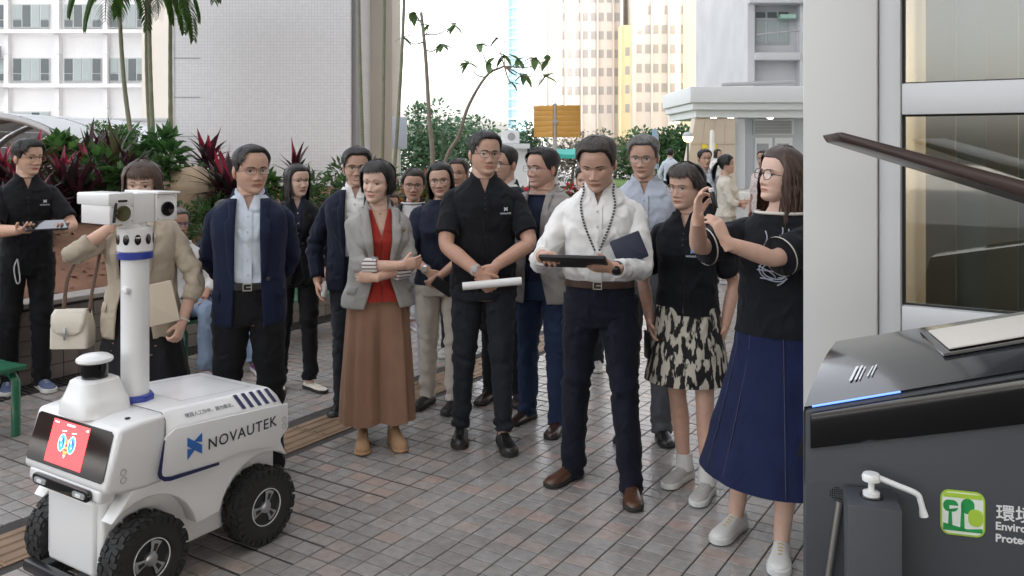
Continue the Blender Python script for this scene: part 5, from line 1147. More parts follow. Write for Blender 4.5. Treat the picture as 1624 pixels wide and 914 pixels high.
# arch liners that step out over the wheels
prof('wheel_arch', [(-.05, .445)] + arc(0, .16, .225, 130, 12, 10) + [(.235, .205), (.32, .215)] + arc(.55, .16, .225, 168, 50, 10) + [(.66, .40), (.66, .445)], .19, .262, WHT, bevel=.012)
prof('wheel_arch', [(-.05, .445)] + arc(0, .16, .225, 130, 12, 10) + [(.235, .205), (.32, .215)] + arc(.55, .16, .225, 168, 50, 10) + [(.66, .40), (.66, .445)], -.262, -.19, WHT, bevel=.012)
# front cab with slanted face
def loft_sec(name, secs, m, parent=rb, bevel=.02):
    q = MB(); q.loft([[L(a, b, z) for b, z in pts] for a, pts in secs]); return q.build(name, m, parent, bevel=bevel, angle=40)
cab = prof('cab_shell', [(-.118, .672), (-.178, .462), (-.150, .440), (-.02, .425), (.075, .425), (.075, .682), (-.03, .682)], -.272, .272, WHT, bevel=.026)
# rear body: top with chamfered sides
secs = []
for a, top, w in ((.070, .684, .283), (.15, .682, .285), (.45, .662, .285), (.62, .648, .283), (.675, .600, .275)):
    lo = .44 if a < .5 else (.41 if a < .65 else .46); ch = .062
    secs.append((a, [(-w, lo), (w, lo), (w, top - ch), (w - .055, top), (-(w - .055), top), (-w, top - ch)]))
body = loft_sec('rear_shell', secs, WHT, bevel=.012)
def side_decal(name, poly, m, off=.0015, b=None, parent=body, d=.0012):
    q = MB(); q.prism(poly, RO + VR * ((b if b is not None else .2855) + off), U, Zv, VR, 0, d); return q.build(name, m, parent, smooth=False)
# side panel: proud of the shell, with the navy line along its front and lower edge
pan = [(.055, .600), (.030, .475), (.045, .455), (.075, .447), (.30, .432), (.42, .44), (.47, .43), (.60, .405), (.672, .47), (.668, .575), (.60, .582), (.10, .622)]
sp = MB(); sp.prism(pan, RO + VR * .2865, U, Zv, VR, 0, .008); spn = sp.build('side_panel', WHT, body, bevel=.003)
sp = MB(); sp.prism(pan, RO - VR * .2945, U, Zv, VR, 0, .008); sp.build('side_panel', WHT, body, bevel=.003)
side_decal('trim_line', [(.052, .592), (.046, .592), (.020, .474), (.026, .455), (.048, .437), (.075, .430), (.30, .420), (.30, .432), (.078, .445), (.052, .452), (.040, .462), (.037, .476)], NAVY, b=.2945, parent=spn)
# lettering on the side
q = MB(); P = RO + VR * .2965 + U * .245 + Zv * .497
place_text(q, 'NOVAUTEK', .062, P, U, Zv, extrude=.0005, bold=.0004, spacing=1.12); q.build('lettering', mat('letter_ink', (.03, .035, .05), .4), spn, smooth=False)
LB = mat('logo_blue', (.03, .14, .46), .35); q = MB(); P = RO + VR * .2965 + U * .15 + Zv * .486; w_ = .068
for poly in ([(0, 0), (.038, .034), (0, .042)], [(0, .053), (0, .088), (w_, .040), (w_, .004)], [(w_, .088), (.030, .064), (w_, .051)]): q.prism(poly, P, U, Zv, VR, 0, .001)
q.build('logo', LB, spn, smooth=False)
# chamfer: warning text and navy stripes; chamfer plane runs from (w, top-ch) to (w-.055, top)
def cham(a):
    top = np.interp(a, [.07, .15, .45, .62, .675], [.684, .682, .662, .648, .600]); w = np.interp(a, [.07, .15, .45, .62, .675], [.283, .285, .285, .283, .275]); return L(a, w, top - .062), L(a, w - .055, top)
for k in range(5):
    a = .432 + k * .042; q = MB(); vs_ = []
    for aa, f in ((a, .08), (a + .020, .08), (a + .020 - .004, .94), (a - .004, .94)):
        lo, hi = cham(aa - .012 * f); n_ = (hi - lo).cross(U).normalized(); n_ = n_ if n_.z > 0 else -n_; vs_.append(lo.lerp(hi, f) + n_ * .0025)
    q.add(vs_, [(0, 1, 2, 3)]); q.build('stripe', NAVY, body, smooth=False)
lo, hi = cham(.165); lo2, hi2 = cham(.42); q = MB(); Xd = (lo2 - lo).normalized(); Yd = (hi - lo).normalized(); P = lo.lerp(hi, .36) + Xd.cross(Yd).normalized() * .0025
place_text(q, '機器人工作中，請勿靠近。', .0205, P, Xd, Yd, extrude=.0003); q.build('warning_text', mat('text_grey', (.20, .21, .22), .5), body, smooth=False)
# circles (sensors) on the sides
for aa, z_, bb, par in ((-.105, .515, .2735, cab), (-.105, .487, .2735, cab), (.645, .510, .2955, body), (.645, .482, .2955, body)):
    q = MB(); ringp = [L(aa + .011 * math.cos(t_), bb, z_ + .011 * math.sin(t_)) for t_ in np.linspace(0, 2 * PI, 21)]; q.tube(ringp, .0013, 5); q.build('sensor_ring', ALU, par)
# slanted face: black glass, red screen, eyes
fo_ = L(-.118, 0, .672); fd = (L(-.178, 0, .462) - fo_); FL = fd.length; fd.normalize(); Dn = -fd; Nn = VR.cross(Dn); Nn = Nn if Nn.dot(U) < 0 else -Nn
def face_poly(name, poly, m, off, parent, d=.002, rounded=None):
    q = MB(); q.prism(poly, fo_ + Nn * off, VR, fd, Nn, 0, d); return q.build(name, m, parent, smooth=False)
def rrect(x0, x1, y0, y1, r, n=6):
    out = []
    for cx, cy, a0 in ((x1 - r, y1 - r, 0), (x0 + r, y1 - r, 90), (x0 + r, y0 + r, 180), (x1 - r, y0 + r, 270)): out += [(cx + r * math.cos(math.radians(a0 + 90 * k / n)), cy + r * math.sin(math.radians(a0 + 90 * k / n))) for k in range(n + 1)]
    return out
scr = face_poly('face_glass', [(-.232, .012), (.228, .012), (.245, .022), (.252, .18), (.24, .192), (-.246, .192), (-.257, .178), (-.246, .022)], GLB, .0005, cab, .004)
SCR = mat('screen_red', (.5, .03, .03), .2, emit=(.60, .045, .05), estr=.55); SW = mat('screen_white', (.9, .9, .9), .3, emit=(.9, .9, .9), estr=.35); SB = mat('screen_blue', (.05, .25, .8), .3, emit=(.03, .22, .85), estr=.5); SBd = mat('screen_blue_dark', (.02, .06, .3), .3, emit=(.015, .05, .3), estr=.35); SO = mat('screen_orange', (.9, .35, .05), .3, emit=(.9, .33, .04), estr=.5)
rs = face_poly('screen', [(-.132, .022), (.108, .022), (.108, .178), (-.132, .178)], SCR, .005, scr, .0006)
def ell(cx, cy, rx, ry, n=24): return [(cx + rx * math.cos(2 * PI * k / n), cy + ry * math.sin(2 * PI * k / n)) for k in range(n)]
for cx in (-.046, .018):
    for rx, ry, m_, of, dx, dy in ((.024, .032, SW, .0058, 0, 0), (.021, .029, SB, .0063, 0, 0), (.015, .021, SBd, .0068, 0, .002), (.010, .014, SB, .0073, 0, .008), (.005, .006, SW, .0078, -.005, -.010), (.003, .003, SW, .0078, .004, .010)): face_poly('eye', ell(cx + dx, .098 + dy, rx, ry), m_, of, scr, .0004)
    face_poly('eyebrow', [(cx - .014, .056), (cx + .014, .052), (cx + .014, .055), (cx - .014, .0595)], SW, .0058, scr, .0004)
face_poly('icon', [(-.020, .080), (-.012, .086), (-.004, .080), (-.010, .090), (-.004, .100), (-.012, .094), (-.020, .100), (-.014, .090)], SO, .0058, scr, .0004); face_poly('icon', [(-.026, .124), (.0, .124), (-.004, .134), (-.022, .134)], SO, .0058, scr, .0004); face_poly('mouth', [(-.020, .138), (-.006, .138), (-.013, .150)], SW, .0058, scr, .0004); face_poly('icon', [(-.022, .110), (-.004, .110), (-.004, .116), (-.022, .116)], SO, .0058, scr, .0004)
for x0, x1, y0, y1 in ((-.122, -.118, .029, .033), (-.114, -.094, .030, .034), (-.040, .012, .029, .035), (.086, .090, .033, .037), (.093, .101, .030, .037)): face_poly('status_text', [(x0, y0), (x1, y0), (x1, y1), (x0, y1)], SW, .0058, scr, .0004)
# light bar below the face
q = MB(); q.prism(rrect(-.175, .195, -.021, .021, .020), L(-.176, 0, .434), VR, Zv, -U, 0, .018); lbar = q.build('light_bar', GLB, cab, bevel=.004)
for x in (-.115, .140):
    q = MB(); q.prism(rrect(x - .038, x + .038, -.010, .010, .009), L(-.1945, 0, .434), VR, Zv, -U, 0, .004); q.build('headlight', mat('headlight', (.65, .67, .70), .15, metal=.5), lbar)
    q = MB(); q.prism(rrect(x - .016, x + .016, -.006, .006, .005), L(-.199, 0, .434), VR, Zv, -U, 0, .002); q.build('headlight', mat('headlight_core', (.85, .86, .88), .2), lbar)
# chin block behind the light bar, lower nose and bumper
prof('chin', [(-.172, .462), (-.176, .412), (-.12, .398), (-.10, .44)], -.235, .235, WHT, bevel=.012)
prof('nose_panel', [(-.142, .385), (-.148, .115), (-.12, .105), (-.11, .39)], -.150, .150, WHT, bevel=.016)
q = MB(); q.prism(rrect(-.215, .165, -.021, .021, .014), L(-.175, 0, .095), VR, Zv, -U, 0, .035); q.build('bumper', mat('bumper_black', (.012, .012, .015), .35), rb, bevel=.006)
q = MB()
for x in (-.12, .10): q.box(L(-.155, x, .10), (.05, .05, .03), ax=(VR, U, Zv))
q.build('bumper_mount', RUB, rb, smooth=False)
# wheels
def wheel(a, b, sg):
    c = L(a, b, .16); A = VR * sg; h = MB(); h.lathe([(.025, -.06), (.025, .045), (.018, .050), (.0, .051)], c, A, 20); hub = h.build('wheel', ALU, rb, origin=c)
    t = MB(); t.lathe([(.085, -.048), (.115, -.052), (.140, -.050), (.152, -.040), (.1555, -.02), (.156, 0), (.1555, .02), (.152, .040), (.140, .050), (.115, .052), (.085, .048)], c, A, 44, cap=False)
    X = A.orthogonal().normalized(); Y = A.cross(X)
    for k in range(30):
        for r_, (o0, o1, ph_) in enumerate(((-.046, -.018, 0), (-.014, .014, .5), (.018, .046, 0))):
            q0 = 2 * PI * (k + ph_) / 30; d = X * math.cos(q0) + Y * math.sin(q0); e = A.cross(d); zz = .006 * (1 if k % 2 else -1); t.box(c + d * .1555 + A * ((o0 + o1) / 2) + e * zz, (abs(o1 - o0), .019, .012), ax=((A + e * .25 * (1 if r_ != 1 else -1)).normalized(), e, d))
        for s_ in (-1, 1):
            q0 = 2 * PI * (k + .5) / 30; d = X * math.cos(q0) + Y * math.sin(q0); e = A.cross(d); t.box(c + d * .143 + A * (.049 * s_), (.012, .016, .024), ax=(A, e, d))
    t.build('tyre', RUB, hub, angle=40)
    r = MB(); r.lathe([(.088, -.03), (.088, .046), (.084, .049), (.080, .045), (.070, .034), (.0, .030)], c, A, 40); r.build('rim', mat('rim_black', (.015, .015, .016), .4), hub, angle=30)
    wl = MB(); wl.tube([c + A * .047 + (X * math.cos(q0) + Y * math.sin(q0)) * .076 for q0 in np.linspace(0, 2 * PI, 41)], .0020, 6); wl.build('rim_line', WHT, hub)
    for k in range(3):
        q0 = 2 * PI * k / 3 + .5; d = X * math.cos(q0) + Y * math.sin(q0); e = A.cross(d); s2 = MB()
        out = [(.018, -.010), (.040, -.014), (.064, -.024), (.068, -.010), (.068, .010), (.064, .024), (.040, .014), (.018, .010)]
        s2.prism(out, c, d, e, A, .036, .044); s2.build('spoke', mat('spoke_grey', (.30, .31, .32), .4), hub, bevel=.002); s3 = MB(); s3.prism([(.030, -.006), (.056, -.009), (.056, .009), (.030, .006)], c, d, e, A, .0445, .0455); s3.build('spoke_slot', RUB, hub, smooth=False)
for a in (0, .55):
    for sg in (1, -1): wheel(a, sg * .245, sg)
SEAM = mat('seam_dark', (.10, .10, .11), .6)
q = MB(); q.tube([L(.068, -.273, .445), L(.068, -.273, .66), L(.068, -.25, .6845), L(.068, 0, .6850), L(.068, .25, .6845), L(.068, .274, .66), L(.068, .274, .445)], .0016, 6); q.build('panel_seam', SEAM, cab)
q = MB(); q.prism([(-.20, .22), (.20, .22), (.20, .60), (-.20, .60)], RO + Zv * .6628, VR, U, Zv, 0, .0004); 
for x0, x1, y0, y1 in ((-.17, .17, .215, .217), (-.17, .17, .560, .562), (-.171, -.169, .215, .562), (.169, .171, .215, .562)):
    s_ = MB(); vs_ = [L(yy, xx, float(np.interp(yy, [.07, .15, .45, .62], [.684, .682, .662, .648])) + .0022) for xx, yy in ((x0, y0), (x1, y0), (x1, y1), (x0, y1))]; s_.add(vs_, [(0, 1, 2, 3)]); s_.build('hatch_seam', SEAM, body, smooth=False)
for aa, bb in ((-.04, .20), (-.04, -.20)):
    s_ = MB(); s_.lathe([(.010, 0), (.010, .003), (.006, .004), (0, .004)], L(aa, bb, .682), Zv, 16); s_.build('button', RUB, cab)
# lidar on a pedestal
lc = L(-.035, -.02, .68)
q = MB()
for z_, w, r in ((0, .125, .03), (.035, .12, .03), (.075, .088, .03), (.125, .078, .04), (.132, .07, .04)): pass
q.loft([[lc + VR * x + U * y + Zv * z_ for x, y in rrect(-w, w, -d, d, min(w, d) * .6)] for z_, w, d in ((-.005, .118, .105), (.045, .112, .10), (.06, .10, .092), (.105, .080, .08), (.118, .075, .076), (.125, .062, .064))]); ped = q.build('lidar_pedestal', WHT, rb, bevel=.0, angle=35)
q = MB(); q.lathe([(.048, .12), (.049, .125), (.049, .183), (.047, .185)], lc, Zv, 32); q.build('lidar_window', GLB, ped)
q = MB(); q.lathe([(.048, .184), (.064, .187), (.068, .193), (.066, .201), (.050, .212), (.028, .217), (.012, .219), (.0, .2195)], lc, Zv, 36); q.build('lidar_cap', WHT, ped)
# mast
mc = L(.125, 0, .655)
q = MB(); q.loft([[mc + Vector((math.cos(t_) * r, math.sin(t_) * r, z_)) for t_ in [2 * PI * k / 8 + .2 for k in range(8)]] for z_, r in ((.01, .072), (.046, .074), (.052, .068))]); q.build('mast_base', BLU, rb, bevel=.004)
q = MB(); q.lathe([(.0535, .05), (.0535, .60), (.050, .602)], mc, Zv, 40); mast = q.build('mast', mat('mast_white', (.80, .80, .80), .35, coat=.2), rb)
q = MB(); q.lathe([(.054, .595), (.069, .598), (.069, .622), (.064, .625)], mc, Zv, 40); q.build('mast_collar', BLU, mast)
q = MB(); q.lathe([(.064, .6255), (.068, .63), (.068, .72), (.060, .725)], mc, Zv, 40); drum = q.build('camera_drum', WHT, mast)
to = (Vector((0, 0, 0)) - mc); to.z = 0; to.normalize()
for ang in (-1.75, -1.1, -.45, .2, .85, 1.5, 2.2, 2.9):
    d = Matrix.Rotation(ang - .05, 4, 'Z') @ to; e = Zv.cross(d); q = MB(); q.prism([(x, y) for x, y in ell(0, 0, .0125, .021, 18)], mc + d * .064 + Zv * .677, e, Zv, d, 0, .0065); q.build('lens', GLB, drum, bevel=.001); q = MB(); q.prism(ell(0, 0, .006, .006, 14), mc + d * .0708 + Zv * .677, e, Zv, d, 0, .0008); q.build('lens', mat('lens_core', (.05, .035, .03), .1), drum, smooth=False)
q = MB(); cbx = mc + (VR * .04 - U * .035).normalized() * .052 + Zv * .475; q.prism(rrect(-.018, .018, -.013, .013, .010), mc + VR * .02 - U * .0485 + Zv * .475, VR, Zv, -U, 0, .016); q.build('mast_button', WHT, mast, bevel=.004)
# camera head: width along U, looking along VR
hc = mc + Zv * .735
q = MB(); q.lathe([(.045, -.012), (.045, .010), (.040, .012)], hc, Zv, 24); q.build('head_swivel', WHT, mast)
hd_ = MB(); hd_.prism([(-.045, .008), (.050, .008), (.050, .128), (-.045, .128)], hc, U, Zv, VR, -.085, .058); head = hd_.build('camera_head', WHT, mast, bevel=.006)
q = MB(); q.prism([(-.150, .010), (-.047, .010), (-.047, .112), (-.150, .112)], hc, U, Zv, VR, -.130, .062); bx_l = q.build('camera_box', WHT, head, bevel=.004)
q = MB(); q.prism([(-.156, .085), (-.049, .085), (-.049, .132), (-.150, .132), (-.156, .128)], hc, U, Zv, VR, -.150, .066); q.build('sun_hood', WHT, bx_l, bevel=.006)
q = MB(); q.prism([(.052, .012), (.150, .012), (.150, .118), (.052, .118)], hc, U, Zv, VR, -.125, .064); bx_r = q.build('camera_box', WHT, head, bevel=.004)
q = MB(); q.prism([(.051, .119), (.156, .119), (.156, .128), (.051, .132)], hc, U, Zv, VR, -.150, .078); q.build('sun_hood', WHT, bx_r, bevel=.003)
for x, z_, r, par, lm in ((-.095, .052, .031, bx_l, mat('lens_amber', (.07, .065, .02), .06, coat=.6)), (.103, .058, .030, bx_r, GLB)):
    q = MB(); q.lathe([(r, 0), (r, .006), (r * .9, .008), (r * .85, .004), (0, .003)], hc + U * x + Zv * z_ + VR * .064, VR, 30); q.build('lens', lm, par, angle=30)
q = MB(); q.prism(rrect(-.118, -.078, .096, .105, .004), hc, U, Zv, VR, .0665, .068); q.build('lens_slot', GLB, bx_l, smooth=False)
q = MB(); q.prism([(-.139, .018), (-.132, .018), (-.122, .094), (-.130, .094)], hc, U, Zv, VR, .062, .072); q.build('wiper', RUB, bx_l, bevel=.001)
for x, par in ((.060, bx_r), (.142, bx_r), (-.140, bx_l), (-.056, bx_l)):
    for z_ in (.020, .108 if par is bx_r else .078):
        q = MB(); q.lathe([(.003, 0), (.003, .0015), (0, .002)], hc + U * x + Zv * z_ + VR * .0635, VR, 8); q.build('screw', ALU, par)

# ================================================================ grey recycling machine with pump dispenser at the right
MG = mat('machine_grey', (.055, .060, .068), .45, var=.05, vscale=4, bump=.04, bscale=300); MK = mat('machine_black', (.008, .008, .009), .10, coat=.6); MS = mat('machine_top', (.022, .023, .026), .16, coat=.5)
Md, Mn = Vector((.96, -.28, 0)), Vector((-.28, -.96, 0))      # along the front, out of the front
M0 = Vector(((1272 - CXP) * 1.8 / F_PX, 1.8, 0))
mcn = thing('recycling_machine', 'dark grey recycling machine with glossy black band and raised brown lid', 'machine', M0)
def Mp(x, y, z): return M0 + Md * x - Mn * y + Zv * z
MW = .86; ft = lambda x: 1.160 + .262 * x            # front top edge rises along the machine
q = MB(); q.loft([[Mp(0, 0, .05), Mp(MW, 0, .05), Mp(MW, .44, .05), Mp(.13, .44, .05)], [Mp(0, 0, ft(0) - .004), Mp(MW, 0, ft(MW) - .004), Mp(MW, .44, 1.30), Mp(.13, .44, 1.19)]]); mbody = q.build('body', MG, mcn, bevel=.010, angle=40)
q = MB(); q.prism([(.14, 0), (MW - .03, 0), (MW - .03, .05), (.14, .05)], M0, Md, Zv, -Mn, .03, .41); q.build('plinth', MK, mcn, bevel=.003)
q = MB(); q.prism([(.016, ft(.016) - .088), (MW - .01, ft(MW) - .125), (MW - .01, ft(MW) - .016), (.016, ft(.016) - .014)], M0, Md, Zv, Mn, .001, .010); band = q.build('black_band', MK, mbody, bevel=.003)
def tp(u, v, off=0.0):      # point on the sloped top: u along the front, v from front (0) to ridge (1)
    a = Mp(u, -.002, ft(u)); r0, r1 = Mp(.10, .45, 1.205), Mp(.74, .45, 1.355); b = r0.lerp(r1, u / MW); p = a.lerp(b, v); p.z += .030 * math.sin(PI * min(v * 1.0, 1)) * .6 + off; return p
q = MB(); q.grid([[tp(u, v) for u in np.linspace(0.004, MW, 12)] for v in np.linspace(0, 1, 9)]); q.grid([[tp(u, 1), Mp(u, .45, .9)] for u in np.linspace(.004, MW, 12)]); q.add([tp(.004, v) for v in np.linspace(0, 1, 9)] + [Mp(.10, .45, 1.0), Mp(.004, 0, 1.0)], [tuple(range(11))]); top = q.build('top_cover', MS, mbody, angle=30)
q = MB(); q.tube([tp(u, .0, -.002) for u in (.02, .1, .19)], .0020, 8); q.build('light_strip', mat('blue_led', (.1, .2, .9), .3, emit=(.12, .25, 1.0), estr=.35), band)
def top_quad(name, m, pts, off, par=top, d=.003):
    q = MB(); vs_ = [tp(u, v, off) for u, v in pts]; n = len(vs_); q.add(vs_ + [v + Zv * d for v in vs_], [tuple(range(n - 1, -1, -1)), tuple(range(n, 2 * n))] + [(i, (i + 1) % n, n + (i + 1) % n, n + i) for i in range(n)]); return q.build(name, m, par, smooth=False)
top_quad('tray_rim', MK, [(.285, .28), (.84, .28), (.84, .74), (.255, .74)], .003, d=.005); top_quad('scale_plate', mat('pale_plate', (.68, .64, .58), .4), [(.30, .32), (.83, .32), (.83, .70), (.275, .70)], .009, d=.003)
q = MB(); wt_ = mat('white_print', (.75, .76, .78), .5)
for k, (u, v, ln, hh) in enumerate(((.085, .18, .006, .16), (.096, .18, .005, .16), (.105, .18, .003, .14), (.122, .20, .003, .11), (.130, .20, .003, .12))): q.add([tp(u, v, .003), tp(u + ln, v, .003), tp(u + ln + .01, v + hh, .003), tp(u + .01, v + hh, .003)], [(0, 1, 2, 3)])
q.build('top_print', wt_, top, smooth=False)
# raised lid
la, lb_ = atZ(1326, 214, 2.05), atZ(1640, 300, 1.95); ld = (lb_ - la).normalized(); ln_ = Vector((.2, 1, 0)) - ld * ld.dot(Vector((.2, 1, 0))); ln_.normalize(); lu = ld.cross(ln_); lu = lu if lu.z > 0 else -lu
q = MB(); q.prism([(0, .006), (.016, -.010), (.62, -.030), (.62, .014), (.012, .010)], la, ld, lu, ln_, 0, .30); lid = q.build('lid', mat('lid_brown', (.050, .030, .026), .35, coat=.2), mcn, bevel=.004)
q = MB(); e0 = la + ld * .58 + ln_ * .24 - lu * .014; q.tube([e0, Mp(.78, .40, 1.34)], .014, 10); q.build('lid_stay', ALU, mcn)
# emblem and department name on the front
def mfront(px, py):      # photo pixel on the front plane
    d = Vector(((px - CXP) / F_PX, 1, -(py - HOR) / F_PX)); t_ = (M0 - Vector((0, 0, CAMH))).dot(Mn) / d.dot(Mn); p = Vector((0, 0, CAMH)) + d * t_; return (p - M0).dot(Md), p.z
def mpoly(name, pix, m, off, par=mbody, d=.0008, flat=True):
    pl = [mfront(*p) for p in pix]; q = MB(); q.prism(pl, M0, Md, Zv, Mn, off, off + d); return q.build(name, m, par, smooth=False)
ax, az = mfront(1491, 842); bx_, bz_ = mfront(1562, 785); w_, h_ = bx_ - ax, bz_ - az
em = MB(); em.prism([(ax + w_ * x, az - .004 + (h_ + .008) * y) for x, y in rrect(0, 1, 0, 1, .2)], M0, Md, Zv, Mn, .001, .0025); emb = em.build('emblem', mat('emblem_lime', (.42, .62, .06), .4), mbody, smooth=False)
EG, EWh = mat('emblem_green', (.02, .32, .08), .4), mat('emblem_white', (.80, .84, .78), .4)
def epoly(pts, m, off, nm='emblem_shape'):
    q = MB(); q.prism([(ax + w_ * x, az - .004 + (h_ + .008) * y) for x, y in pts], M0, Md, Zv, Mn, off, off + .0005); q.build(nm, m, emb, smooth=False)
epoly(rrect(.04, .96, .04, .96, .17), EWh, .0026); epoly([(.06, .10), (.94, .10), (.94, .20), (.6, .16), (.06, .26)], EG, .0032); epoly(rrect(.06, .40, .52, .78, .12), EG, .0032); epoly([(.17, .2), (.27, .2), (.25, .6), (.19, .6)], EG, .0032); epoly([(.2, .58), (.40, .62), (.40, .66), (.2, .66)], EWh, .0038); epoly(rrect(.46, .76, .50, .84, .14), EG, .0032); epoly([(.44, .14), (.54, .14), (.53, .7), (.47, .7)], EG, .0032); epoly(rrect(.62, .95, .24, .62, .14), mat('emblem_lime', (.42, .62, .06), .4), .0036); epoly([(.06, .84), (.94, .84), (.90, .94), (.10, .94)], mat('emblem_lime', (.42, .62, .06), .4), .0032)
q = MB(); x, z_ = mfront(1579, 822); place_text(q, '環境保護署', .034, M0 + Md * x + Zv * z_ + Mn * .0015, Md, Zv, extrude=.0004, bold=.0004)
x, z_ = mfront(1578, 839); place_text(q, 'Environmental', .0215, M0 + Md * x + Zv * z_ + Mn * .0015, Md, Zv, extrude=.0004, bold=.0005); x, z_ = mfront(1578, 858); place_text(q, 'Protection Department', .0215, M0 + Md * x + Zv * z_ + Mn * .0015, Md, Zv, extrude=.0004, bold=.0005)
q.build('lettering', mat('letter_white', (.80, .80, .80), .5), mbody, smooth=False)
# speaker holes
q = MB(); cx, cz = mfront(1327, 783)
for i in range(7):
    for j in range(7):
        u_, v_ = (i - 3) * .0042, (j - 3) * .0042
        if math.hypot(u_, v_) < .014: q.prism([(cx + u_ + .0013 * math.cos(t_), cz + v_ + .0013 * math.sin(t_)) for t_ in np.linspace(0, 2 * PI, 7)[:-1]], M0, Md, Zv, Mn, .0008, .0013)
q.build('speaker_grille', MK, mbody, smooth=False)
# dispenser column with pump bottle
dcx, dcz = mfront(1336, 782); dc1, _ = mfront(1426, 782); dcw = (dc1 - dcx) * .90
ds = thing('dispenser_column', 'dark grey dispenser column in front of the recycling machine', 'dispenser', M0 + Md * (dcx + dcw / 2) + Mn * .07)
_t = mfront(1380, 776)[1]; DH = _t + .008
q = MB(); q.prism([(dcx, .012), (dcx + dcw, .012), (dcx + dcw, .115), (dcx, .115)], M0, Md, Mn, Zv, 0, DH); q.build('column', MG, ds, bevel=.003)
pb_ = M0 + Md * (dcx + dcw * .50) + Mn * .060 + Zv * DH; q = MB(); q.lathe([(.022, .0005), (.022, .003)], pb_, Zv, 20); q.build('bottle_opening', MK, ds)
pu = thing('pump_head', 'white plastic pump head with long spout on the dispenser column', 'pump', pb_ + Zv * .003); PWh = mat('white_plastic', (.78, .78, .77), .35)
q = MB(); q.lathe([(.016, .003), (.016, .010), (.010, .012), (.006, .014), (.006, .030)], pb_, Zv, 18); q.build('neck', PWh, pu); q = MB(); q.lathe([(.007, .030), (.017, .032), (.018, .040), (.015, .046), (.0, .047)], pb_, Zv, 18); q.build('cap', PWh, pu)
q = MB(); s0 = pb_ + Zv * .040; q.tube(catmull([s0 + Md * .010, s0 + Md * .045 - Zv * .012, s0 + Md * .082 - Zv * .025, s0 + Md * .090 - Zv * .040, s0 + Md * .096 - Zv * .068], 16), [.0058] * 13 + [.006, .0075, .0085], 10); q.build('spout', PWh, pu, angle=50)
po = thing('steel_rod', 'slim polished steel rod leaning beside the dispenser column', 'rod', ground(1316, 1500)); q = MB(); x0, z0 = mfront(1331, 790); x1, z1 = mfront(1312, 914); sl = (x1 - x0) / (z1 - z0)
q.tube([M0 + Md * x0 + Mn * .016 + Zv * z0, M0 + Md * (x0 - sl * z0 * .55) + Mn * .030 + Zv * (z0 * .45), M0 + Md * (x0 - sl * z0) + Mn * .050 + Zv * .004], .0075, 12); q.build('shaft', mat('steel', (.55, .52, .48), .3, metal=1), po)
# ================================================================ the people in the photograph
def gpos(px, fy): p = ground(px, fy); return Vector((p.x, p.y, .004))
def zpos(px, Z): return Vector((PX(px, Z), Z, .004))
BK = cloth('black_knit', (.006, .0065, .009), wrinkle=.5); NVB = cloth('navy_wool', (.007, .012, .036), bump=.2, wrinkle=.25); NVD = cloth('dark_navy_wool', (.007, .010, .024)); BLT = cloth('black_trouser', (.006, .0065, .008)); CHT = cloth('charcoal_trouser', (.018, .020, .026)); NVT = cloth('navy_trouser', (.007, .008, .017))
WSH = cloth('white_shirt_cloth', (.74, .73, .71), bump=.12, wrinkle=.75); LBS = cloth('pale_blue_shirt_cloth', (.55, .60, .68), bump=.12, wrinkle=.6); GBS = cloth('grey_blue_shirt_cloth', (.42, .45, .52), bump=.12, wrinkle=.6)
GRBZ = cloth('grey_linen', (.34, .33, .31), bump=.5, bscale=260, var=.16, wrinkle=.3); GRB2 = cloth('warm_grey_jacket', (.30, .285, .27), bump=.3); BEIG = cloth('beige_jacket_cloth', (.42, .36, .28), bump=.2); REDT = cloth('red_blouse', (.33, .030, .022)); BRNS = cloth('brown_skirt_cloth', (.27, .155, .105), bump=.15, var=.06, wrinkle=.10); WTR = cloth('cream_trouser', (.62, .57, .50)); DNM = cloth('denim_blue', (.008, .014, .052), bump=.4, var=.18, wrinkle=.15); JEA = cloth('pale_jeans', (.20, .26, .36), bump=.4, var=.2); DBJ = cloth('dark_jeans', (.018, .032, .075), var=.2); GYT = cloth('grey_trouser', (.10, .105, .115)); DBL = cloth('dark_blue_blouse', (.020, .025, .045)); WTE = cloth('white_tee', (.70, .69, .68)); LGT = cloth('light_grey_trouser', (.46, .46, .48)); KHK = cloth('pale_khaki', (.40, .36, .31))
LEA = mat('black_leather', (.012, .011, .011), .3, spec=.6); LBR = mat('brown_leather', (.085, .038, .020), .32, spec=.6); LBD = mat('dark_brown_leather', (.040, .020, .014), .3, spec=.6); SOL = mat('dark_sole', (.02, .018, .016), .7); WSO = mat('white_sole', (.62, .62, .60), .6); WSN = mat('white_canvas', (.66, .65, .62), .7, bump=.2, bscale=200); GSN = mat('grey_mesh_shoe', (.42, .40, .38), .7, bump=.3, bscale=150); TAN = mat('tan_suede', (.40, .24, .13), .85); CRL = mat('cream_leather', (.68, .62, .52), .35); LAC = mat('lace', (.5, .5, .48), .8); GLD = mat('gold_lace', (.50, .36, .10), .6); BLS = mat('blue_grey_shoe', (.09, .12, .22), .6); PUR = mat('purple_shoe', (.15, .045, .16), .6); MAU = mat('mauve_shoe', (.33, .28, .32), .7)
BRB = mat('brown_belt', (.055, .028, .018), .4); BKB = mat('black_belt', (.012, .012, .012), .4); WIRE = mat('wire_frame', (.05, .045, .04), .3, metal=.6); BKF = mat('black_frame', (.012, .011, .012), .3); GLF = mat('gold_frame', (.35, .24, .12), .3, metal=.8)
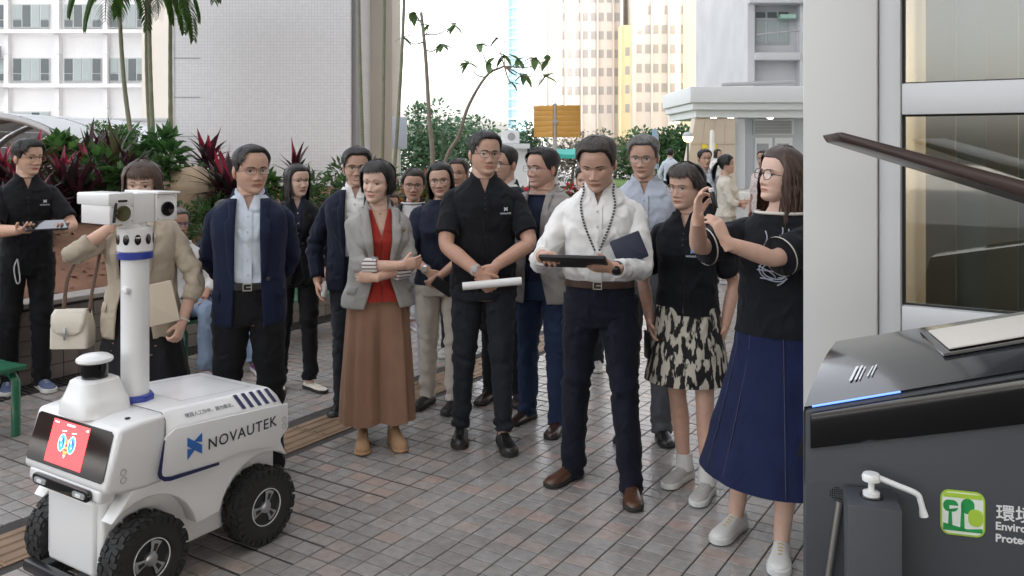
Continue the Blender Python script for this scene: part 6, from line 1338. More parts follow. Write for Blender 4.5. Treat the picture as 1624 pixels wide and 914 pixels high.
def stripe_mat():
    m = cloth('striped_lining', (.7, .68, .65)); n = m.node_tree; b = bsdf(m); tc = n.nodes.new('ShaderNodeTexCoord'); w = n.nodes.new('ShaderNodeTexWave'); w.inputs['Scale'].default_value = 16; w.bands_direction = 'Z'; n.links.new(tc.outputs['Object'], w.inputs[0])
    cr = n.nodes.new('ShaderNodeValToRGB'); cr.color_ramp.interpolation = 'CONSTANT'; e = cr.color_ramp.elements; e[0].color = (.70, .68, .65, 1); e[1].position = .72; e[1].color = (.16, .09, .09, 1); n.links.new(w.outputs['Fac'], cr.inputs[0]); n.links.new(cr.outputs[0], b.inputs['Base Color']); return m
def speck_mat(name, base, spots, scale, thr, stretch=(1, 1, 1)):
    m = cloth(name, base); n = m.node_tree; b = bsdf(m); tc = n.nodes.new('ShaderNodeTexCoord'); mp = n.nodes.new('ShaderNodeMapping'); mp.inputs['Scale'].default_value = stretch; n.links.new(tc.outputs['Object'], mp.inputs[0])
    v = n.nodes.new('ShaderNodeTexNoise'); v.inputs['Scale'].default_value = scale; v.inputs['Detail'].default_value = 2.5; n.links.new(mp.outputs[0], v.inputs['Vector']); cr = n.nodes.new('ShaderNodeValToRGB'); e = cr.color_ramp.elements; e[0].position = thr; e[0].color = (*base, 1); e[1].position = thr + .05; e[1].color = (*spots, 1); n.links.new(v.outputs['Fac'], cr.inputs[0]); n.links.new(cr.outputs[0], b.inputs['Base Color']); return m
STR = stripe_mat(); FLO = speck_mat('black_floral', (.010, .010, .012), (.24, .15, .12), 34, .665); TWD = speck_mat('black_cream_print', (.018, .016, .016), (.50, .46, .38), 26, .485, (1.6, 1.6, .42)); PNK = speck_mat('pink_print_shirt', (.62, .50, .48), (.75, .72, .70), 30, .5)
POLO = shirt(BK, z0=.86, short=True, sleeve_to=.80, ease=.014, loose=.008, hem_flare=.004, name='polo_shirt', amp=.006, bmat=BKF)
def polo_logo(B, x=.085, z=1.30, blue=False):
    q = MB(); s = B.s; a = math.asin(min(.9, x * s / .19)); c = ringpt(B, z * s, a, .036); e = (ringpt(B, z * s, a + .1, .036) - ringpt(B, z * s, a - .1, .036)).normalized(); up = Zv; n = up.cross(e) * -1
    c = c + n * .002
    for poly in ([(0, 0), (.011, .009), (0, .012)], [(0, .015), (0, .024), (.021, .011), (.021, .001)], [(.021, .024), (.010, .018), (.021, .014)]): q.prism([(p[0] - .010, p[1]) for p in poly], c, e, up, n, 0, .001)
    q.build('logo', mat('logo_light_blue', (.22, .42, .75), .5) if blue else mat('logo_white', (.68, .72, .78), .5), B.root, world=False, smooth=False)
    q = MB(); place_text(q, 'NOVAUTEK', .0125, c + e * -.034 + up * -.016 + n * .0008, e, up, extrude=.0002, bold=.0002); q.build('logo_text', mat('logo_white', (.68, .72, .78), .5), B.root, world=False, smooth=False)
def W_(B, p): return B.root.matrix_basis @ Vector(p)
def slab(name, label, cat, c, X, Y, w, h, t, m, bevel=.004, screen=None, group=None):
    N = X.cross(Y); r = thing(name, label, cat, c); q = MB(); q.prism(rrect(-w / 2, w / 2, -h / 2, h / 2, .008), c, X, Y, N, -t / 2, t / 2); q.build('case', m, r, bevel=min(bevel, t * .3))
    if screen: q = MB(); q.prism([(-w / 2 + .008, -h / 2 + .008), (w / 2 - .008, -h / 2 + .008), (w / 2 - .008, h / 2 - .008), (-w / 2 + .008, h / 2 - .008)], c, X, Y, N, t / 2 + .0003, t / 2 + .001); q.build('screen', screen, r, smooth=False)
    return r
# 1 man with tablet at the left
B = person('man in black polo and glasses at the planter, holding a tablet in front of him', gpos(42, 618), 1.755, .62, 'm', 'f', 'short', BLK, (.50, -.05, 0), dict(hl=.81, vol=1.5, bang=0, size=1.04, sweep=.3), wid=.92, RW=(-.08, -.36, 1.14), LW=(.17, -.37, 1.13), rp=(-.7, .3, -.7), lp=(.7, .2, -.7), rh=(.35, -.9, .05), lh=(-.25, -.95, .05), rn=(.4, .1, .9), ln=(-.4, .1, .9), rc=.55, lc=.5,
           top=POLO, bottom=trousers(BLT, hem=.03, wide=1.02), shoes=('sneaker', BLS, WSO, LAC), feet=((-.11, .05, -.1), (.09, -.03, .2)), glasses=('rect', GLF), seed=11, extra=polo_logo)
c = W_(B, (.06, -.47, 1.175)); Xd = W_(B, (1.06, -.47, 1.175)) - c; slab('tablet', 'black tablet held by the man beside the planter', 'tablet', c, Xd, (Zv * .25 + Xd.cross(Zv) * -1 * .97).normalized(), .25, .18, .012, BKF, screen=MAT_SCR if 'MAT_SCR' in globals() else GLB)
t = thing('key_lanyard', 'braided white wrist strap hanging from the trouser pocket of the man with tablet', 'strap', W_(B, (-.10, -.16, .90))); q = MB(); q.tube(catmull([W_(B, (-.07, -.145, .93)), W_(B, (-.09, -.155, .87)), W_(B, (-.075, -.15, .77)), W_(B, (-.055, -.15, .78)), W_(B, (-.062, -.15, .87)), W_(B, (-.07, -.145, .93))], 30), .0045, 6); q.build('cord', mat('braid', (.5, .5, .52), .7), t)
# 2 woman in beige blazer behind the mast
B = person('woman in beige blazer and black floral dress standing behind the robot mast', zpos(226, 4.35), 1.635, .08, 'f', 'p', 'long', BRN, (.10, -.12, .03), dict(len=.09, open=.95, bang=1.0, bang_t=.62, vol=1.15, nl=300, size=1.02), RW=(-.10, -.17, 1.40), LW=(.24, -.10, .88), rp=(-.9, -.2, -.7), lp=(.8, .5, 0), rh=(.2, .1, 1), rn=(.2, .9, 0), rc=1.1, lh=(-.15, -.45, -.8), ln=(-.9, .3, 0), lc=.9,
           top=shirt(FLO, z0=.9, sleeve_to=0, collar=False, placket=False, name='dress_top', neck=1.45), bottom=skirt(FLO, 1.03, .28, .30, 9, .012, name='dress_skirt'), jacket=blazer(BEIG, z0=.80, zb=1.12, gap=.075, V=.062, cut=.10, ease=.044, buttons=False, sleeve_to=1.55, lap=.05, sl_fold=.014), shoes=('loafer', LEA, SOL, LEA), seed=12)
c = W_(B, (.07, -.20, .84)); Xd = (W_(B, (1, 0, 0)) - W_(B, (0, 0, 0))); slab('document_folder', 'beige folder held at the hip of the woman behind the mast', 'folder', W_(B, (.115, -.215, .93)), (Xd + Zv * .22).normalized(), (Zv - Xd * .22).normalized(), .235, .20, .014, mat('folder_beige', (.46, .39, .30), .6))
q = MB(); S, E, Wr = B.arm['L']; wd = (Wr - E).normalized(); q.tube([Wr - wd * .012 + (wd.orthogonal().normalized() * math.cos(a) + wd.cross(wd.orthogonal().normalized()) * math.sin(a)) * .030 for a in np.linspace(0, 2 * PI, 19)], .004, 6); q.build('bracelet', WSO, B.root, world=False, angle=None)
hb_ = thing('handbag', 'cream leather handbag with flap hanging at the side of the woman in beige blazer', 'handbag', W_(B, (-.30, -.08, .80))); bc_ = W_(B, (-.315, -.06, .80)); Xb = Xd; Yb = Vector((-Xd.y, Xd.x, 0)); BAG = mat('bag_leather', (.62, .57, .48), .45, bump=.1, bscale=120)
q = MB(); q.loft([[bc_ + Xb * x + Yb * y + Zv * z_ for x, y in rrect(-w, w, -d, d, .02)] for z_, w, d in ((-.10, .080, .050), (-.095, .092, .058), (0, .092, .055), (.075, .080, .045), (.085, .074, .040))]); q.build('bag_body', BAG, hb_, angle=50)
q = MB(); q.grid([[bc_ + Xb * x * w + Yb * y + Zv * z_ for x in np.linspace(-1, 1, 9)] for z_, y, w in ((.086, .02, .074), (.094, -.02, .078), (.07, -.054, .082), (.03, -.063, .080), (-.01, -.065, .066), (-.03, -.064, .03))]); q.build('flap', BAG, hb_, solid=.004, angle=None)
q = MB(); q.box(bc_ - Yb * .072 - Zv * .02 - Xb * .01, (.010, .008, .06), ax=(Xb, Yb, Zv)); q.build('clasp', ALU, hb_, bevel=.002)
q = MB(); q.tube(catmull([bc_ + Xb * .078 + Zv * .07, bc_ + Xb * .10 + Zv * .22, W_(B, (-.155, -.06, 1.30)), W_(B, (-.13, .0, 1.435)), W_(B, (-.15, .10, 1.33)), bc_ - Xb * .02 + Yb * .05 + Zv * .30, bc_ - Xb * .06 + Yb * .03 + Zv * .07], 60), [(.009, .002)] * 60, 8); q.build('strap', mat('strap_brown', (.11, .06, .04), .5), hb_, angle=None)
# 3, 4, 19 seated people
fy = math.atan2(VR.x, -VR.y)
def seatpos(a): p = G(a, -5.62); return Vector((p.x, p.y, .004))
person('elderly woman with glasses in a white top seated on the green bench', seatpos(4.12), 1.56, fy - .35, 'f', 'd', 'short', GRY, (.15, .0, 0), dict(hl=.84, vol=1.0, nl=200, jaw=1.04), wid=1.08, dep=1.1, RW=(-.16, -.28, 1.00), LW=(.14, -.28, 1.0), top=shirt(WTE, z0=.84, sleeve_to=1.5, collar=False, placket=False, crew=True, ease=.03, name='top'), bottom=trousers(JEA, hem=.08), shoes=('sneaker', MAU, WSO, LAC), feet=((-.12, -.40, 0), (.10, -.42, .1)), seat=.50, glasses=('round', mat('violet_frame', (.10, .07, .22), .4), .022, .018, .0018), seed=13)
person('seated person in dark printed t-shirt and jeans on the green bench', seatpos(4.56), 1.66, fy - .5, 'm', 'd', 'short', BLK, (.35, -.10, 0), dict(hl=.82, vol=1.0), RW=(-.12, -.36, 1.02), LW=(.16, -.36, 1.0), top=shirt(cloth('navy_tee', (.016, .020, .045)), z0=.84, short=True, sleeve_to=.85, collar=False, placket=False, crew=True, ease=.026, name='t_shirt'), bottom=trousers(JEA, hem=.08, wide=1.1), shoes=('sneaker', PUR, WSO, LAC), feet=((-.14, -.40, 0), (.14, -.56, .1)), seat=.50, seed=14)
person('person in pale jeans and mauve sneakers seated behind the woman in black', seatpos(5.62) + Vector((.55, .55, 0)), 1.60, fy - .6, 'f', 'd', 'short', DBR, (.1, 0, 0), dict(hl=.82), RW=(-.12, -.30, 1.0), LW=(.16, -.30, 1.0), top=shirt(DBL, z0=.84, sleeve_to=1.5, collar=False, placket=False, crew=True, ease=.026, name='top'), bottom=trousers(LGT, hem=.10, wide=1.0), shoes=('sneaker', MAU, WSO, LAC), feet=((-.12, -.40, 0), (.12, -.44, .1)), seat=.50, seed=15)
bench2 = bench(6.62, 7.4, -5.0, 'short green bench end half hidden behind the man in open blazer')
# 5 man in navy blazer, hands behind his back
BNV = blazer(NVB, z0=.80, zb=1.05, gap=.068, V=.060, cut=.080, ease=.026, lap=.052, amp=.005)
person('man in navy blazer and pale blue shirt with hands behind his back', zpos(396, 4.45), 1.715, .22, 'm', 'm', 'short', BLK, (.42, -.03, 0), dict(hl=.87, vol=.95, size=1.06, jaw=1.06, nl=220, neck=1.05), wid=1.02, dep=1.05, belly=.012, RW=(-.05, .21, .93), LW=(.05, .22, .92), rp=(-1, .2, 0), lp=(1, .2, 0), top=shirt(LBS, z0=.96, sleeve_to=0, ease=.010, loose=.0), bottom=trousers(BLT, hem=.03, belt=BKB, wide=1.08), jacket=BNV, shoes=('dress', LEA, SOL, LEA), glasses=('rect', WIRE, .025, .015), seed=16, feet=((-.13, 0, -.2), (.12, 0, .25)))
# 6 woman in black
B = person('woman in black jacket and trousers with cream loafers beside the man in navy blazer', gpos(470, 616), 1.575, .35, 'f', 'p', 'long', BLK, (.42, 0, 0), dict(len=.10, open=1.15, part=-.3, vol=.95, tuck=.2), wid=1.05, RW=(-.20, -.02, .88), LW=(.22, -.12, .90), lp=(.7, .6, 0), lh=(-.1, -.35, -.9), ln=(-.8, .2, -.3), lc=.9, top=shirt(DBL, z0=.95, sleeve_to=0, ease=.012, name='blouse'), bottom=trousers(BLT, hem=.075, wide=.98, taper=.98, knee=1.05), jacket=blazer(BK, z0=.82, zb=1.14, V=.050, gap=.004, cut=.05, ease=.036, sleeve_to=1.85), shoes=('loafer', CRL, SOL, GLD), feet=((-.12, .05, -.1), (.10, -.06, .5)), seed=17)
wr = W_(B, B.arm['L'][2]); cu = thing('paper_cup', 'white folded paper cup in the hand of the woman in black', 'cup', wr + Vector((-.02, -.05, -.17))); q = MB(); q.lathe([(.020, 0), (.030, .10), (.031, .105), (.028, .104)], wr + Vector((-.015, -.045, -.155)), Vector((.25, 0, 1)), 20); q.build('cup_wall', WSO, cu)
# 7 man in open blazer behind
person('man in dark blazer and open white shirt smiling beside the short haired woman', zpos(566, 5.55), 1.70, .06, 'm', 'm', 'short', BLK, (.12, -.04, 0), dict(hl=.82, vol=1.25, smile=.8, size=1.05, jaw=1.06), RW=(-.25, -.04, .86), LW=(.24, 0, .86), rp=(-.7, .6, 0), wid=1.04, top=shirt(WSH, z0=.95, sleeve_to=0, ease=.012), bottom=trousers(CHT, hem=.03), jacket=blazer(NVD, z0=.80, zb=1.02, V=.062, gap=.055, cut=.07, ease=.034, lap=.05), shoes=('dress', LEA, SOL, LEA), glasses=('rect', WIRE, .026, .018), seed=18)
# 8 woman with folded arms in the middle
B = person('short haired woman in grey blazer, red blouse and wide brown trousers with folded arms', gpos(600, 704), 1.618, .30, 'f', 'p', 'bob', BLK, (-.58, -.02, .06), dict(len=-.055, open=1.22, bang=.8, bang_t=.70, bang_side=-.7, vol=1.35, smile=.7, tuck=.35, part=.35, nl=340, size=1.04, jaw=1.05, eye=.0040), wid=1.06, dep=1.08, RW=(.10, -.255, 1.13), LW=(-.06, -.24, 1.06), rp=(-.8, -.25, -.8), lp=(.9, -.2, -.8), rh=(.9, .12, .10), rn=(.1, .9, .1), rc=.35, lh=(-.85, .35, .1), ln=(.2, .9, 0), lc=.6,
           top=shirt(REDT, z0=.90, sleeve_to=0, collar=False, placket=False, vneck=lambda z: 0.002 if z < 1.285 else (z - 1.285) * .30, ease=.014, hem_flare=.026, name='blouse', neck=1.45), bottom=skirt(BRNS, .99, .15, .232, 11, .011, name='wide_trousers', flare_pow=.75, hip=.012, yscale=.74, center=.085, n=50), jacket=blazer(GRBZ, z0=.86, zb=1.10, V=.070, gap=.045, cut=.11, ease=.040, fold_cuff=STR, sleeve_to=1.42, lap=.066, flare=.02, sl_fold=.010), shoes=('boot', TAN, TAN, TAN), feet=((-.095, 0, -.15), (.095, -.02, .1)), seed=19)
q = MB(); q.tube([ringpt(B, (1.485 - .05 * math.cos(a / 2) ** 8 * .9) * B.s, a, .004) for a in np.linspace(-PI, PI, 40)], .0012, 5); q.lathe([(.005, -.004), (.007, 0), (.005, .004)], ringpt(B, 1.425 * B.s, 0, .012), Zv, 10); q.build('necklace', GLF, B.root, world=False)
q = MB(); q.lathe([(.010, 0), (.010, .004), (.004, .007), (0, .007)], ringpt(B, 1.33 * B.s, .58, .058), Vector((.4, -1, 0)), 12); q.build('lapel_pin', GLF, B.root, world=False)
# 9 woman behind
person('woman with tied back hair and glasses in pale jacket behind the short haired woman', gpos(655, 607), 1.545, .0, 'f', 'r', 'bun', DBR, (.10, -.08, .05), dict(len=-.13, open=1.25, vol=.8, jaw=1.06, tail=.05, front_short=.05), wid=1.05, RW=(-.2, -.05, .88), LW=(.15, -.2, .98), top=shirt(WTE, z0=.88, sleeve_to=0, collar=False, placket=False, crew=True, name='top'), bottom=trousers(LGT, hem=.09), jacket=blazer(cloth('dark_cardigan', (.02, .02, .022)), z0=.84, zb=1.1, V=.08, gap=.075, cut=.09, ease=.034, buttons=False, lap=.02), shoes=('loafer', CRL, SOL, CRL), glasses=('round', WIRE, .023, .020), seed=20)
# 10 woman in dark blouse and white trousers
B = person('smiling woman in dark blue blouse and cream trousers holding a phone', gpos(700, 645), 1.60, .02, 'f', 'f', 'long', BLK, (-.05, -.05, -.08), dict(len=.06, open=1.2, vol=.95, smile=.7, part=.1, tuck=.15, jaw=1.05), wid=1.04, dep=1.08, RW=(-.075, -.24, 1.00), LW=(.01, -.25, .97), rp=(-.9, .1, -.6), lp=(.9, .1, -.6), rh=(.6, -.15, -.7), lh=(-.75, -.1, -.6), rn=(.2, .9, 0), ln=(-.2, .9, 0), rc=.7, lc=.7, top=shirt(DBL, z0=.88, sleeve_to=1.35, ease=.024, loose=.01, name='blouse', collar=False, bmat=BKF, srad=[(0, .052), (.12, .08), (.35, .076), (.72, .072), (.95, .070), (1.12, .070), (1.5, .065)]), bottom=trousers(WTR, hem=.065, wide=1.02), shoes=('sneaker', LEA, SOL, LEA), glasses=('rect', WIRE, .024, .016), seed=21, feet=((-.10, .05, -.45), (.09, -.06, -.25)))
slab('phone', 'black phone in the clasped hands of the woman in cream trousers', 'phone', W_(B, Vector((.03, -.285, .90)) * B.s), Vector((.75, 0, -.5)).normalized(), Vector((.5, 0, .75)).normalized(), .145, .072, .009, BKF, screen=GLB)
q = MB(); S, E, Wr = B.arm['R']; wd = (Wr - E).normalized(); q.tube([Wr - wd * .03, Wr - wd * .012], .033, 14); q.box(Wr - wd * .02 + Vector((-.01, -.032, .006)), (.03, .012, .03)); q.build('wristwatch', mat('watch_silver', (.6, .6, .6), .3, metal=.7), B.root, world=False)
# 11 face glimpsed
person('person glimpsed between the woman in dark blouse and the tall man in polo', zpos(727, 7.0), 1.60, -.1, 'm', 'd', 'short', DBR, (-.1, 0, 0), dict(hl=.845), top=shirt(GBS, z0=.9, ease=.02), bottom=trousers(CHT), shoes=('sneaker', GSN, WSO, LAC), near=False, seed=22)
# 12 man in polo, hands clasped over a roll of paper
B = person('tall man in black polo and glasses with hands clasped over a roll of paper', gpos(767, 699), 1.795, .10, 'm', 'm', 'short', BLK, (.26, -.02, .03), dict(hl=.84, vol=1.0, size=1.06, jaw=1.07, neck=1.05), wid=1.07, dep=1.1, belly=.012, RW=(-.045, -.275, .985), LW=(.05, -.26, 1.02), rp=(-1, -.1, -.35), lp=(1, -.1, -.35), rh=(.55, -.05, -.8), lh=(-.55, -.08, -.75), rn=(.3, .9, .1), ln=(-.2, .9, .2), rc=.65, lc=.6, top=POLO, bottom=trousers(CHT, hem=.085, wide=1.0, taper=.90, amp=.010), shoes=('sneaker', LEA, SOL, LEA), feet=((-.125, .05, -.1), (.105, -.09, .12)), glasses=('rect', WIRE, .026, .017), seed=23, extra=polo_logo)
rc_ = W_(B, Vector((.02, -.305, .925)) * B.s); pr_ = thing('paper_roll', 'white roll of paper held low by the tall man in polo', 'paper', rc_); q = MB(); q.tube([rc_ + Vector((-.155, 0, -.010)), rc_ + Vector((.165, 0, .020))], .0215, 20); q.build('roll', mat('paper_white', (.74, .73, .71), .7), pr_, angle=40); q = MB(); q.tube([rc_ + Vector((.1652, 0, .020)), rc_ + Vector((.1656, 0, .020))], .013, 16); q.build('roll_end', mat('paper_shade', (.4, .4, .4), .8), pr_)
q = MB(); S, E, Wr = B.arm['R']; wd = (Wr - E).normalized(); o_ = wd.orthogonal().normalized(); q.tube([Wr - wd * .032, Wr - wd * .014], .0355, 18); q.build('watch_strap', mat('watch_strap_grey', (.42, .42, .42), .6), B.root, world=False); q = MB(); q.box(Wr - wd * .023 + Vector((-.008, -.036, .012)), (.034, .012, .034)); q.build('watch_face', mat('watch_face', (.5, .5, .5), .2), B.root, world=False, bevel=.003)
# 13 man with round glasses behind
person('man with round glasses in dark jacket partly hidden behind the man in polo', zpos(800, 5.75), 1.71, -.25, 'm', 'm', 'short', BLK, (-.40, 0, 0), dict(hl=.83, vol=1.0, size=1.03), top=shirt(WSH, z0=.95, sleeve_to=0, ease=.012), bottom=trousers(CHT), jacket=blazer(NVD, z0=.80, zb=1.04, V=.06, gap=.02), shoes=('dress', LBD, SOL, LBD), glasses=('round', BKF, .022, .021, .0018), seed=24)
# 14 man in grey blazer, laughing, in profile
B = person('laughing man in warm grey blazer, navy t-shirt and dark jeans', gpos(862, 674), 1.70, -.42, 'm', 'r', 'short', BLK, (-.42, 0, 0), dict(hl=.845, vol=1.2, smile=1.0, size=1.05, jaw=1.08, neck=1.08), wid=1.06, dep=1.12, belly=.02, RW=(-.20, -.16, 1.00), LW=(.255, -.03, .86), rp=(-.8, .4, -.4), lp=(.6, .7, 0), top=shirt(cloth('navy_tee', (.016, .020, .045)), z0=.92, sleeve_to=0, collar=False, placket=False, crew=True, ease=.014, name='t_shirt', neck=1.445), bottom=trousers(DBJ, hem=.04, wide=1.05), jacket=blazer(GRB2, z0=.78, zb=1.06, V=.06, gap=.045, cut=.08, ease=.042, lap=.055), shoes=('dress', LBD, SOL, LBD), feet=((-.13, .05, -.35), (.12, -.06, .1)), glasses=('rect', WIRE, .025, .017), seed=25)
# 15 man in white shirt tapping a tablet
def lanyard(B):
    q = MB(); s = B.s
    for sg in (-1, 1):
        pts = [ringpt(B, 1.50 * s, sg * .95, .026), ringpt(B, 1.46 * s, sg * .62, .026)] + [ringpt(B, z * s, sg * w, .025) for z, w in ((1.40, .42), (1.32, .28), (1.24, .14), (1.18, .03))]; q.tube(catmull(pts, 30), [(.0052, .0014)] * 30, 8, up=(0, -1, 0))
    m = mat('lanyard_check', (.02, .02, .02), .6); n = m.node_tree; tc = n.nodes.new('ShaderNodeTexCoord'); w = n.nodes.new('ShaderNodeTexWave'); w.bands_direction = 'Z'; w.inputs['Scale'].default_value = 22; n.links.new(tc.outputs['Object'], w.inputs[0]); cr = n.nodes.new('ShaderNodeValToRGB'); cr.color_ramp.interpolation = 'CONSTANT'; cr.color_ramp.elements[0].color = (.015, .015, .015, 1); cr.color_ramp.elements[1].position = .80; cr.color_ramp.elements[1].color = (.6, .6, .6, 1); n.links.new(w.outputs['Fac'], cr.inputs[0]); n.links.new(cr.outputs[0], bsdf(m).inputs['Base Color'])
    q.build('lanyard', m, B.root, world=False, angle=None)
B = person('man in white shirt and navy trousers tapping a tablet with lowered eyes', gpos(952, 770), 1.767, -.20, 'm', 'm', 'short', DBR, (-.12, -.36, 0), dict(hl=.845, vol=1.35, size=1.08, jaw=1.04, eye=.0026, sweep=.1, fwd=.05, neck=1.06), wid=1.02, dep=1.0, lean=(0, -.05), RW=(-.235, -.33, 1.175), LW=(.10, -.36, 1.13), rp=(-.5, .3, -.9), lp=(.55, .2, -.9), rh=(.35, -.75, .12), lh=(-.9, -.25, .05), rn=(.2, -.1, -.95), ln=(-.1, .45, .8), rc=.55, lc=.45, lth=(.7, .5, .6),
           top=shirt(WSH, z0=.97, ease=.018, loose=.016, cuff=WSH, amp=.009, sleeve_to=1.9), bottom=trousers(NVT, hem=.02, belt=BRB, wide=1.06, amp=.009), shoes=('dress', LBR, SOL, LBR), feet=((-.15, .07, -.55), (.16, -.10, .12)), extra=lanyard, seed=26)
tcn = W_(B, Vector((-.075, -.43, 1.165)) * B.s); Xd = (W_(B, (1, 0, 0)) - W_(B, (0, 0, 0))); Xd = -Xd; Yd = (Zv * .34 + (W_(B, (0, -1, 0)) - W_(B, (0, 0, 0))) * .94).normalized()
tb = slab('tablet', 'dark cased tablet held flat by the man in white shirt', 'tablet', tcn, Xd, (Yd - Xd * Yd.dot(Xd)).normalized(), .30, .20, .016, mat('tablet_case', (.014, .014, .016), .5), screen=GLB)
q = MB(); S, E, Wr = B.arm['L']; wd = (Wr - E).normalized(); q.tube([Wr - wd * .026, Wr - wd * .006], .0345, 18); q.lathe([(.021, 0), (.021, .010), (.017, .013), (0, .0135)], Wr - wd * .016 + Vector((.0, -.028, -.004)), Vector((.1, -1, -.1)), 20); q.build('wristwatch', mat('watch_black', (.015, .015, .02), .15), B.root, world=False, angle=40)
Xd = -Xd; cf = W_(B, Vector((.155, -.20, 1.20)) * B.s); slab('notebook', 'dark navy notebook tucked under the arm of the man in white shirt', 'notebook', cf, (Xd * .85 + Zv * .35).normalized(), (Zv * .85 - Xd * .35 ).normalized(), .15, .13, .02, mat('notebook_navy', (.012, .018, .040), .5))
# 16 older man behind
person('older grey haired man with glasses in pale blue grey shirt and grey trousers', gpos(1022, 692), 1.775, -.18, 'm', 'm', 'short', GRY, (-.16, -.14, 0), dict(hl=.82, vol=1.2, size=1.04, scalp=.7, jaw=1.02), wid=1.04, RW=(-.25, -.02, .86), LW=(.25, -.02, .86), top=shirt(GBS, z0=.98, ease=.022, loose=.02, sleeve_to=1.6), bottom=trousers(GYT, hem=.03, belt=BKB, wide=1.06), shoes=('dress', LEA, SOL, LEA), glasses=('rect', WIRE, .026, .018), seed=27)
# 17 girl with black polo and printed skirt
B = person('young woman in black polo and black and cream printed skirt with white trainers', gpos(1090, 764), 1.615, -.38, 'f', 'f', 'pony', DBR, (-.42, -.06, .03), dict(len=-.10, open=1.12, bang=.5, bang_t=.68, vol=1.25, tail=.14, tail_r=.045, front_short=.1), wid=1.0, RW=(-.20, -.04, .88), LW=(.20, .02, .86), rp=(-.7, .6, 0), top=shirt(BK, z0=.93, short=True, sleeve_to=.80, ease=.022, loose=.012, name='polo_shirt', amp=.006, bmat=BKF), bottom=skirt(TWD, .97, .56, .235, 0, 0, flare_pow=.9, hip=.02, yscale=.9), shoes=('sneaker', GSN, WSO, LAC), feet=((-.02, .02, -.35), (.13, -.14, -.15)), glasses=('round', GLF, .024, .021), seed=28, extra=lambda B: polo_logo(B, .055, 1.27, True))
for i, (hip, knee, ank, A, fa) in enumerate(B.feet):
    q = MB(); q.tube([A + Vector((0, .004, .05)), A + Vector((0, .004, .135))], [.044, .042], 16); q.build('sock', WSN, B.root, world=False)
slab('phone', 'black phone hanging in the hand of the young woman in printed skirt', 'phone', W_(B, B.arm['R'][2] + Vector((-.005, -.04, -.12))), Vector((.2, -1, 0)).normalized(), Zv, .07, .14, .009, BKF)
# 18 woman in denim skirt with raised hands
def print_front(B):
    q = MB(); s = B.s; r = random.Random(3)
    for k in range(16):
        a0, z0 = r.uniform(-.42, .42), r.uniform(1.18, 1.36); a1, z1 = a0 + r.uniform(-.28, .28), z0 + r.uniform(-.07, .07); pts = [ringpt(B, (z0 + (z1 - z0) * t_) * s, a0 + (a1 - a0) * t_ + .05 * math.sin(t_ * 3), .040) for t_ in np.linspace(0, 1, 7)]; q.tube(pts, .0026, 5)
    for r_ in (.035, .045):
        q.tube([ringpt(B, (1.22 + r_ * math.sin(t_)) * s, .12 + r_ / .16 * math.cos(t_), .040) for t_ in np.linspace(.3, 5.6, 24)], .0028, 5)
    q.build('chest_print', mat('print_grey', (.38, .40, .48), .7), B.root, world=False, angle=None)
B = person('woman in black t-shirt and long denim skirt raising a pen cap in both hands', zpos(1240, 3.68), 1.70, -.62, 'f', 'p', 'long', BRN, (-.62, .12, .04), dict(len=.16, open=1.12, vol=1.15, part=.2, tuck=-.1, wave=.012, nl=320, size=1.04, jaw=1.06), wid=1.14, dep=1.12, thick=1.05, bust=.026, RW=(-.21, -.43, 1.45), LW=(-.08, -.45, 1.36), rp=(-.8, .0, -.8), lp=(.35, -.1, -1), rh=(.10, -.15, 1), lh=(-.35, -.2, .95), rn=(.75, .1, -.1), ln=(-.85, .2, 0), rc=(.9, .4, .35, .4), lc=(.75, .5, .5, .6), lth=(.8, .4, .5), rth=(.8, .4, .5),
           top=shirt(BK, z0=.93, short=True, sleeve_to=.92, ease=.030, loose=.012, collar=False, placket=False, crew=True, cm=mat('cream_rib', (.60, .56, .50), .8), cuff=None, name='t_shirt', srad=[(0, .050), (.12, .076), (.35, .078), (.72, .078), (.92, .079)]), bottom=skirt(DNM, .96, .30, .365, 4, .012, flare_pow=1.1, hip=.024, seam=(.25, .75, 1.25, 5.9, 5.4), disp=folder(3, .006, 5, 5, .6)), shoes=('sneaker', WSN, WSO, GLD), feet=((-.21, .0, -.1), (.04, -.13, .25)), glasses=('round', BKF, .025, .022, .0017), seed=29, extra=print_front)
for side in 'RL':
    S, E, Wr = B.arm[side]; up = (E - S); d = up.normalized(); q = MB(); q.tube([S + up * .86, S + up * .885], [.0835, .0835], 26, cap=False); q.build('sleeve_trim', mat('cream_rib', (.60, .56, .50), .8), B.root, world=False)
pp = W_(B, (B.arm['R'][2] + B.arm['L'][2]) / 2 + Vector((.02, -.035, .135))); pc = thing('marker_pen', 'short black marker with white tip pinched in raised hands', 'pen', pp - Zv * .03); q = MB(); q.lathe([(.009, -.045), (.010, -.04), (.010, .02), (.009, .022)], pp, Vector((-.25, 0, 1)), 16); q.build('barrel', BKF, pc); q = MB(); q.lathe([(.0095, .0225), (.011, .024), (.011, .034), (.007, .038)], pp, Vector((-.25, 0, 1)), 16); q.build('cap', WSO, pc)
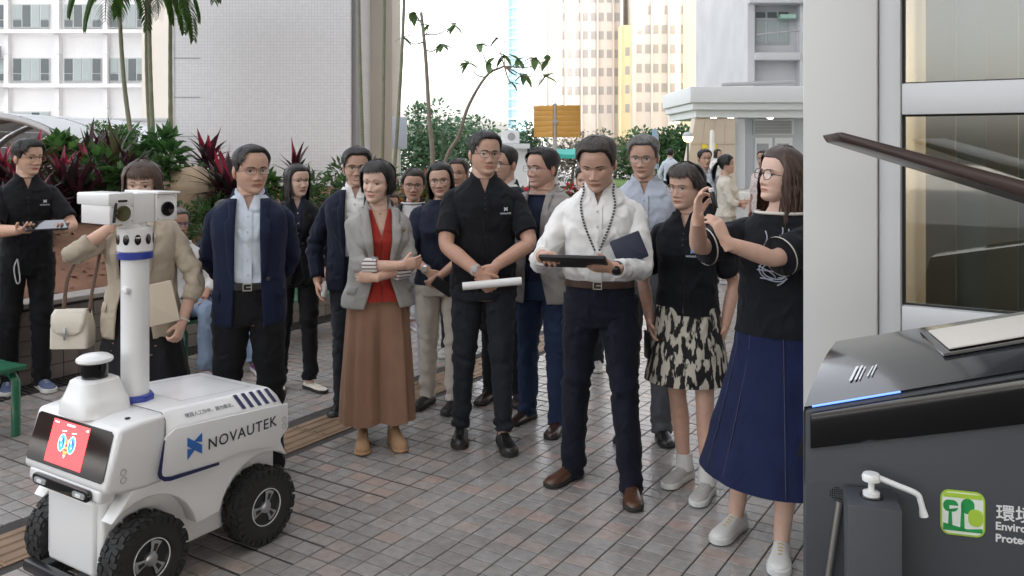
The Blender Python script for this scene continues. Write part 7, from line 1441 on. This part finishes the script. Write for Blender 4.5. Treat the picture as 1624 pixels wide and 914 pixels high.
# background passers-by
person('dark haired man in pale shirt looking over by the stone pier', zpos(1117, 10.8), 1.66, .1, 'm', 'm', 'short', BLK, (.1, 0, 0), dict(hl=.845), top=shirt(LBS, z0=.95, ease=.02), bottom=trousers(CHT), shoes=('dress', LEA, SOL, LEA), near=False, seed=30)
person('woman with black ponytail in cream top with folded arms by the stone pier', zpos(1152, 10.6), 1.585, 1.15, 'f', 'f', 'pony', BLK, (.1, 0, 0), dict(len=-.12, open=1.2, vol=1.2, tail=.26, tail_r=.04), RW=(.05, -.22, 1.10), LW=(-.04, -.22, 1.06), rp=(-.8, 0, -.8), lp=(.8, 0, -.8), top=shirt(cloth('cream_top', (.62, .58, .50)), z0=.92, sleeve_to=1.3, collar=False, placket=False, crew=True, ease=.024, name='top'), bottom=trousers(KHK), shoes=('sneaker', WSN, WSO, LAC), near=False, seed=31)
person('older balding man in pink patterned shirt by the louvred door', zpos(1213, 11.4), 1.64, -1.0, 'm', 'd', 'short', DBR, (-.2, 0, 0), dict(hl=.88, scalp=.8), wid=1.05, top=shirt(PNK, z0=.86, short=True, sleeve_to=.85, ease=.026), bottom=trousers(GYT), shoes=('dress', LEA, SOL, LEA), near=False, seed=32)
person('man in light blue shirt walking away beside the clipped hedge', zpos(1063, 21.0), 1.62, 2.6, 'm', 'm', 'short', BLK, (0, 0, 0), {}, top=shirt(LBS, z0=.9, ease=.02), bottom=trousers(CHT), shoes=('dress', LEA, SOL, LEA), near=False, seed=33)
person('woman in white top far off beside the stone pier', zpos(1138, 22.0), 1.60, .6, 'f', 'f', 'long', BLK, (0, 0, 0), dict(len=.0), top=shirt(WTE, z0=.9, ease=.02), bottom=trousers(CHT), shoes=('sneaker', WSN, WSO, LAC), near=False, seed=34)
person('person in white shirt mostly hidden behind the man with the cased tablet', zpos(930, 6.6), 1.55, -.3, 'f', 'f', 'short', BLK, (0, 0, 0), {}, wid=1.15, RW=(-.30, -.02, .88), top=shirt(WSH, z0=.88, ease=.03), bottom=trousers(CHT), shoes=('sneaker', GSN, WSO, LAC), near=False, seed=35)
person('person in red top beyond the planter under the arched shelter', zpos(30, 12.4), 1.55, .3, 'f', 'd', 'short', BLK, (0, 0, 0), {}, top=shirt(cloth('red_top', (.5, .05, .07)), z0=.9, ease=.02), bottom=trousers(CHT), shoes=('sneaker', GSN, WSO, LAC), near=False, seed=36)
